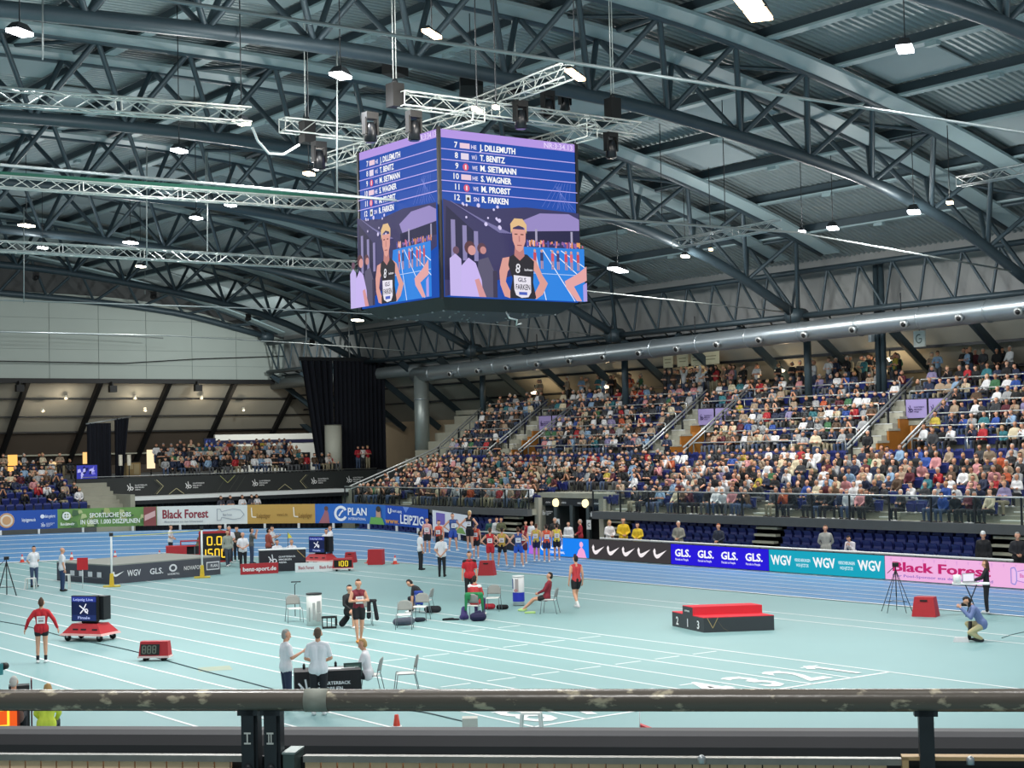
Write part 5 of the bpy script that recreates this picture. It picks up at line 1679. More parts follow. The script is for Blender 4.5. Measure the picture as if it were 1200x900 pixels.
person(383, 660, 200, 'woman in white top and jeans beside the small screen', J=pose('stand', 'fold'), top=wt, bottom=('trousers', '33456a'), hair='brown', h=1.68)
person(388, 658, 250, 'dark-haired person in white top holding a tablet beside the small screen', J=pose('stand', 'table'), top=wt, bottom=('trousers', '22242c'), hair='brown', h=1.78)
person(421, 753, 165, 'athlete in maroon singlet and black shorts standing arms folded', J=pose('step', 'fold'), top=('singlet', '7a2232'), bottom=('shorts', '17171b'), hair='brown', bib='front', h=1.83, shoes='f2a04a', voxel=.014)
person(410, 735, 150, 'athlete in black clothes sitting behind the maroon athlete', J=pose('sit', 'lap'), top=('jacket', '17181c'), bottom=('shorts', '17181c'), hair='dark')
person(497, 718, 285, 'athlete in black shirt bending down from a chair', J=pose('sit', 'reach', .75), top=('tshirt', '1a1b20'), bottom=('trousers', '202228'), hair='dark')
person(493, 668, 70, 'official in white shirt and black trousers at the track edge, left of the pair', J=pose('stand', 'down'), top=wt, bottom=('trousers', '1b1c22'), hair='dark', h=1.78, shoes='1a1a1a')
person(518, 676, 15, 'official in white shirt seen from behind, right of the pair at the track', J=pose('stand', 'behind'), top=wt, bottom=('trousers', '1b1c22'), hair='brown', h=1.8, shoes='1a1a1a')
person(551, 706, 180, 'young man in red and black shirt standing behind the green jacket', J=pose('stand', 'down'), top=('tshirt', 'c4222e', '1a1a1e'), bottom=('trousers', '1a1a1e'), hair='brown', h=1.83)
person(557, 722, 20, 'athlete in red and white top sitting with back to camera on draped chair', J=pose('sit', 'lap'), top=('jacket', 'c43a3e', 'e6e6e6'), bottom=('trousers', '3c2c5c'), hair='dark')
person(641, 716, 283, 'athlete in dark red top reclining on a chair with legs stretched', J=pose('recline', 'lap', -.2), top=('jacket', '8a2434'), bottom=('shorts', '1c1c20'), hair='dark', shoes='b8d48a')
person(676, 713, 335, 'athlete in red singlet and black shorts walking on the infield', J=pose('walk', 'down'), top=('singlet', 'c23a40'), bottom=('shorts', '17171b'), hair='dark', h=1.8, socks='e8e8e8', shoes='d8d8d8')
ath = [(501, 649, 190, 'pale pink singlet at the left end of the waiting group', 'd8a0a0', '1a1a20', 'stand', 'down', 'brown', 1.78), (515, 652, 200, 'orange singlet, second from left in the waiting group', 'd8503a', '1a1a20', 'stand', 'down', 'brown', 1.8),
       (531, 646, 160, 'navy singlet and blue shorts with hands on hips', '34508e', '2c4fa8', 'apart', 'hips', 'dark', 1.84), (551, 645, 20, 'black singlet and pale cap, tallest of the waiting group', '1c1c22', '1a1a20', 'stand', 'hips', 'blond', 1.93),
       (558, 655, 10, 'orange red singlet and black shorts behind the red-shorts runner', 'd04a34', '1a1a20', 'stand', 'down', 'brown', 1.76), (575, 665, 5, 'red singlet and red shorts with hands on hips', 'c8242e', 'c8242e', 'stand', 'hips', 'brown', 1.82),
       (589, 664, 8, 'yellow singlet and black shorts with hands on hips', 'c8a84c', '1a1a20', 'apart', 'hips', 'dark', 1.8), (608, 665, 0, 'navy singlet and bright blue shorts', '3a5290', '2458c4', 'apart', 'hips', 'brown', 1.84),
       (614, 661, 10, 'dark red singlet half hidden behind the blue shorts', '8a2c3a', '5a1c2a', 'stand', 'down', 'dark', 1.78), (629, 658, 15, 'yellow singlet and navy shorts before the blue board', 'c9b04e', '1d2450', 'stand', 'down', 'brown', 1.8),
       (641, 659, 350, 'orange singlet and navy shorts before the blue board', 'd8563a', '1d2450', 'stand', 'down', 'dark', 1.8), (653, 657, 355, 'bright yellow singlet at the right end of the waiting group', 'd9c44a', '1a1a24', 'stand', 'down', 'dark', 1.78)]
for px, py, fc, lb, ct, cb, lg, ar, hr_, hh_ in ath:
    zz = 0.0
    for _ in range(6):
        P = G(px, py, zz); rr_ = math.hypot(P.x - XC, P.y - YA) if P.y > YA else P.x - XC
        zz = bank(min(rr_, RO - .5), P.y) + .012
    person(px, py, fc, 'runner in ' + lb, P=P, J=pose(lg, ar), top=('singlet', ct), bottom=('shorts', cb), hair=hr_, h=hh_, bib='back' if (fc < 90 or fc > 300) else 'front', cap='e8e0c8' if 'pale cap' in lb else None, voxel=.02)
for px, y, fc, lb, tp, hr_, ar, bt, hh_, kw in (
        (714, 609, 150, 'blonde woman in white jacket standing behind the barrier', 'e2dede', 'blond', 'front', '2a2c34', 1.68, {'long': True}), (730, 605, 170, 'dark-haired steward in yellow jacket, taller of the two', 'e0b820', 'dark', 'front', '17181c', 1.84, {}),
        (747, 612, 200, 'steward in yellow jacket standing right beside the taller steward', 'e0bc28', 'dark', 'front', '2a2420', 1.7, {'long': True}), (795, 610, 200, 'white-haired woman in grey coat behind the barrier', '8f8c80', 'white', 'front', '55544c', 1.72, {}),
        (842, 613, 210, 'man in dark blazer behind the barrier holding a white cup', '2a3040', 'red', 'front', '22242c', 1.74, {}), (967, 613, 180, 'man in light grey jumper behind the barrier', 'a8a8a2', 'brown', 'behind', '33363c', 1.76, {}),
        (1152, 622, 190, 'man in black jacket and white cap behind the pink board', '17181d', 'dark', 'down', '17181d', 1.78, {'cap': 'e0e0e0'}), (1192, 621, 170, 'grey-haired man in black at the right edge behind the pink board', '202026', 'grey', 'front', '202026', 1.8, {}),
        (574, 607, 190, 'man in teal jacket behind the waiting runners', '2f5c5c', 'dark', 'down', '202228', 1.74, {}), (582, 606, 180, 'man in white shirt between teal and olive jackets', 'dadada', 'brown', 'down', '202228', 1.76, {}), (587, 606, 170, 'man in olive jacket behind the waiting runners', '5c5f44', 'brown', 'front', '202228', 1.76, {}),
        (616, 610, 190, 'person in dark red jacket left of the dark gate', 'a02030', 'dark', 'down', '202228', 1.74, {}), (623, 610, 200, 'person in white shirt left of the dark gate', 'e4e4e8', 'brown', 'down', '202228', 1.74, {}), (666, 611, 190, 'man in white T-shirt before the dark gate', 'e6e6ea', 'brown', 'down', '202228', 1.74, {}),
        (680, 608, 260, 'man in dark red jacket at the right pillar of the gate', '9a2030', 'grey', 'front', '22242c', 1.8, {}), (650, 606, 180, 'grey-haired person in black inside the gate opening', '2c2a2a', 'grey', 'down', '202228', 1.78, {})):
    X = 49.25 if px > 690 else 49.6
    P = onX(px, y, X); zb = P.z - hh_
    person(px, y, fc, lb, P=(P.x, P.y, 0), J=pose('stand', ar), top=('jacket', tp), bottom=('trousers', bt), hair=hr_, h=min(2.0, max(1.6, P.z)), voxel=.022, **kw)
P = onX(994, 630, 49.0)
person(993, 630, 210, 'dark-haired woman in white top leaning on the barrier rail', P=(49.25, P.y, 0), J=pose('stand', 'chin', .45), top=('jacket', 'e6dfe4'), hair='dark', long=True, h=1.7, voxel=.02)
person(1157, 719, 272, 'woman with long brown hair in black at the laptop table', J=pose('stand', 'table'), top=('jacket', '17171b'), bottom=('trousers', '1b1b20'), hair='brown', long=True, h=1.68, voxel=.015)
person(1152, 752, 262, 'photographer in blue shirt and khaki trousers squatting on the infield', J=pose('squat', 'camera', .5, .15), top=('jacket', '6c7cab'), bottom=('trousers', 'c3b78c'), hair='dark', shoes='26262a', h=1.84, voxel=.014, girth=1.08)
person(336, 832, 70, 'grey-haired official in white shirt and jeans gesturing at the table', J=pose('stand', 'down', 0, 0, 0, 'talk'), top=wt, bottom=('trousers', '2a3450'), hair='grey', h=1.74, girth=1.15, voxel=.013)
person(374, 838, 5, 'short-haired official in white shirt and black trousers standing with back to the rail', J=pose('stand', 'front'), top=wt, bottom=('trousers', '1d1d24'), hair='5c4a3c', h=1.84, girth=1.12, voxel=.013)
person(432, 815, 280, 'blonde woman in white shirt sitting at the officials table', J=pose('sit', 'table', .15), top=('jacket', 'e9e7ec'), bottom=('trousers', '24242c'), hair='blond', h=1.74, voxel=.013)
Pq = G(16, 796, 1.2)
person(16, 860, 10, 'white-haired person in dark clothes at the lower left behind the rail', P=(Pq.x, Pq.y, 0), J=pose('sit', 'lap'), top=('jacket', '6a4c44'), hair='white', h=1.7)
Pq = G(54, 806, 1.15)
person(54, 870, 10, 'fair-haired person in bright yellow vest at the lower left behind the rail', P=(Pq.x, Pq.y, 0), J=pose('sit', 'lap', .25), top=('jacket', 'd5e04a', '22242a'), hair='blond', h=1.66)

# ================================================================== CROWD
TOPS = [('black', '15161a', 26), ('navy', '1c2742', 14), ('dark grey', '34363a', 12), ('white', 'dededf', 10), ('cream', 'cfc3a6', 7), ('light grey', '9c9ea0', 9), ('red', 'a8242c', 4), ('pale blue', '86a3c0', 6), ('royal blue', '2b4c96', 3),
        ('pink', 'c88a8c', 4), ('maroon', '541c28', 4), ('teal', '2f6f78', 2), ('green', '3c6c48', 1.5), ('yellow', 'b8a440', 1.2), ('orange', 'b0502c', 1.5), ('beige', 'a08c76', 7), ('lilac', '8880a4', 2), ('brown', '54402f', 5)]
HRS = [('grey', '8f8d8a', 22), ('white', 'c4c0ba', 14), ('brown', '4a3426', 26), ('dark', '1f1814', 20), ('blond', 'a98a5e', 14), ('balding', 'c99c80', 8)]
LEG = [('jeans', '3a4a66', 6), ('black', '1b1c20', 7), ('grey', '54565a', 3), ('beige', '8f866e', 2)]
SKS = ['d9a184', 'cc9478', 'e0ae92', 'c08a6c']
crng = random.Random(11)


def pick(L): return crng.choices(L, [a[2] for a in L])[0]


spots = []   # (x, y, z, facing, row name, tier, standing)
ROWN = ['front', 'second', 'third', 'fourth', 'fifth', 'sixth', 'seventh', 'eighth']
for tier, rows_, ais in (('lower', LOW, LAIS), ('upper', UP, AIS)):
    for ri, (x, z) in enumerate(rows_):
        if tier == 'lower' and ri == 7: continue
        y = 33.6
        while y < SY1 - .5:
            bad = any(a - .1 < y < b + .1 for a, b in ais) or (tier == 'upper' and ri < 4 and any(a - .3 < y < b + .3 for a, b in VOM)) or (tier == 'lower' and ri < 3 and GATE[0] - .3 < y < GATE[1] + .3)
            occ = .95 if tier == 'lower' else (.86 if y < 62 else .93)
            if not bad and crng.random() < occ:
                spots.append((x + .5, y + crng.uniform(-.07, .07), z, PI / 2 + crng.uniform(-.3, .3), ROWN[ri], tier, False))
            y += .54
for i in range(96):
    y = 34.5 + crng.random() * 49
    spots.append((TOPX + .35 + crng.choice((0, .7, 1.3)) * crng.random(), y, TOPZ, PI / 2 + crng.uniform(-.5, .5), 'standing', 'top walkway', True))
for y0 in (52.5, 53.3, 49.3, 63, 78.2, 66.0, 45.6):
    spots.append((56.4, y0, 4.15, PI / 2 + .4, 'standing', 'cross aisle', True))
COLS = [(60.6, 42.4), (60.6, 56.8), (60.6, 71.2), (60.6, 85.6), (61.0, p0col)]
spots = [s_ for s_ in spots if all(math.hypot(s_[0] - a, s_[1] - b) > .62 for a, b in COLS)]


def in_view(P):
    d = Vector(P) - EYE; z = d.dot(CF)
    u = 600 + FPX * d.dot(CR) / z; v = 450 - FPX * d.dot(CU) / z
    return u, v, z


vis = []
for s_ in spots:
    u, v, dpt = in_view((s_[0], s_[1], s_[2] + 1.0))
    if -15 < u < 1215: vis.append((dpt, s_))
vis.sort(key=lambda a: a[0])
NIND = 245
# five seated figures and a standing one; clothing and hair are parts
CP = [pose('sit', 'lap'), pose('sit', 'fold'), pose('sit', 'chin', .25), pose('sit', 'lap', -.08), pose('sit', 'front', .3), pose('stand', 'fold'), pose('stand', 'lap')]
PROT = []
for J in CP:
    hc, H, up, f = head_caps(J)
    b = body_caps(J) + hc
    tcp = body_caps(J, .02); lgc = [((J['pel'][0] - .06, J['pel'][1], J['pel'][2]), (J['pel'][0] + .06, J['pel'][1], J['pel'][2]), .112, .112)]; sh = []
    ex = []
    for s_ in 'LR':
        b += limbs_arm(J, s_) + limbs_leg(J, s_); pm, e_ = hand_caps(J, s_); b.append(pm); ex += e_
        b.append((J['an' + s_], J['to' + s_], .034, .026))
        tcp += [(J['sh' + s_], J['el' + s_], .07, .06), (J['el' + s_], lerp(J['el' + s_], J['wr' + s_], .9), .064, .045)]
        lgc += limbs_leg(J, s_, .018); sh += shoe_caps(J, s_)
    hh = [(H + up * .058 - f * .025, H + up * .074 - f * .008, .086, .07), (H + up * .02 - f * .04, H - up * .04 - f * .045, .08, .068)]
    PROT.append([melt(b, .028, ex, 2), melt(tcp, .034, (), 2), melt(lgc, .034, (), 2), melt(sh, .024, (), 1), melt(hh, .03, (), 2)])
    for m in PROT[-1]:
        m.materials.clear(); m.materials.append(M_white)
used = set(); byrow = {}
chosen = vis[:NIND]
meta = {}
for i, (dpt, s_) in enumerate(chosen):
    meta[i] = [pick(TOPS), pick(HRS), pick(LEG)]
    byrow.setdefault((s_[4], s_[5]), []).append((s_[1], i))
for k in byrow: byrow[k].sort()
for key, lst in byrow.items():
    for n_, (yy, i) in enumerate(lst):
        for attempt in range(400):
            tp, hr_, lg = meta[i]
            rt = meta[lst[n_ - 1][1]][0][0] if n_ > 0 else None
            row = 'on the top walkway' if key[1] == 'top walkway' else ('on the cross aisle' if key[1] == 'cross aisle' else '%s row of %s tier' % (key[0], key[1]))
            lb = '%s-haired spectator in %s top, %s' % (hr_[0], tp[0], row) if hr_[0] != 'balding' else 'balding spectator in %s top, %s' % (tp[0], row)
            lb += ', beside a %s top' % rt if rt else ', rightmost one'
            if lb not in used: break
            meta[i] = [pick(TOPS), pick(HRS), lg]
            if n_ + 1 < len(lst) and False: pass
        used.add(lb); meta[i].append(lb)


def slotmat(o, m):
    o.material_slots[0].link = 'OBJECT'; o.material_slots[0].material = m


for i, (dpt, s_) in enumerate(chosen):
    tp, hr_, lg, lb = meta[i]
    pr = PROT[crng.choice((5, 6)) if s_[6] else crng.randrange(5)]
    o = bpy.data.objects.new('person', pr[0]); C.objects.link(o)
    k = crng.uniform(.92, 1.03)
    o.location = (s_[0], s_[1], s_[2]); o.rotation_euler = (0, 0, s_[3]); o.scale = (k, k, k)
    slotmat(o, mat(crng.choice(SKS), .6, 0, .05))
    tag(o, lb, 'person', 'spectators in the nearest part of the stand')
    for nm, me, col in (('shirt', pr[1], tp[1]), ('trousers', pr[2], lg[1]), ('shoes', pr[3], crng.choice(('1c1c1c', 'd8d8d8', '3a3030'))), ('hair', pr[4], hr_[1])):
        if hr_[0] == 'balding' and nm == 'hair': continue
        c = bpy.data.objects.new(nm, me); C.objects.link(c); c.parent = o; slotmat(c, mat(col, .8, 0, .1, 5))

# everyone else, as one crowd
CV = []; CFc = []; CCol = []


def crowd_person(x, y, z, rz, standing=False, arms_up=False, k=1.0, forced=None):
    kk = crng.choice(('lap', 'fold', 'chin', 'front'))
    J = crowd_J[('up' if arms_up else 'st') if standing else kk]
    tp = lin(forced or pick(TOPS)[1]); sk = lin(crng.choice(SKS)); hr_ = lin(pick(HRS)[1]); lg = lin(pick(LEG)[1])
    c, s_ = math.cos(rz) * k, math.sin(rz) * k
    hand_sk = [sk, tp][crng.random() < .6]
    for part, (p, q, r1, r2) in J:
        vs, fs = capsule(p, q, r1, r2, 6, 1)
        b = len(CV)
        CV.extend([(x + a[0] * c - a[1] * s_, y + a[0] * s_ + a[1] * c, z + a[2] * k) for a in vs])
        col = {'top': tp, 'skin': sk, 'hair': hr_, 'leg': lg, 'arm': hand_sk, 'shoe': (.02, .02, .02, 1)}[part]
        for f in fs:
            CFc.append(tuple(b + i for i in f)); CCol.extend([col] * len(f))


def crowd_pose(J):
    hc, H, up, f = head_caps(J)
    L = [('top', (J['che'], J['pel'], .17, .15)), ('top', (J['shL'], J['shR'], .085, .085)), ('skin', (H - up * .04 + f * .02, H + up * .03, .085, .1)), ('hair', (H + up * .055 - f * .04, H + up * .06 - f * .02, .1, .09)), ('hair', (H - f * .04, H - up * .05 - f * .05, .09, .08))]
    for s_ in 'LR':
        L += [('top', (J['sh' + s_], J['el' + s_], .078, .065)), ('arm', (J['el' + s_], J['wr' + s_], .06, .045)), ('skin', (J['wr' + s_], lerp(J['el' + s_], J['wr' + s_], 1.3), .045, .04)), ('leg', (J['hi' + s_], J['kn' + s_], .11, .08)), ('leg', (J['kn' + s_], J['an' + s_], .075, .06)), ('shoe', (J['an' + s_], J['to' + s_], .05, .045))]
    return L


crowd_J = {'lap': crowd_pose(pose('sit', 'lap')), 'fold': crowd_pose(pose('sit', 'fold')), 'chin': crowd_pose(pose('sit', 'chin', .2)), 'front': crowd_pose(pose('sit', 'front', .3)), 'st': crowd_pose(pose('stand', 'fold')), 'up': crowd_pose(pose('stand', 'up'))}
for dpt, s_ in vis[NIND:]: crowd_person(s_[0], s_[1], s_[2], s_[3], s_[6], False, crng.uniform(.92, 1.03))
# raised posters at the back of the stand, with the people holding them
for q, (px, py, w_) in enumerate(((783, 437, .8), (800, 430, .9), (816, 428, .85), (832, 427, 1.5), (832, 431, .9))):
    if q == 4: continue
    P = onX(px, py, TOPX + .3)
    crowd_person(TOPX + .4, P.y, TOPZ, PI / 2, True, True)
    t = thing('poster', 'cream cardboard poster held up at the back of the stand, %s' % ('leftmost', 'second from left', 'third from left', 'widest one on the right')[q], 'poster', (TOPX + .3, P.y, TOPZ + 1.85))
    mb = MB(); mb.box(0, -w_ / 2, 0, .03, w_ / 2, .75, mat('bdb89a', .8, 0, .15, 2)); mb.build('card', t)
    cv = Canvas(10, 10); cv.rect(1.5, 6, 8.5, 6.7, '7c785f'); cv.rect(2, 3.6, 8, 4.3, '7c785f')
    cv.build('marks', plane_fn((-.004, w_ / 2, 0), (0, -w_, 0), (0, 0, .75), 10, 10), t)
# end stand block, balcony, restaurant
for i, (y, z) in enumerate(EL):
    x = 28.2
    while x < 37:
        if crng.random() < (.1 if i == 0 else .55 if i < 3 else .7): crowd_person(x, y + .55, z, PI + crng.uniform(-.3, .3))
        x += .56
for row in range(4):
    x = 44.2 if row else 43.8
    while x < 54.6:
        if crng.random() < .92: crowd_person(x, BY + .7 + .75 * row, 3.95 + .3 * row, PI + crng.uniform(-.4, .4), forced=None if row else None)
        x += .5
for x in (54.0, 55.0, 55.6, 56.2): crowd_person(x, BY + .8, 3.95, PI)
for x in (52.3, 52.8, 54.1, 54.5, 53.3, 50.2, 49.4, 46.5, 47.3): crowd_person(x, 101.6, 4.6, PI, True)
for x in (56.0, 56.6, 58.5, 58.9, 59.3): crowd_person(x, BY + .75, 3.95, PI, x > 58, forced='b02230' if x not in (56.0, 58.9) else 'd8d4d0')
for k in range(26): crowd_person(28 + crng.random() * 11, 99.5 + crng.random() * 2.5, 3.95, PI + crng.uniform(-1, 1), crng.random() < .3)
for px in (259, 270, 284, 295, 301): 
    P = onY(px, 596, 95); crowd_person(P.x, 95, .9, PI, True, forced='d8d8dc' if px in (284, 301) else '3a3c48')
me = bpy.data.meshes.new('person_crowd'); me.from_pydata(CV, [], CFc)
me.materials.append(attr_mat()); ca = me.color_attributes.new('col', 'FLOAT_COLOR', 'CORNER'); ca.data.foreach_set('color', [v for c in CCol for v in c])
me.polygons.foreach_set('use_smooth', [True] * len(me.polygons)); me.update()
o = bpy.data.objects.new('person_crowd', me); C.objects.link(o)
tag(o, 'dense crowd of spectators filling the rest of the stands and the far balcony', 'crowd', None, 'stuff')

# ================================================================== FOREGROUND RAIL
ZRAIL = 5.085
L0 = G(-90, 820.5, ZRAIL); L1 = G(1290, 820.5, ZRAIL)
rdir = (L1 - L0).normalized(); rn = Vector((-rdir.y, rdir.x, 0))   # rn points to the field
if rn.dot(CF) < 0: rn = -rn
M_railp = bpy.data.materials.new('worn_rail_paint'); M_railp.use_nodes = True
nt = M_railp.node_tree; b_ = nt.nodes['Principled BSDF']
tc = nt.nodes.new('ShaderNodeTexCoord'); mp = nt.nodes.new('ShaderNodeMapping'); nz = nt.nodes.new('ShaderNodeTexNoise'); rp = nt.nodes.new('ShaderNodeValToRGB'); nz2 = nt.nodes.new('ShaderNodeTexNoise'); mx = nt.nodes.new('ShaderNodeMix'); mx.data_type = 'RGBA'
nz.inputs['Scale'].default_value = 22; nz.inputs['Detail'].default_value = 6; nz2.inputs['Scale'].default_value = 3
mp.inputs['Scale'].default_value = (1, 1, 2.2)
nt.links.new(tc.outputs['Object'], mp.inputs['Vector']); nt.links.new(mp.outputs[0], nz.inputs['Vector']); nt.links.new(tc.outputs['Object'], nz2.inputs['Vector'])
rp.color_ramp.elements[0].position = .57; rp.color_ramp.elements[0].color = (0, 0, 0, 1); rp.color_ramp.elements[1].position = .66; rp.color_ramp.elements[1].color = (1, 1, 1, 1)
mx.inputs['A'].default_value = lin('5f564c'); mx.inputs['B'].default_value = lin('b5a88e')
nt.links.new(nz.outputs['Fac'], rp.inputs['Fac']); nt.links.new(rp.outputs['Color'], mx.inputs['Factor']); nt.links.new(mx.outputs['Result'], b_.inputs['Base Color'])
b_.inputs['Roughness'].default_value = .27; b_.inputs['Metallic'].default_value = .1
bp = nt.nodes.new('ShaderNodeBump'); bp.inputs['Strength'].default_value = .22; bp.inputs['Distance'].default_value = .004
nt.links.new(nz.outputs['Fac'], bp.inputs['Height']); nt.links.new(bp.outputs['Normal'], b_.inputs['Normal'])
fr = thing('guard_rail', 'worn dark painted steel guard rail crossing the foreground on flat posts', 'guard rail', L0)
Lr = (L1 - L0).length
mb = MB(); mb.tube([rdir * (Lr * i / 30) for i in range(31)], .0222, M_railp, 32); mb.build('rail_tube', fr)


def along(px): # distance along the rail under an image column
    d = ray(px, 821); a = Vector((d.x, d.y)); o = Vector((L0.x, L0.y)); r2 = Vector((rdir.x, rdir.y))
    det = a.x * (-r2.y) + r2.x * a.y
    return (a.x * (-o.y) + o.x * a.y) / det * -1 if abs(det) > 1e-9 else 0


def along(px):
    best = 0; bu = 1e9
    for i in range(2001):
        s_ = Lr * i / 2000; u, v, z = in_view(L0 + rdir * s_)
        if abs(u - px) < bu: bu = abs(u - px); best = s_
    return best


def rbox(mb, s0, s1, n0, n1, z0, z1, m):
    """box in rail coordinates: along, towards the field, up"""
    vs = []
    for z in (z0, z1):
        for a, b in ((s0, n0), (s1, n0), (s1, n1), (s0, n1)):
            p = rdir * a + rn * b; vs.append((p.x, p.y, z))
    mb.add(vs, [(3, 2, 1, 0), (4, 5, 6, 7), (0, 1, 5, 4), (1, 2, 6, 5), (2, 3, 7, 6), (3, 0, 4, 7)], m)


M_post = mat('2e3336', .45, .4, .25, 30)
for px, w_, mk in ((291.5, .026, 'I'), (318, .026, 'II'), (1084, .028, '')):
    s_ = along(px)
    mb = MB(); rbox(mb, s_ - w_ / 2, s_ + w_ / 2, -.012, .014, -.62, -.012, M_post); rbox(mb, s_ - w_ / 2 - .008, s_ + w_ / 2 + .008, -.012, .014, -.03, -.012, M_post)
    if mk != '': rbox(mb, s_ + w_ / 2, s_ + w_ / 2 + .005, .0, .03, -.62, -.02, M_dark)
    po = mb.build('post', fr)
    mb = MB(); c = rdir * s_ - rn * .0125 + Vector((0, 0, -.137)); mb.tube([c, c - rn * .004], .009, M_dark, 16); mb.tube([c - rn * .004, c - rn * .006], .004, M_black, 6); mb.build('bolt', po)
    if mk:
        cv = Canvas(10, 10); cv.rect(1, 8.6, 9, 10, 'c8c8c0'); cv.rect(1, 0, 9, 1.4, 'c8c8c0')
        if mk == 'I': cv.rect(4.2, 1, 5.8, 9, 'c8c8c0')
        else: cv.rect(3, 1, 4.2, 9, 'c8c8c0'); cv.rect(5.8, 1, 7, 9, 'c8c8c0')
        a = rdir * (s_ - .009) - rn * .0121 + Vector((0, 0, -.088))
        cv.build('mark', plane_fn(a, rdir * .018, Vector((0, 0, .024)), 10, 10), po, None, .0003)
s_ = along(372)
mb = MB(); mb.tube([rdir * (s_ - .024), rdir * (s_ + .024)], .0236, mat('8f9084', .8, 0, .2, 40), 32); mb.build('tape_band', fr)
# padded black parapet board behind the rail and below it
ptop = 0
par = thing('parapet', 'long black padded parapet below the guard rail', 'parapet', L0)
def zat(px, py, n):
    """height (rel. to the rail) of an image row on the vertical plane n metres beyond the rail"""
    d = ray(px, py); o = L0 + rn * n; t = (o - EYE).dot(rn) / d.dot(rn); return (EYE + d * t).z - L0.z
zl = zat(0, 858, .28); zr = zat(1200, 855, .28)
mb = MB(); prof = [(.29, -.62), (.29, zl - .03), (.30, zl - .008), (.32, zl), (.36, zl), (.38, zl - .01), (.38, -.62)]
n_ = len(prof); vs = []
for s_ in (-.3, Lr + .3):
    for a, z in prof:
        p = rdir * s_ + rn * a; vs.append((p.x, p.y, z))
mb.add(vs, [tuple(range(n_)), tuple(range(2 * n_ - 1, n_ - 1, -1))] + [(i, n_ + i, n_ + (i + 1) % n_, (i + 1) % n_) for i in range(n_)], mat('383637', .6, 0, .15, 6)); mb.build('pad', par)
# steel ledge strip and slatted wooden bench back at the bottom edge
led_ = thing('bench_back', 'slatted tan wooden bench back with grey steel strip at the bottom edge', 'bench', L0)
z1 = zat(600, 886, .02); z2 = zat(600, 893.5, .02)
for a, b in ((-.3, along(283)), (along(352), along(1055))):
    mb = MB(); rbox(mb, a, b, .01, .03, z2, z1, mat('8a8780', .4, .5, .2, 30)); mb.build('steel_strip', led_)
    k = int((b - a) / .0345)
    for i in range(k):
        mb = MB(); rbox(mb, a + .0345 * i + .0015, a + .0345 * (i + 1) - .0015, .02, .035, z2 - .12, z2 - .002, mat('ecc29a', .65, 0, .15, 12)); mb.build('slat', led_)
mb = MB(); rbox(mb, -.3, Lr + .3, .05, .06, z2 - .15, z2 + .004, M_black); mb.build('backing', led_)
a = along(1055); mb = MB(); rbox(mb, a, a + .012, .0, .03, z2 - .1, z1 + .004, mat('b59468', .6, 0, .15)); rbox(mb, a, Lr, .0, .03, z1 - .001, z1 + .006, mat('b59468', .6, 0, .15)); mb.build('frame', led_)
for px in (820, 990 + 145):
    c = rdir * along(px) + Vector((0, 0, z1 - .008)); mb = MB(); mb.lathe([(0, 0), (.008, 0), (.008, .012), (.003, .016), (0, .016)], M_rail, 10, c); mb.build('bolt', led_)
s_ = along(337)
t = thing('glass_clamp', 'greenish steel clamp plate between the two marked posts', 'bracket', L0 + rdir * s_)
mb = MB(); rbox(mb, -.012, .012, -.0, .07, -.25, zat(337, 884, 0), mat('4a5a56', .4, .4, .2, 20)); mb.build('plate', t)
mb = MB(); rbox(mb, -.014, .014, -.002, .07, zat(337, 884, 0), zat(337, 884, 0) + .004, mat('8a9894', .4, .3)); mb.build('cap', t)

# ================================================================== FIELD PROPS
M_plast = mat('dedfdb', .5, 0, .04); M_chair = mat('8e908c', .55, 0, .06); M_tubeg = mat('7f868a', .35, .5)


def face_rz(px, face): return -(0.634 + math.atan((px - 600) / FPX) + R(face))


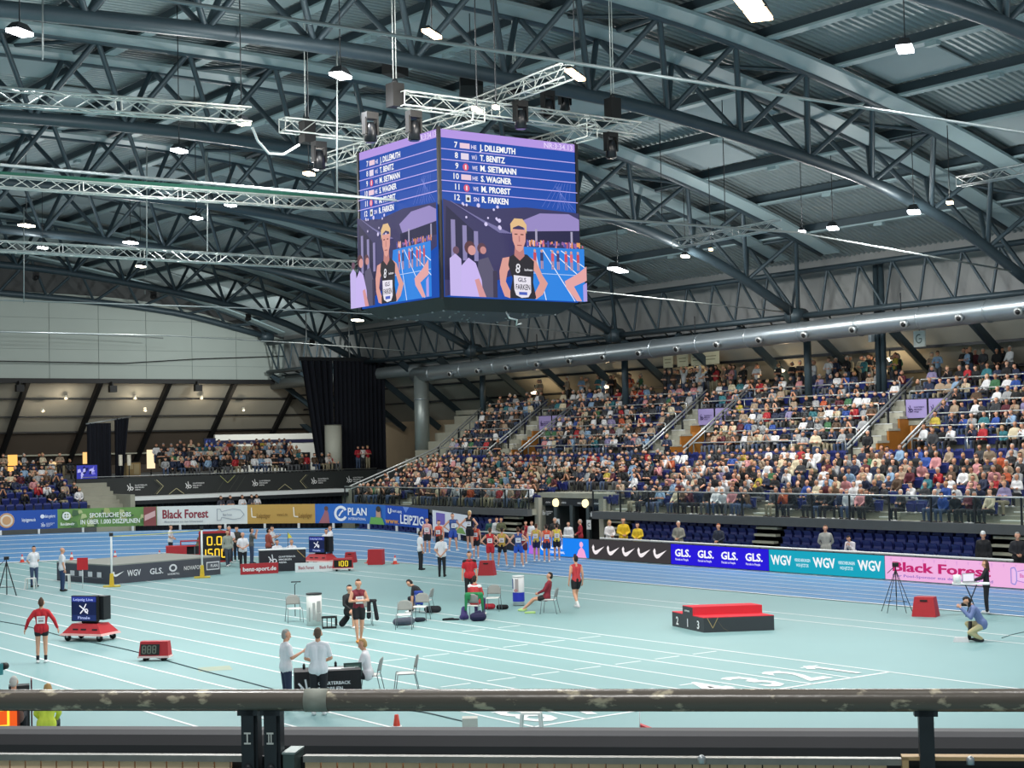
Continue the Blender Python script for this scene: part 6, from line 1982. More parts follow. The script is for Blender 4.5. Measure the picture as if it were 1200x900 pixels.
def make_chair(P, rz, label, seatcol=M_plast, backcol=M_chair):
    t = thing('stacking_chair', label, 'chair', P, rz)
    mb = MB()
    g_ = 6; vs = []; 
    for i in range(g_ + 1):
        for j in range(g_ + 1):
            u = -1 + 2 * i / g_; v = -1 + 2 * j / g_; k = 1 - .12 * max(0, abs(u) + abs(v) - 1.3)
            vs.append((.22 * u * k, .21 * v * k, .455 - .015 * (1 - u * u) * (1 - v * v) - .03 * max(0, v - .6)))
    n0 = len(vs); vs += [(a, b, c - .015) for a, b, c in vs]
    fs = []
    for i in range(g_):
        for j in range(g_):
            a = i * (g_ + 1) + j; fs.append((a, a + g_ + 1, a + g_ + 2, a + 1)); fs.append(tuple(n0 + q for q in (a + 1, a + g_ + 2, a + g_ + 1, a)))
    per = [i * (g_ + 1) for i in range(g_ + 1)] + [g_ * (g_ + 1) + j for j in range(1, g_ + 1)] + [i * (g_ + 1) + g_ for i in range(g_ - 1, -1, -1)] + [j for j in range(g_ - 1, 0, -1)]
    for a, b in zip(per, per[1:] + per[:1]): fs.append((b, a, n0 + a, n0 + b))
    mb.add(vs, fs, seatcol, True); mb.build('seat', t)
    mb = MB(); vs = []
    for i in range(g_ + 1):
        for j in range(g_ + 1):
            u = -1 + 2 * i / g_; v = j / g_; wv = .225 - .05 * v ** 3
            vs.append((u * wv, -.2 - .06 * v - .035 * (1 - u * u), .55 + .30 * v - .04 * v * abs(u) ** 3))
    n0 = len(vs); vs += [(a, b - .014, c) for a, b, c in vs]; fs = []
    for i in range(g_):
        for j in range(g_):
            a = i * (g_ + 1) + j; fs.append((a, a + g_ + 1, a + g_ + 2, a + 1)); fs.append(tuple(n0 + q for q in (a + 1, a + g_ + 2, a + g_ + 1, a)))
    for a, b in zip(per, per[1:] + per[:1]): fs.append((b, a, n0 + a, n0 + b))
    mb.add(vs, fs, backcol, True); mb.build('backrest', t)
    for sx in (-1, 1):
        mb = MB(); mb.tube([(.23 * sx, .2, .45), (.25 * sx, .26, 0)], .011, M_tubeg, 6); mb.build('leg', t)
        mb = MB(); mb.tube([(.22 * sx, -.27, .8), (.225 * sx, -.2, .46), (.25 * sx, -.3, 0)], .011, M_tubeg, 6); mb.build('leg', t)
        mb = MB(); mb.tube([(.225 * sx, -.2, .45), (.23 * sx, .2, .45)], .011, M_tubeg, 6); mb.build('seat_rail', t)
    return t


def chair_at(px, py, face, label, **k): return make_chair(G(px, py), face_rz(px, face), label, **k)


chair_at(345, 729, 170, 'empty grey stacking chair in front of the white sponsor pillar')
chair_at(427, 733, 175, 'grey stacking chair with dark jacket behind the maroon athlete')
chair_at(474, 737, 185, 'grey stacking chair with bundle beneath, front one of the three beside the bending athlete')
chair_at(493, 727, 195, 'grey stacking chair with blue towel, middle one of the three')
chair_at(498, 719, 285, 'grey stacking chair under the bending athlete in black')
chair_at(556, 726, 20, 'grey stacking chair draped with green jacket')
chair_at(578, 716, 190, 'grey stacking chair with red bag beside the green jacket')
chair_at(644, 719, 283, 'grey stacking chair under the reclining athlete in dark red')
chair_at(434, 814, 280, 'pale stacking chair under the blonde woman at the table')
chair_at(476, 812, 265, 'empty pale stacking chair right of the seated blonde woman')
# draped clothes and bags


def blob(name, label, cat, px, py, parts, col, z=0.0, vox=.02, P=None):
    me = melt(parts, vox, (), 3); me.materials.clear(); me.materials.append(mat(col, .85, 0, .2, 12)); me.name = name
    o = bpy.data.objects.new(name, me); C.objects.link(o); o.location = P if P is not None else G(px, py, 0) + Vector((0, 0, z))
    o.rotation_euler = (0, 0, face_rz(px, 0))
    tag(o, label, cat)
    return o


blob('jacket', 'green jacket hanging over the back of a chair', 'jacket', 556, 726, [((-.24, -.24, .84), (.24, -.2, .84), .055, .055), ((-.24, -.26, .82), (-.27, -.26, .34), .06, .04), ((.24, -.24, .82), (.28, -.22, .34), .06, .04), ((-.15, -.29, .82), (-.14, -.29, .66), .04, .03), ((.15, -.28, .82), (.14, -.28, .66), .04, .03)], '1f7a48')
blob('duffel_bag', 'dark purple bag lying below the draped chair', 'bag', 560, 728, [((-.12, 0, .14), (.14, 0, .14), .14, .14), ((-.05, 0, .28), (.08, 0, .3), .05, .05)], '1d1b40')
blob('duffel_bag', 'violet bag standing left of the draped chair', 'bag', 544, 727, [((0, 0, .14), (0, .05, .36), .12, .09), ((-.08, 0, .1), (.08, 0, .1), .08, .08)], '3c3268')
blob('clothing', 'dark garment lying on the floor left of the violet bag', 'clothing', 527, 727, [((-.2, 0, .03), (.1, .02, .04), .045, .05), ((.1, 0, .03), (.3, .0, .03), .04, .03)], '15171d')
blob('duffel_bag', 'grey and navy bag under the front empty chair', 'bag', 474, 733, [((-.25, 0, .12), (.2, 0, .14), .12, .13)], '4d5260')
blob('duffel_bag', 'small dark bag beside the front empty chair', 'bag', 492, 729, [((-.1, 0, .08), (.12, .03, .08), .08, .07)], '1d2230')
blob('towel', 'blue towel hanging on the chair beside the bending athlete', 'towel', 491, 722, [((-.12, 0, .8), (.12, 0, .8), .04, .04), ((-.1, -.03, .78), (-.1, -.03, .4), .045, .05), ((.1, -.03, .78), (.1, -.03, .4), .045, .05), ((0, -.03, .78), (0, -.03, .42), .045, .05)], '1f3a8c')
blob('duffel_bag', 'black and white bag under the bending athlete chair', 'bag', 508, 718, [((-.2, 0, .12), (.15, 0, .12), .12, .12)], '24262c')
blob('duffel_bag', 'red bag under the chair beside the green jacket', 'bag', 574, 714, [((-.16, 0, .1), (.1, 0, .1), .1, .1)], 'b02a38')
blob('duffel_bag', 'black bag right of the red bag', 'bag', 590, 714, [((-.16, 0, .08), (.1, 0, .08), .09, .08)], '17181c')
blob('jacket', 'black jacket hanging down over the chair beside the maroon athlete', 'jacket', 436, 733, [((-.12, 0, .78), (.12, 0, .78), .05, .05), ((-.08, -.03, .76), (-.1, -.05, .28), .06, .07), ((.08, -.03, .76), (.16, -.05, .22), .06, .07)], '17191f')
blob('duffel_bag', 'black bag beside the seated athlete in black', 'bag', 403, 735, [((-.05, 0, .12), (.1, 0, .3), .11, .1)], '15161a')
blob('clothing', 'green shoes and shirt lying by the reclining athlete', 'clothing', 621, 719, [((-.15, 0, .03), (.15, 0, .03), .04, .05)], 'a9c97e')
P = G(394, 733); t = thing('bottle', 'dark drinking bottle on the floor left of the seated athlete in black', 'bottle', P)
mb = MB(); mb.lathe([(0, 0), (.04, 0), (.04, .2), (.02, .25), (0, .25)], M_dark, 12); mb.build('flask', t)
mb = MB(); mb.lathe([(.022, .25), (.022, .29), (0, .29)], M_white, 12); mb.build('cap', t)


# winners podium
pd = thing('podium', 'three-step winners podium with red carpet top and dark grey sides', 'podium')
a = G(788, 733.5); c_ = G(825, 741.5); e_ = G(907.5, 738.5)
ux_ = Vector((c_.x - a.x, c_.y - a.y, 0)); uy_ = Vector((e_.x - c_.x, e_.y - c_.y, 0))
M_pod = mat('3a3d41', .55, 0, .08, 3); M_carp = mat('d8313f', .85, 0, .06, 30)
base = Vector((a.x, a.y, 0))


def pstep(f0, f1, h, nm):
    pts = [base + ux_ * f0, base + ux_ * f1, base + ux_ * f1 + uy_, base + ux_ * f0 + uy_]
    mb = MB(); vs = [tuple(p) for p in pts] + [(p.x, p.y, h) for p in pts]
    mb.add(vs, [(3, 2, 1, 0), (4, 5, 6, 7), (0, 1, 5, 4), (1, 2, 6, 5), (2, 3, 7, 6), (3, 0, 4, 7)], M_pod); mb.build(nm, pd)
    mb = MB(); vs = [(p.x, p.y, h) for p in pts] + [(p.x, p.y, h + .02) for p in pts]
    mb.add(vs, [(3, 2, 1, 0), (4, 5, 6, 7), (0, 1, 5, 4), (1, 2, 6, 5), (2, 3, 7, 6), (3, 0, 4, 7)], M_carp); mb.build('carpet', pd)


HS = .42
pstep(0, .345, HS, 'step'); pstep(.345, .66, HS + .24, 'step'); pstep(.66, 1, HS, 'step')
pts = [base + ux_ * .66, base + ux_ * .66 + uy_]
mb = MB(); n_ = (ux_.normalized()) * .012
mb.add([tuple(pts[0] + n_ + Vector((0, 0, HS))), tuple(pts[1] + n_ + Vector((0, 0, HS))), tuple(pts[1] + n_ + Vector((0, 0, HS + .25))), tuple(pts[0] + n_ + Vector((0, 0, HS + .25)))], [(0, 1, 2, 3)], M_carp); mb.build('riser_carpet', pd)
W = ux_.length * 10
for f, tx in ((.17, '2'), (.5, '1'), (.83, '3')):
    cv = Canvas(W, 6.6); cv.text(tx, W * f, .8, 2.4, 'f0f0f0', al='c'); cv.text(tx, W * f + .15, .8, 2.4, 'f0f0f0', al='c')
    if tx == '1': cv.text('arena', W * f, 5.2, .7, 'e8e8e8', al='c', w=3)
    cv.build('number', plane_fn(base - uy_.normalized() * .004, ux_, Vector((0, 0, .66)), W, 6.6), pd)
cv = Canvas(40, 4); cv.path([(2, 4), (5, 1.2), (8, 4)], .28, 'b9a06a'); cv.path([(8, 3), (11, 1), (14, .2)], .15, '6a6250')
cv.build('chevron', plane_fn(base + ux_ + ux_.normalized() * .004, uy_, Vector((0, 0, HS)), 40, 4), pd)


# infield display carts
def cart(px, py, label, k=1.0, face=35):
    t = thing('display_cart', label, 'display', G(px, py), face_rz(px, face)); t.scale = (k, k, k)
    mb = MB(); mb.frustum(-.62, -.42, .62, .42, .2, -.4, -.25, .4, .25, .46, M_red); mb.build('cover', t)
    mb = MB(); mb.frustum(-.66, -.46, .66, .46, .16, -.63, -.43, .63, .43, .215, mat('d8a8a4', .5)); mb.build('skirt', t)
    for x in (-.5, .5):
        for y in (-.3, .3):
            mb = MB(); mb.lathe([(0, -.03), (.085, -.03), (.09, 0), (.085, .03), (0, .03)], M_black, 14, (x, y, .09), 'y'); w_ = mb.build('wheel', t)
            mb = MB(); mb.box(x - .03, y - .04, .09, x + .03, y + .04, .18, M_rail); mb.build('fork', t)
    for x in (-.3, -.05, .3):
        mb = MB(); mb.box(x, -.36, .3, x + .16, -.345, .34, M_dark); mb.build('slot', t)
    mb = MB(); mb.box(-.2, -.1, .44, .2, .1, .55, M_black); mb.build('plinth', t)
    for s_ in (-1, 1):
        c_ = MB()
        # two screens in a shallow V
        M_ = Matrix.Rotation(s_ * .5, 4, 'Z')
    mb = MB(); mb.box(-.42, -.24, .52, .38, -.12, 1.2, M_black); mb.build('monitor', t)
    mb = MB(); mb.box(-.02, -.1, .55, .5, .22, 1.18, mat('17191d', .5)); mb.build('rear_monitor', t)
    cv = Canvas(16, 13.5); cv.rect(0, 0, 16, 13.5, '18244e'); cv.rect(0, 0, 16, 3.2, '24356a'); cv.rect(0, 10.6, 16, 13.5, '2f3f9a'); cv.text('Leipzig Live', 1, 11.2, 1.4, 'b8c8ff', w=13)
    cv.path([(5, 8.5), (8.5, 6), (10.5, 4)], .7, 'f0f4ff'); cv.path([(9.5, 9.5), (7.5, 6), (5.5, 4)], .7, 'f0f4ff'); cv.ring(9.6, 5.6, .6, 1.3, 'f0f4ff', n=10); cv.text('Finale', 4, 1, 1.5, 'b8c8ff', w=8)
    cv.build('picture', plane_fn((-.4, -.243, .54), (.76, 0, 0), (0, 0, .64), 16, 13.5), t, .9, .001)
    return t


cart(106, 750, 'infield display on a red wheeled base with blue screen, near one at the left', 1.12)
cart(376, 662, 'infield display on a red wheeled base with blue screen, far one beside the commentary table', 1.15)


def numbox(px, py, label, txt, lit, w_, h_, face, wheels=True):
    t = thing('number_display', label, 'display', G(px, py), face_rz(px, face))
    z0 = .1 if wheels else 0
    mb = MB(); mb.frustum(-w_ / 2, -.18, w_ / 2, .2, z0, -w_ / 2 * .92, -.1, w_ / 2 * .92, .14, z0 + h_, M_red); mb.build('case', t)
    mb = MB(); mb.frustum(-w_ / 2 - .02, -.2, w_ / 2 + .02, .22, z0 - .01, -w_ / 2 - .01, -.19, w_ / 2 + .01, .21, z0 + .04, mat('e0c8c4', .5)); mb.build('trim', t)
    if wheels:
        for x in (-w_ * .3, w_ * .3):
            for y in (-.12, .14):
                mb = MB(); mb.lathe([(0, -.02), (.05, -.02), (.05, .02), (0, .02)], M_black, 12, (x, y, .05), 'y'); mb.build('wheel', t)
    cv = Canvas(20, 10); cv.rect(.5, .6, 14.5 if not lit else 19.5, 9.4, '1d1f1d')
    if lit: cv.digits(txt, 3.2, 1.6, 6.8, 'ffe23a', wd=3.4)
    else: cv.digits(txt, 1.6, 1.6, 6.8, '6e7468', wd=3.0)
    cv.build('digits', plane_fn((-w_ / 2 * .9, -.185, z0 + h_ * .12), (w_ * .9, 0, 0), (0, .06, h_ * .76), 20, 10), t, 1.0 if lit else None, .002)
    return t


numbox(182, 774, 'red wheeled number display with dark digits on the infield', '888', False, .82, .42, 205 - 180 - 8)
numbox(402, 669, 'small red display glowing yellow digits beside the white board', '100', True, .95, .48, 0)
# the big yellow display
t = thing('number_display', 'big black and red display glowing 0.0 over 1500 in yellow digits', 'display', G(252, 664), face_rz(252, 0))
mb = MB(); mb.box(-.75, 0, .2, .75, .3, 1.7, M_red); mb.build('case', t)
mb = MB(); mb.box(-.7, -.02, .3, .7, 0, 1.6, M_black); mb.build('front', t)
for x in (-.6, .6):
    mb = MB(); mb.box(x - .05, 0, 0, x + .05, .3, .2, M_dark); mb.build('leg', t)
cv = Canvas(20, 19); cv.digits('0.0', 4.4, 10.6, 6.6, 'ffd23a', wd=4); cv.digits('1500', .2, 1.4, 6.8, 'ffd23a', wd=3.7)
cv.build('digits', plane_fn((-.66, -.022, .33), (1.32, 0, 0), (0, 0, 1.25), 20, 19), t, 1.2, .001)
Pq = G(4, 842, .55)
t = thing('number_display', 'orange and yellow glowing display at the lower left edge behind the rail', 'display', (Pq.x, Pq.y, 0), face_rz(4, 0))
mb = MB(); mb.box(-.35, 0, 0, .3, .2, .9, mat('8a2a14', .5)); mb.build('case', t)
cv = Canvas(20, 20); cv.rect(0, 0, 20, 20, 'd8541c'); cv.digits('0', 6, 3, 13, 'ffd83a', wd=9); cv.build('digits', plane_fn((-.3, -.005, .3), (.55, 0, 0), (0, 0, .55), 20, 20), t, 1.3, .001)
t = thing('equipment_case', 'dark grey upright case beside the orange display at the lower left', 'case', G(23, 862), face_rz(23, 0))
mb = MB(); mb.box(-.2, -.1, 0, .2, .2, 1.0, mat('2c2d30', .6)); mb.build('body', t)
mb = MB(); mb.box(.22, -.1, 0, .25, .2, 1.1, mat('5a2030', .5)); mb.build('handle', t)
P = G(-6, 800, .9)
t = thing('camera', 'teal cased camera on a stand at the lower left edge', 'camera', (P.x, P.y, 0), face_rz(3, 40))
mb = MB(); mb.box(-.1, -.12, 1.05, .1, .14, 1.28, mat('2c7f86', .5)); mb.build('body', t)
mb = MB(); mb.lathe([(0, .2), (.08, .2), (.07, .36), (0, .36)], M_black, 12, (0, 0, 1.2), 'y'); mb.build('lens', t)
for k in range(3):
    a = 2.1 * k; mb = MB(); mb.tube([(0, 0, 1.05), (.4 * math.cos(a), .4 * math.sin(a), 0)], .02, M_black, 6); mb.build('leg', t)


# high jump mat and posts
hm = thing('landing_mat', 'large grey high jump landing mat with white printed logos on its sides', 'mat')
a = G(130, 685); b = G(258.5, 673); c2 = G(79, 681)
a.z = b.z = c2.z = 0
ux_ = b - a; n_ = Vector((-ux_.y, ux_.x, 0)).normalized(); uy_ = n_ * 4.2
if uy_.dot(CF) < 0: uy_ = -uy_
HM = .78
M_mat = mat('4a4c56', .7, 0, .1, 2); M_matt = mat('8f918a', .75, 0, .08, 2)
mb = MB(); q = [a, b, b + uy_, a + uy_]; mb.add([tuple(p) for p in q] + [(p.x, p.y, HM) for p in q], [(3, 2, 1, 0), (0, 1, 5, 4), (1, 2, 6, 5), (2, 3, 7, 6), (3, 0, 4, 7)], M_mat); mb.build('cushion', hm)
mb = MB(); mb.add([(p.x, p.y, HM) for p in q] + [(p.x, p.y, HM + .05) for p in q], [(3, 2, 1, 0), (4, 5, 6, 7), (0, 1, 5, 4), (1, 2, 6, 5), (2, 3, 7, 6), (3, 0, 4, 7)], M_matt); mb.build('top_cover', hm)
W = ux_.length * 10
cv = Canvas(W, 9.8); cv.swoosh(W * -.005 + 1, 4, 5, 'f0f0f2')
cv.text('WGV', W * .14, 3.6, 3.4, 'e8e8ec', w=W * .12); cv.text('GLS.', W * .34, 3.6, 3.2, 'e8e8ec', w=W * .12); cv.ring(W * .55, 6, 1.2, 2.1, 'e0e0e4'); cv.text('NORDMETALL', W * .5, 2.2, 1.1, 'e0e0e4', w=W * .11)
cv.text('NOVAFON', W * .65, 4.2, 2.2, 'e0e0e4', w=W * .17); cv.rect(W * .86, 3, W * .985, 7.6, 'dcdce0'); cv.rect(W * .868, 3.6, W * .977, 7, '5a5c64'); cv.text('PLAN', W * .9, 4.6, 1.6, 'e8e8ec', w=W * .065)
cv.build('print', plane_fn(a - uy_.normalized() * .01, ux_, Vector((0, 0, HM)), W, 9.8), hm)
cv = Canvas(42, 9.8)
for k in range(5): cv.rect(4 + 7 * k, 3.4, 7.4 + 7 * k, 6.2, 'dcdce0')
cv.rect(3, 3.0, 36.5, 3.12, 'a8a8b0')
cv.build('print', plane_fn(a + uy_ - ux_.normalized() * .01, -uy_, Vector((0, 0, HM)), 42, 9.8), hm)
for px, py, lb in ((131, 687.5, 'left'), (237, 677, 'right')):
    t = thing('jump_standard', 'white high jump standard with yellow foot, %s one' % lb, 'high jump post', G(px, py), face_rz(px, 0))
    mb = MB(); mb.tube([(0, 0, .05), (0, 0, 2.25)], .045, M_white, 10); mb.build('upright', t)
    mb = MB(); mb.box(-.35, -.3, 0, .35, .3, .05, mat('c9b23c', .5)); mb.frustum(-.1, -.1, .1, .1, .05, -.07, -.07, .07, .07, .55, mat('d9b82a', .5)); mb.build('foot', t)
    mb = MB(); mb.box(-.08, -.05, 2.1, .08, .05, 2.25, M_dark); mb.build('bar_holder', t)
P = G(131, 687.5); Q = G(237, 677)
mb = MB(); mb.tube([P + Vector((.1, 0, 2.1)), P * .5 + Q * .5 + Vector((0, 0, 2.06)), Q + Vector((0, 0, 2.1))], .018, mat('c9c25a', .5), 8)
tag(mb.build('crossbar'), 'pale yellow high jump crossbar resting between the two standards', 'crossbar')
t = thing('signal_flag', 'red square board on a thin pole before the landing mat', 'sign', G(97, 690), face_rz(97, 8))
mb = MB(); mb.tube([(0, 0, 0), (0, 0, 1.25)], .02, M_white, 6); mb.build('pole', t)
mb = MB(); mb.box(-.22, -.02, .78, .22, .02, 1.28, mat('c41e28', .5)); mb.build('board', t)


def cone(px, py, label, s_=.36, z=0):
    t = thing('traffic_cone', label, 'cone', G(px, py, z))
    mb = MB(); mb.box(-.15, -.15, 0, .15, .15, .025, mat('d84a3a', .5)); mb.build('base', t)
    mb = MB(); mb.lathe([(.11, .02), (.08, s_ * .38)], mat('d84a3a', .5), 12); mb.lathe([(.045, s_ * .72), (.025, s_), (0, s_)], mat('d84a3a', .5), 12); mb.build('body', t)
    mb = MB(); mb.lathe([(.081, s_ * .38), (.046, s_ * .72)], M_white, 12); mb.build('band', t)


for px, py, lb in ((26, 659, 'red and white cone at the left edge of the track'), (84, 656.5, 'red and white cone behind the bald official'), (135, 654.5, 'red and white cone behind the left jump standard'), (187, 654, 'red and white cone left of the official behind the mat'),
                   (432, 660, 'red and white cone left of the red case'), (463, 661, 'red and white cone right of the red case')):
    cone(px, py, lb, .42)
t = thing('traffic_cone', 'small orange cone on white foot right of the officials table', 'cone', G(465, 854))
mb = MB(); mb.lathe([(.1, 0), (.1, .06), (.07, .06)], M_white, 14); mb.build('foot', t)
mb = MB(); mb.lathe([(.07, .06), (.04, .28), (0, .28)], mat('d8432c', .5), 14); mb.build('body', t)


def redbox(px, py, w_, h_, label, d=.5, tp=.78, hole=True, face=15):
    t = thing('lane_box', label, 'box', G(px, py), face_rz(px, face))
    mb = MB(); mb.frustum(-w_ / 2, -d / 2, w_ / 2, d / 2, 0, -w_ / 2 * tp, -d / 2 * tp, w_ / 2 * tp, d / 2 * tp, h_, M_red); mb.build('body', t)
    if hole:
        mb = MB(); mb.box(-w_ * .15, -d / 2 * tp - .035, h_ * .78, w_ * .15, -d / 2 * tp, h_ * .86, M_black); mb.build('grip', t)


redbox(1085, 722, .75, .6, 'red tapered box at the track edge beside the camera tripod')
redbox(571, 674, .72, .62, 'red tapered box at the track edge behind the red and black shirt')
redbox(411, 659, .55, .5, 'red tapered box between the small yellow display and red case')
redbox(441, 661.5, .72, .72, 'red square case with handle at the track edge', tp=.97, hole=False)
# tables by the far curve
t = thing('folding_table', 'red cloth covered table behind the landing mat', 'table', G(212, 657), face_rz(212, 0))
mb = MB(); mb.box(-.75, -.3, .72, .75, .3, .77, mat('c03038', .6)); mb.build('tabletop', t)
mb = MB(); mb.box(-.74, -.31, .02, .3, -.29, .72, mat('b82a34', .7)); mb.build('cloth', t)
for x in (-.7, .7):
    mb = MB(); mb.box(x - .02, -.25, 0, x + .02, .25, .72, M_tubeg); mb.build('leg', t)
t = thing('rack', 'red metal rack with dark crates beside the camouflage photographer', 'rack', G(226, 656), face_rz(226, 0))
for x in (-.6, .6):
    mb = MB(); mb.box(x - .03, -.25, 0, x + .03, .25, 1.0, M_red); mb.build('side', t)
for z in (.25, .95):
    mb = MB(); mb.box(-.6, -.25, z, .6, .25, z + .05, M_red); mb.build('shelf', t)
mb = MB(); mb.box(-.5, -.2, .3, .5, .2, .7, M_dark); mb.build('crate', t)
t = thing('commentary_table', 'dark commentary table with printed white logo front', 'table', G(331, 669), face_rz(331, -5))
mb = MB(); mb.box(-1.05, -.3, 0, 1.05, .3, .98, mat('23242c', .5)); mb.build('body', t)
mb = MB(); mb.box(-1.08, -.33, .98, 1.08, .33, 1.02, M_white); mb.build('tabletop', t)
cv = Canvas(21, 10); cv.flourish(4, 3.5, 4.6, 'eceef2'); cv.path([(17, 9.5), (20.5, 6)], .3, 'b99a5a'); cv.build('print', plane_fn((-1.05, -.304, 0), (2.1, 0, 0), (0, 0, 1.0), 21, 10), t)
t = thing('floor_board', 'low red board with white lettering left of the commentary table', 'advertising board', G(304, 672.5), face_rz(304, -10))
mb = MB(); mb.box(-.85, -.05, 0, .85, .05, .48, M_red); mb.build('body', t)
cv = Canvas(17, 5); cv.text('benz-sport.de', 1, 1.5, 2, 'f4f0f0', w=15); cv.text('benz-sport.de', 1.08, 1.55, 2, 'f4f0f0', w=15); cv.build('print', plane_fn((-.85, -.054, 0), (1.7, 0, 0), (0, 0, .48), 17, 5), t)
t = thing('floor_board', 'low white board with red lettering right of the commentary table', 'advertising board', G(372, 670), face_rz(372, 0))
mb = MB(); mb.box(-1.0, -.05, 0, 1.0, .05, .42, M_white); mb.build('body', t)
cv = Canvas(20, 5); cv.text('Black Forest', 1.5, 1.6, 1.8, 'b04050', w=7); cv.text('Black Forest', 11, 1.6, 1.8, 'b04050', w=7); cv.build('print', plane_fn((-1, -.054, 0), (2, 0, 0), (0, 0, .42), 20, 5), t)
for px in (325, 342):
    P = G(px, 667); 
    chr_ = make_chair(P + Vector((.0, .1, 0)), face_rz(px, 175), 'chair of the seated commentator, %s one behind the table' % ('left' if px == 325 else 'right'))
# yellow signal lamp
P = G(338, 668)
t = thing('pennant', 'small yellow pennant standing on the commentary table', 'flag', (P.x, P.y, 1.0), face_rz(338, 0))
mb = MB(); mb.tube([(0, 0, 0), (0, 0, .75)], .012, M_dark, 5); mb.build('pole', t)
mb = MB(); mb.prism([(0, .75), (0, .45), (.2, .5)], 'y', -.006, .006, mat('d8cf4a', .6)); mb.build('cloth', t)
# sponsor pillars
t = thing('sponsor_pillar', 'white cylindrical sponsor pillar with grey print on the infield', 'pillar', G(368.5, 733), face_rz(368, 0))
mb = MB(); mb.lathe([(0, 0), (.24, 0), (.24, .98), (0, .98)], mat('dfe1dd', .5), 24); mb.build('body', t)
mb = MB(); mb.lathe([(0, .98), (.25, .98), (.25, 1.02), (0, 1.02)], M_dark, 24); mb.build('lid', t)
cv = Canvas(10, 20)
for x, y, w_, h_ in ((4.2, 4, 1.4, 11), (6.2, 3, 2.8, 5), (6.4, 9, 2.2, 7), (2.2, 3, .6, 9)): cv.rect(x, y, x + w_, y + h_, 'a8aaa8', 4)
cv.build('print', lambda u, v, g: Vector(((.241 + g) * math.sin((u - 5) * .25), -(.241 + g) * math.cos((u - 5) * .25), v / 20 * .98)), t)
t = thing('sponsor_pillar', 'white and blue cylindrical pillar with silver top beside the seated athletes', 'pillar', G(608, 709.5), face_rz(608, 0))
mb = MB(); mb.lathe([(0, .02), (.2, .02), (.2, .98), (0, .98)], mat('d9dbdc', .4), 24); mb.build('body', t)
mb = MB(); mb.lathe([(0, 0), (.19, 0), (.19, .03)], M_dark, 24); mb.lathe([(.17, .98), (.21, .99), (.21, 1.03), (0, 1.03)], M_white, 24); mb.build('rim', t)
cv = Canvas(10, 20); cv.rect(0, 3, 10, 9.4, '1f2fb0', 10); cv.poly([(0, 12), (1.6, 12), (1.6, 19), (0, 19)], '22388c'); cv.rect(3, 10, 5, 19, 'a8a0a0', 2); cv.disc(3.4, 10.8, 1, 'c06a70')
cv.build('print', lambda u, v, g: Vector(((.201 + g) * math.sin((u - 5) * .3), -(.201 + g) * math.cos((u - 5) * .3), v / 20 * .98)), t)
t = thing('crate', 'black open wire crate on the floor right of the white pillar', 'crate', G(386, 736), face_rz(386, 0))
mb = MB(); mb.box(-.22, -.15, 0, .22, .15, .04, M_black); mb.build('base', t)
for x in (-.21, -.07, .07, .21):
    for y in (-.14, .14):
        mb = MB(); mb.box(x - .015, y - .015, .04, x + .015, y + .015, .34, M_black); mb.build('upright', t)
mb = MB(); mb.box(-.24, -.17, .32, .24, -.13, .36, M_black); mb.box(-.24, .13, .32, .24, .17, .36, M_black); mb.box(-.24, -.17, .32, -.2, .17, .36, M_black); mb.box(.2, -.17, .32, .24, .17, .36, M_black); mb.build('rim', t)
t = thing('microphone_stand', 'small black stand with crossbar behind the empty chair', 'stand', G(346, 722), face_rz(346, 0))
mb = MB(); mb.tube([(0, 0, 0), (0, 0, 1.05), (.06, 0, 1.1)], .015, M_black, 6); mb.build('pole', t)
mb = MB(); mb.tube([(-.12, 0, 1.14), (.2, 0, 1.14)], .02, M_black, 6); mb.build('crossbar', t)


def tripod(px, py, label, h=1.35, r=.45, m=M_dark, face=0, head=True, wire=False):
    t = thing('tripod', label, 'tripod', G(px, py), face_rz(px, face))
    for k in range(3 if not wire else 5):
        a = R(90 + 360 * k / (3 if not wire else 5)); mb = MB(); mb.tube([(0, 0, h), (r * math.cos(a), r * math.sin(a), 0)], .022 if not wire else .012, m, 6); mb.build('leg', t)
    mb = MB(); mb.tube([(0, 0, h * .35), (0, 0, h + .1)], .02, m, 6); mb.build('centre_column', t)
    mb = MB()
    for k in range(3):
        a = R(90 + 120 * k); b = R(210 + 120 * k); mb.tube([(r * .75 * math.cos(a), r * .75 * math.sin(a), h * .25), (r * .75 * math.cos(b), r * .75 * math.sin(b), h * .25)], .008, m, 5)
    mb.build('spreader', t)
    if head:
        mb = MB(); mb.box(-.1, -.1, h + .08, .1, .14, h + .2, M_black); mb.tube([(0, -.1, h + .12), (-.25, -.3, h - .1)], .012, M_black, 5); mb.build('head', t)
    return t


tripod(8, 698, 'black camera tripod at the left edge of the infield', 1.35, .42)
tripod(1051, 717, 'thin dark camera stand with several legs before the pink board', 1.35, .5, wire=True)
P = G(1051, 717)
# white stools
def stool(P, rz, label, h=.45, m=M_plast, s_=.19):
    t = thing('stool', label, 'stool', P, rz)
    mb = MB(); mb.frustum(-s_, -s_, s_, s_, h - .03, -s_ * .92, -s_ * .92, s_ * .92, s_ * .92, h, m); mb.build('seat', t)
    for x in (-1, 1):
        for y in (-1, 1):
            mb = MB(); mb.frustum(s_ * x * 1.05 - .02, s_ * y * 1.05 - .02, s_ * x * 1.05 + .02, s_ * y * 1.05 + .02, 0, s_ * x * .85 - .025, s_ * y * .85 - .025, s_ * x * .85 + .025, s_ * y * .85 + .025, h - .02, m); mb.build('leg', t)


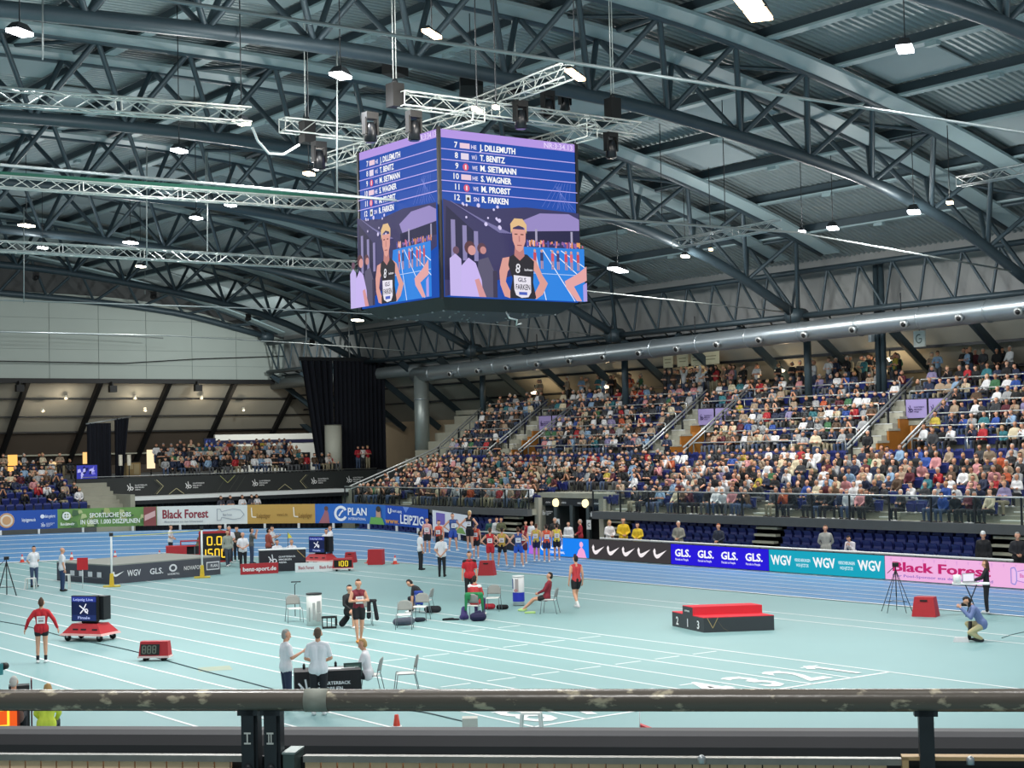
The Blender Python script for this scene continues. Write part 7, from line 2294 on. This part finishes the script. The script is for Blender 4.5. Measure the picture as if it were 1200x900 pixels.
stool(G(36, 690), face_rz(36, 15), 'white plastic stool beside the dark-haired official')
stool(G(78, 690), face_rz(78, 15), 'white plastic stool behind the bald official', .6, s_=.12)
stool(G(623, 862), face_rz(623, 5), 'white plastic stool between the rail and the parapet', .46, s_=.2)
t = thing('box', 'white box on the floor left of the white stool, behind the rail', 'box', G(551, 860), face_rz(551, 0))
mb = MB(); mb.box(-.15, -.15, 0, .15, .15, .32, mat('c4c4bc', .7)); mb.build('carton', t)
t = thing('marker_flag', 'small red wedge with white pole on the floor right of the stool', 'marker', G(750, 857), face_rz(750, 0))
mb = MB(); mb.tube([(0, 0, 0), (0, 0, .42)], .012, M_white, 6); mb.lathe([(0, .42), (.03, .43), (0, .46)], M_dark, 8, (0, 0, 0)); mb.build('pole', t)
mb = MB(); mb.prism([(.01, 0), (.3, 0), (.3, .03), (.01, .14)], 'y', -.1, .1, mat('c8303a', .5)); mb.build('wedge', t)

# officials' table in front
t = thing('officials_table', 'black covered officials table with white logo, papers and bottles', 'table', G(384, 824), face_rz(384, -3))
mb = MB(); mb.box(-.72, -.35, .72, .72, .35, .75, mat('2a2a2e', .6)); mb.build('tabletop', t)
mb = MB()
for s_, e_ in (((-.72, -.36), (.72, -.36)), ((-.72, .36), (.72, .36))):
    n2 = 24
    for i in range(n2):
        xa = s_[0] + (e_[0] - s_[0]) * i / n2; xb = s_[0] + (e_[0] - s_[0]) * (i + 1) / n2; wa = .012 * math.sin(i * 1.1); wb = .012 * math.sin((i + 1) * 1.1); sg_ = 1 if s_[1] > 0 else -1
        mb.face([(xa, s_[1] + wa + .03 * sg_, .03), (xb, s_[1] + wb + .03 * sg_, .03), (xb, s_[1], .75), (xa, s_[1], .75)], mat('1b1b1f', .8))
mb.face([(-.72, -.39, .03), (-.72, .39, .03), (-.72, .36, .75), (-.72, -.36, .75)], mat('1b1b1f', .8)); mb.face([(.72, -.39, .03), (.72, .39, .03), (.72, .36, .75), (.72, -.36, .75)], mat('1b1b1f', .8))
mb.build('table_cloth', t)
cv = Canvas(14, 7); cv.flourish(.6, 1.6, 4.2, 'eceef2'); cv.build('print', plane_fn((-.7, -.395, .05), (1.4, 0, 0), (0, .03, .68), 14, 7), t)
tp = G(384, 824)
Rz = Matrix.Rotation(face_rz(384, -3), 4, 'Z')
def on_table(x, y, z=.752): return tp + Rz @ Vector((x, y, z))
for i, (x, y, w_, h_) in enumerate(((.1, .0, .42, .3), (.45, .05, .3, .21), (-.2, .08, .3, .21))):
    mb = MB(); mb.box(-w_ / 2, -h_ / 2, 0, w_ / 2, h_ / 2, .008, M_white); o = mb.build('paper'); o.location = on_table(x, y); o.rotation_euler = (0, 0, face_rz(384, 0) + .2 * i)
    tag(o, 'white paper sheet on the officials table, %s' % ('largest one in the middle', 'one at the right end', 'one at the left')[i], 'paper')
for i, (x, y) in enumerate(((-.5, .1), (.2, .22))):
    b2 = thing('bottle', 'small black bottle on the officials table, %s one' % ('left', 'right')[i], 'bottle', on_table(x, y))
    mb = MB(); mb.lathe([(0, 0), (.03, 0), (.03, .09), (.012, .12), (0, .12)], M_black, 10); mb.build('flask', b2)
    mb = MB(); mb.lathe([(.013, .12), (.013, .14), (0, .14)], M_rail, 8); mb.build('cap', b2)
t = thing('flip_board', 'dark green folding number board on crossed legs before the seated woman', 'number board', G(414, 822), face_rz(414, -10))
mb = MB(); mb.box(-.2, -.02, .55, .2, .02, .85, mat('2d4a44', .5)); mb.build('board', t)
cv = Canvas(10, 8); cv.rect(1, 1, 9, 7, '4f6a62'); cv.rect(2, 2, 5, 5.5, '2a3c3a'); cv.rect(5.8, 2.4, 8.2, 6, 'b8c8c0'); cv.build('face', plane_fn((-.2, -.022, .55), (.4, 0, 0), (0, 0, .3), 10, 8), t)
for a, b in ((-.25, .25), (.25, -.25)):
    mb = MB(); mb.tube([(a, 0, 0), (b * .6, 0, .6)], .013, M_tubeg, 6); mb.build('leg', t)
    mb = MB(); mb.tube([(a, .25, 0), (b * .6, 0, .6)], .013, M_tubeg, 6); mb.build('leg', t)
# laptop table on the right
P = G(1139, 722)
t = thing('laptop_table', 'slim high table with white top in front of the woman in black', 'table', P, face_rz(1139, 0))
mb = MB(); mb.box(-.55, -.25, .98, .55, .25, 1.02, M_white); mb.build('tabletop', t)
for x in (-.18, .18):
    mb = MB(); mb.tube([(x, -.2, 0), (0, 0, .55), (-x, .1, .98)], .018, M_dark, 6); mb.build('leg', t)
l_ = thing('laptop', 'open laptop with bright screen on the high white table', 'laptop', (P.x, P.y, 1.02), face_rz(1139, -30))
mb = MB(); mb.box(-.2, -.14, 0, .2, .14, .02, M_rail); mb.build('keyboard', l_)
mb = MB(); mb.box(-.2, .14, .02, .2, .155, .28, M_rail); mb.build('lid', l_)
mb = MB(); mb.box(-.18, .135, .04, .18, .139, .26, emis('f4f0ff', 1.0)); mb.build('screen', l_)
mb = MB(); mb.lathe([(0, 0), (.11, 0), (.13, .12), (.11, .24), (0, .26)], mat('ececec', .3), 14); o = mb.build('camera_housing'); o.location = P + CR * (-.42) + Vector((0, 0, 1.02))
tag(o, 'round white camera housing at the left end of the high table', 'camera')
t = thing('camera', 'black camera held by the squatting photographer', 'camera', G(1137, 752) + Vector((0, 0, 1.0)), face_rz(1137, 262))
mb = MB(); mb.box(-.08, -.04, -.06, .08, .04, .06, M_black); mb.build('body', t)
mb = MB(); mb.lathe([(0, .04), (.045, .04), (.05, .2), (0, .2)], M_black, 12, (0, 0, 0), 'y'); mb.build('lens', t)
t = thing('camera_bag', 'white and black camera gear lying in front of the squatting photographer', 'camera bag', G(1127, 752), face_rz(1127, 0))
mb = MB(); mb.frustum(-.22, -.12, .2, .12, 0, -.18, -.09, .16, .09, .12, mat('d8d8da', .5)); mb.build('bag', t)
mb = MB(); mb.tube([(.2, 0, .05), (.24, 0, .55)], .05, M_black, 8); mb.build('monopod', t)
# floor cables
def cable(pts, label, r=.014):
    mb = MB(); v = [G(a, b) + Vector((0, 0, r)) for a, b in pts]
    out = []
    for i in range(len(v) - 1):
        p0 = v[max(i - 1, 0)]; p1 = v[i]; p2 = v[i + 1]; p3 = v[min(i + 2, len(v) - 1)]
        for k in range(6):
            t = k / 6; out.append(.5 * ((2 * p1) + (p2 - p0) * t + (2 * p0 - 5 * p1 + 4 * p2 - p3) * t * t + (-p0 + 3 * p1 - 3 * p2 + p3) * t ** 3))
    mb.tube(out + [v[-1]], r, mat('4f6468', .6), 6); tag(mb.build('floor_cable'), label, 'cable')


cable([(-10, 727), (30, 734), (78, 747), (150, 762), (200, 776), (240, 787), (290, 800), (330, 811)], 'long dark cable crossing the infield past both red displays')
cable([(470, 832), (500, 836), (530, 843), (556, 849)], 'dark cable on the floor right of the small cone')
cable([(1200, 741), (1186, 744), (1174, 748)], 'thin dark cable at the right edge behind the photographer', .01)
cable([(505, 662), (520, 664), (560, 668), (590, 669), (598, 665)], 'black cable looped beside the red tapered box', .012)
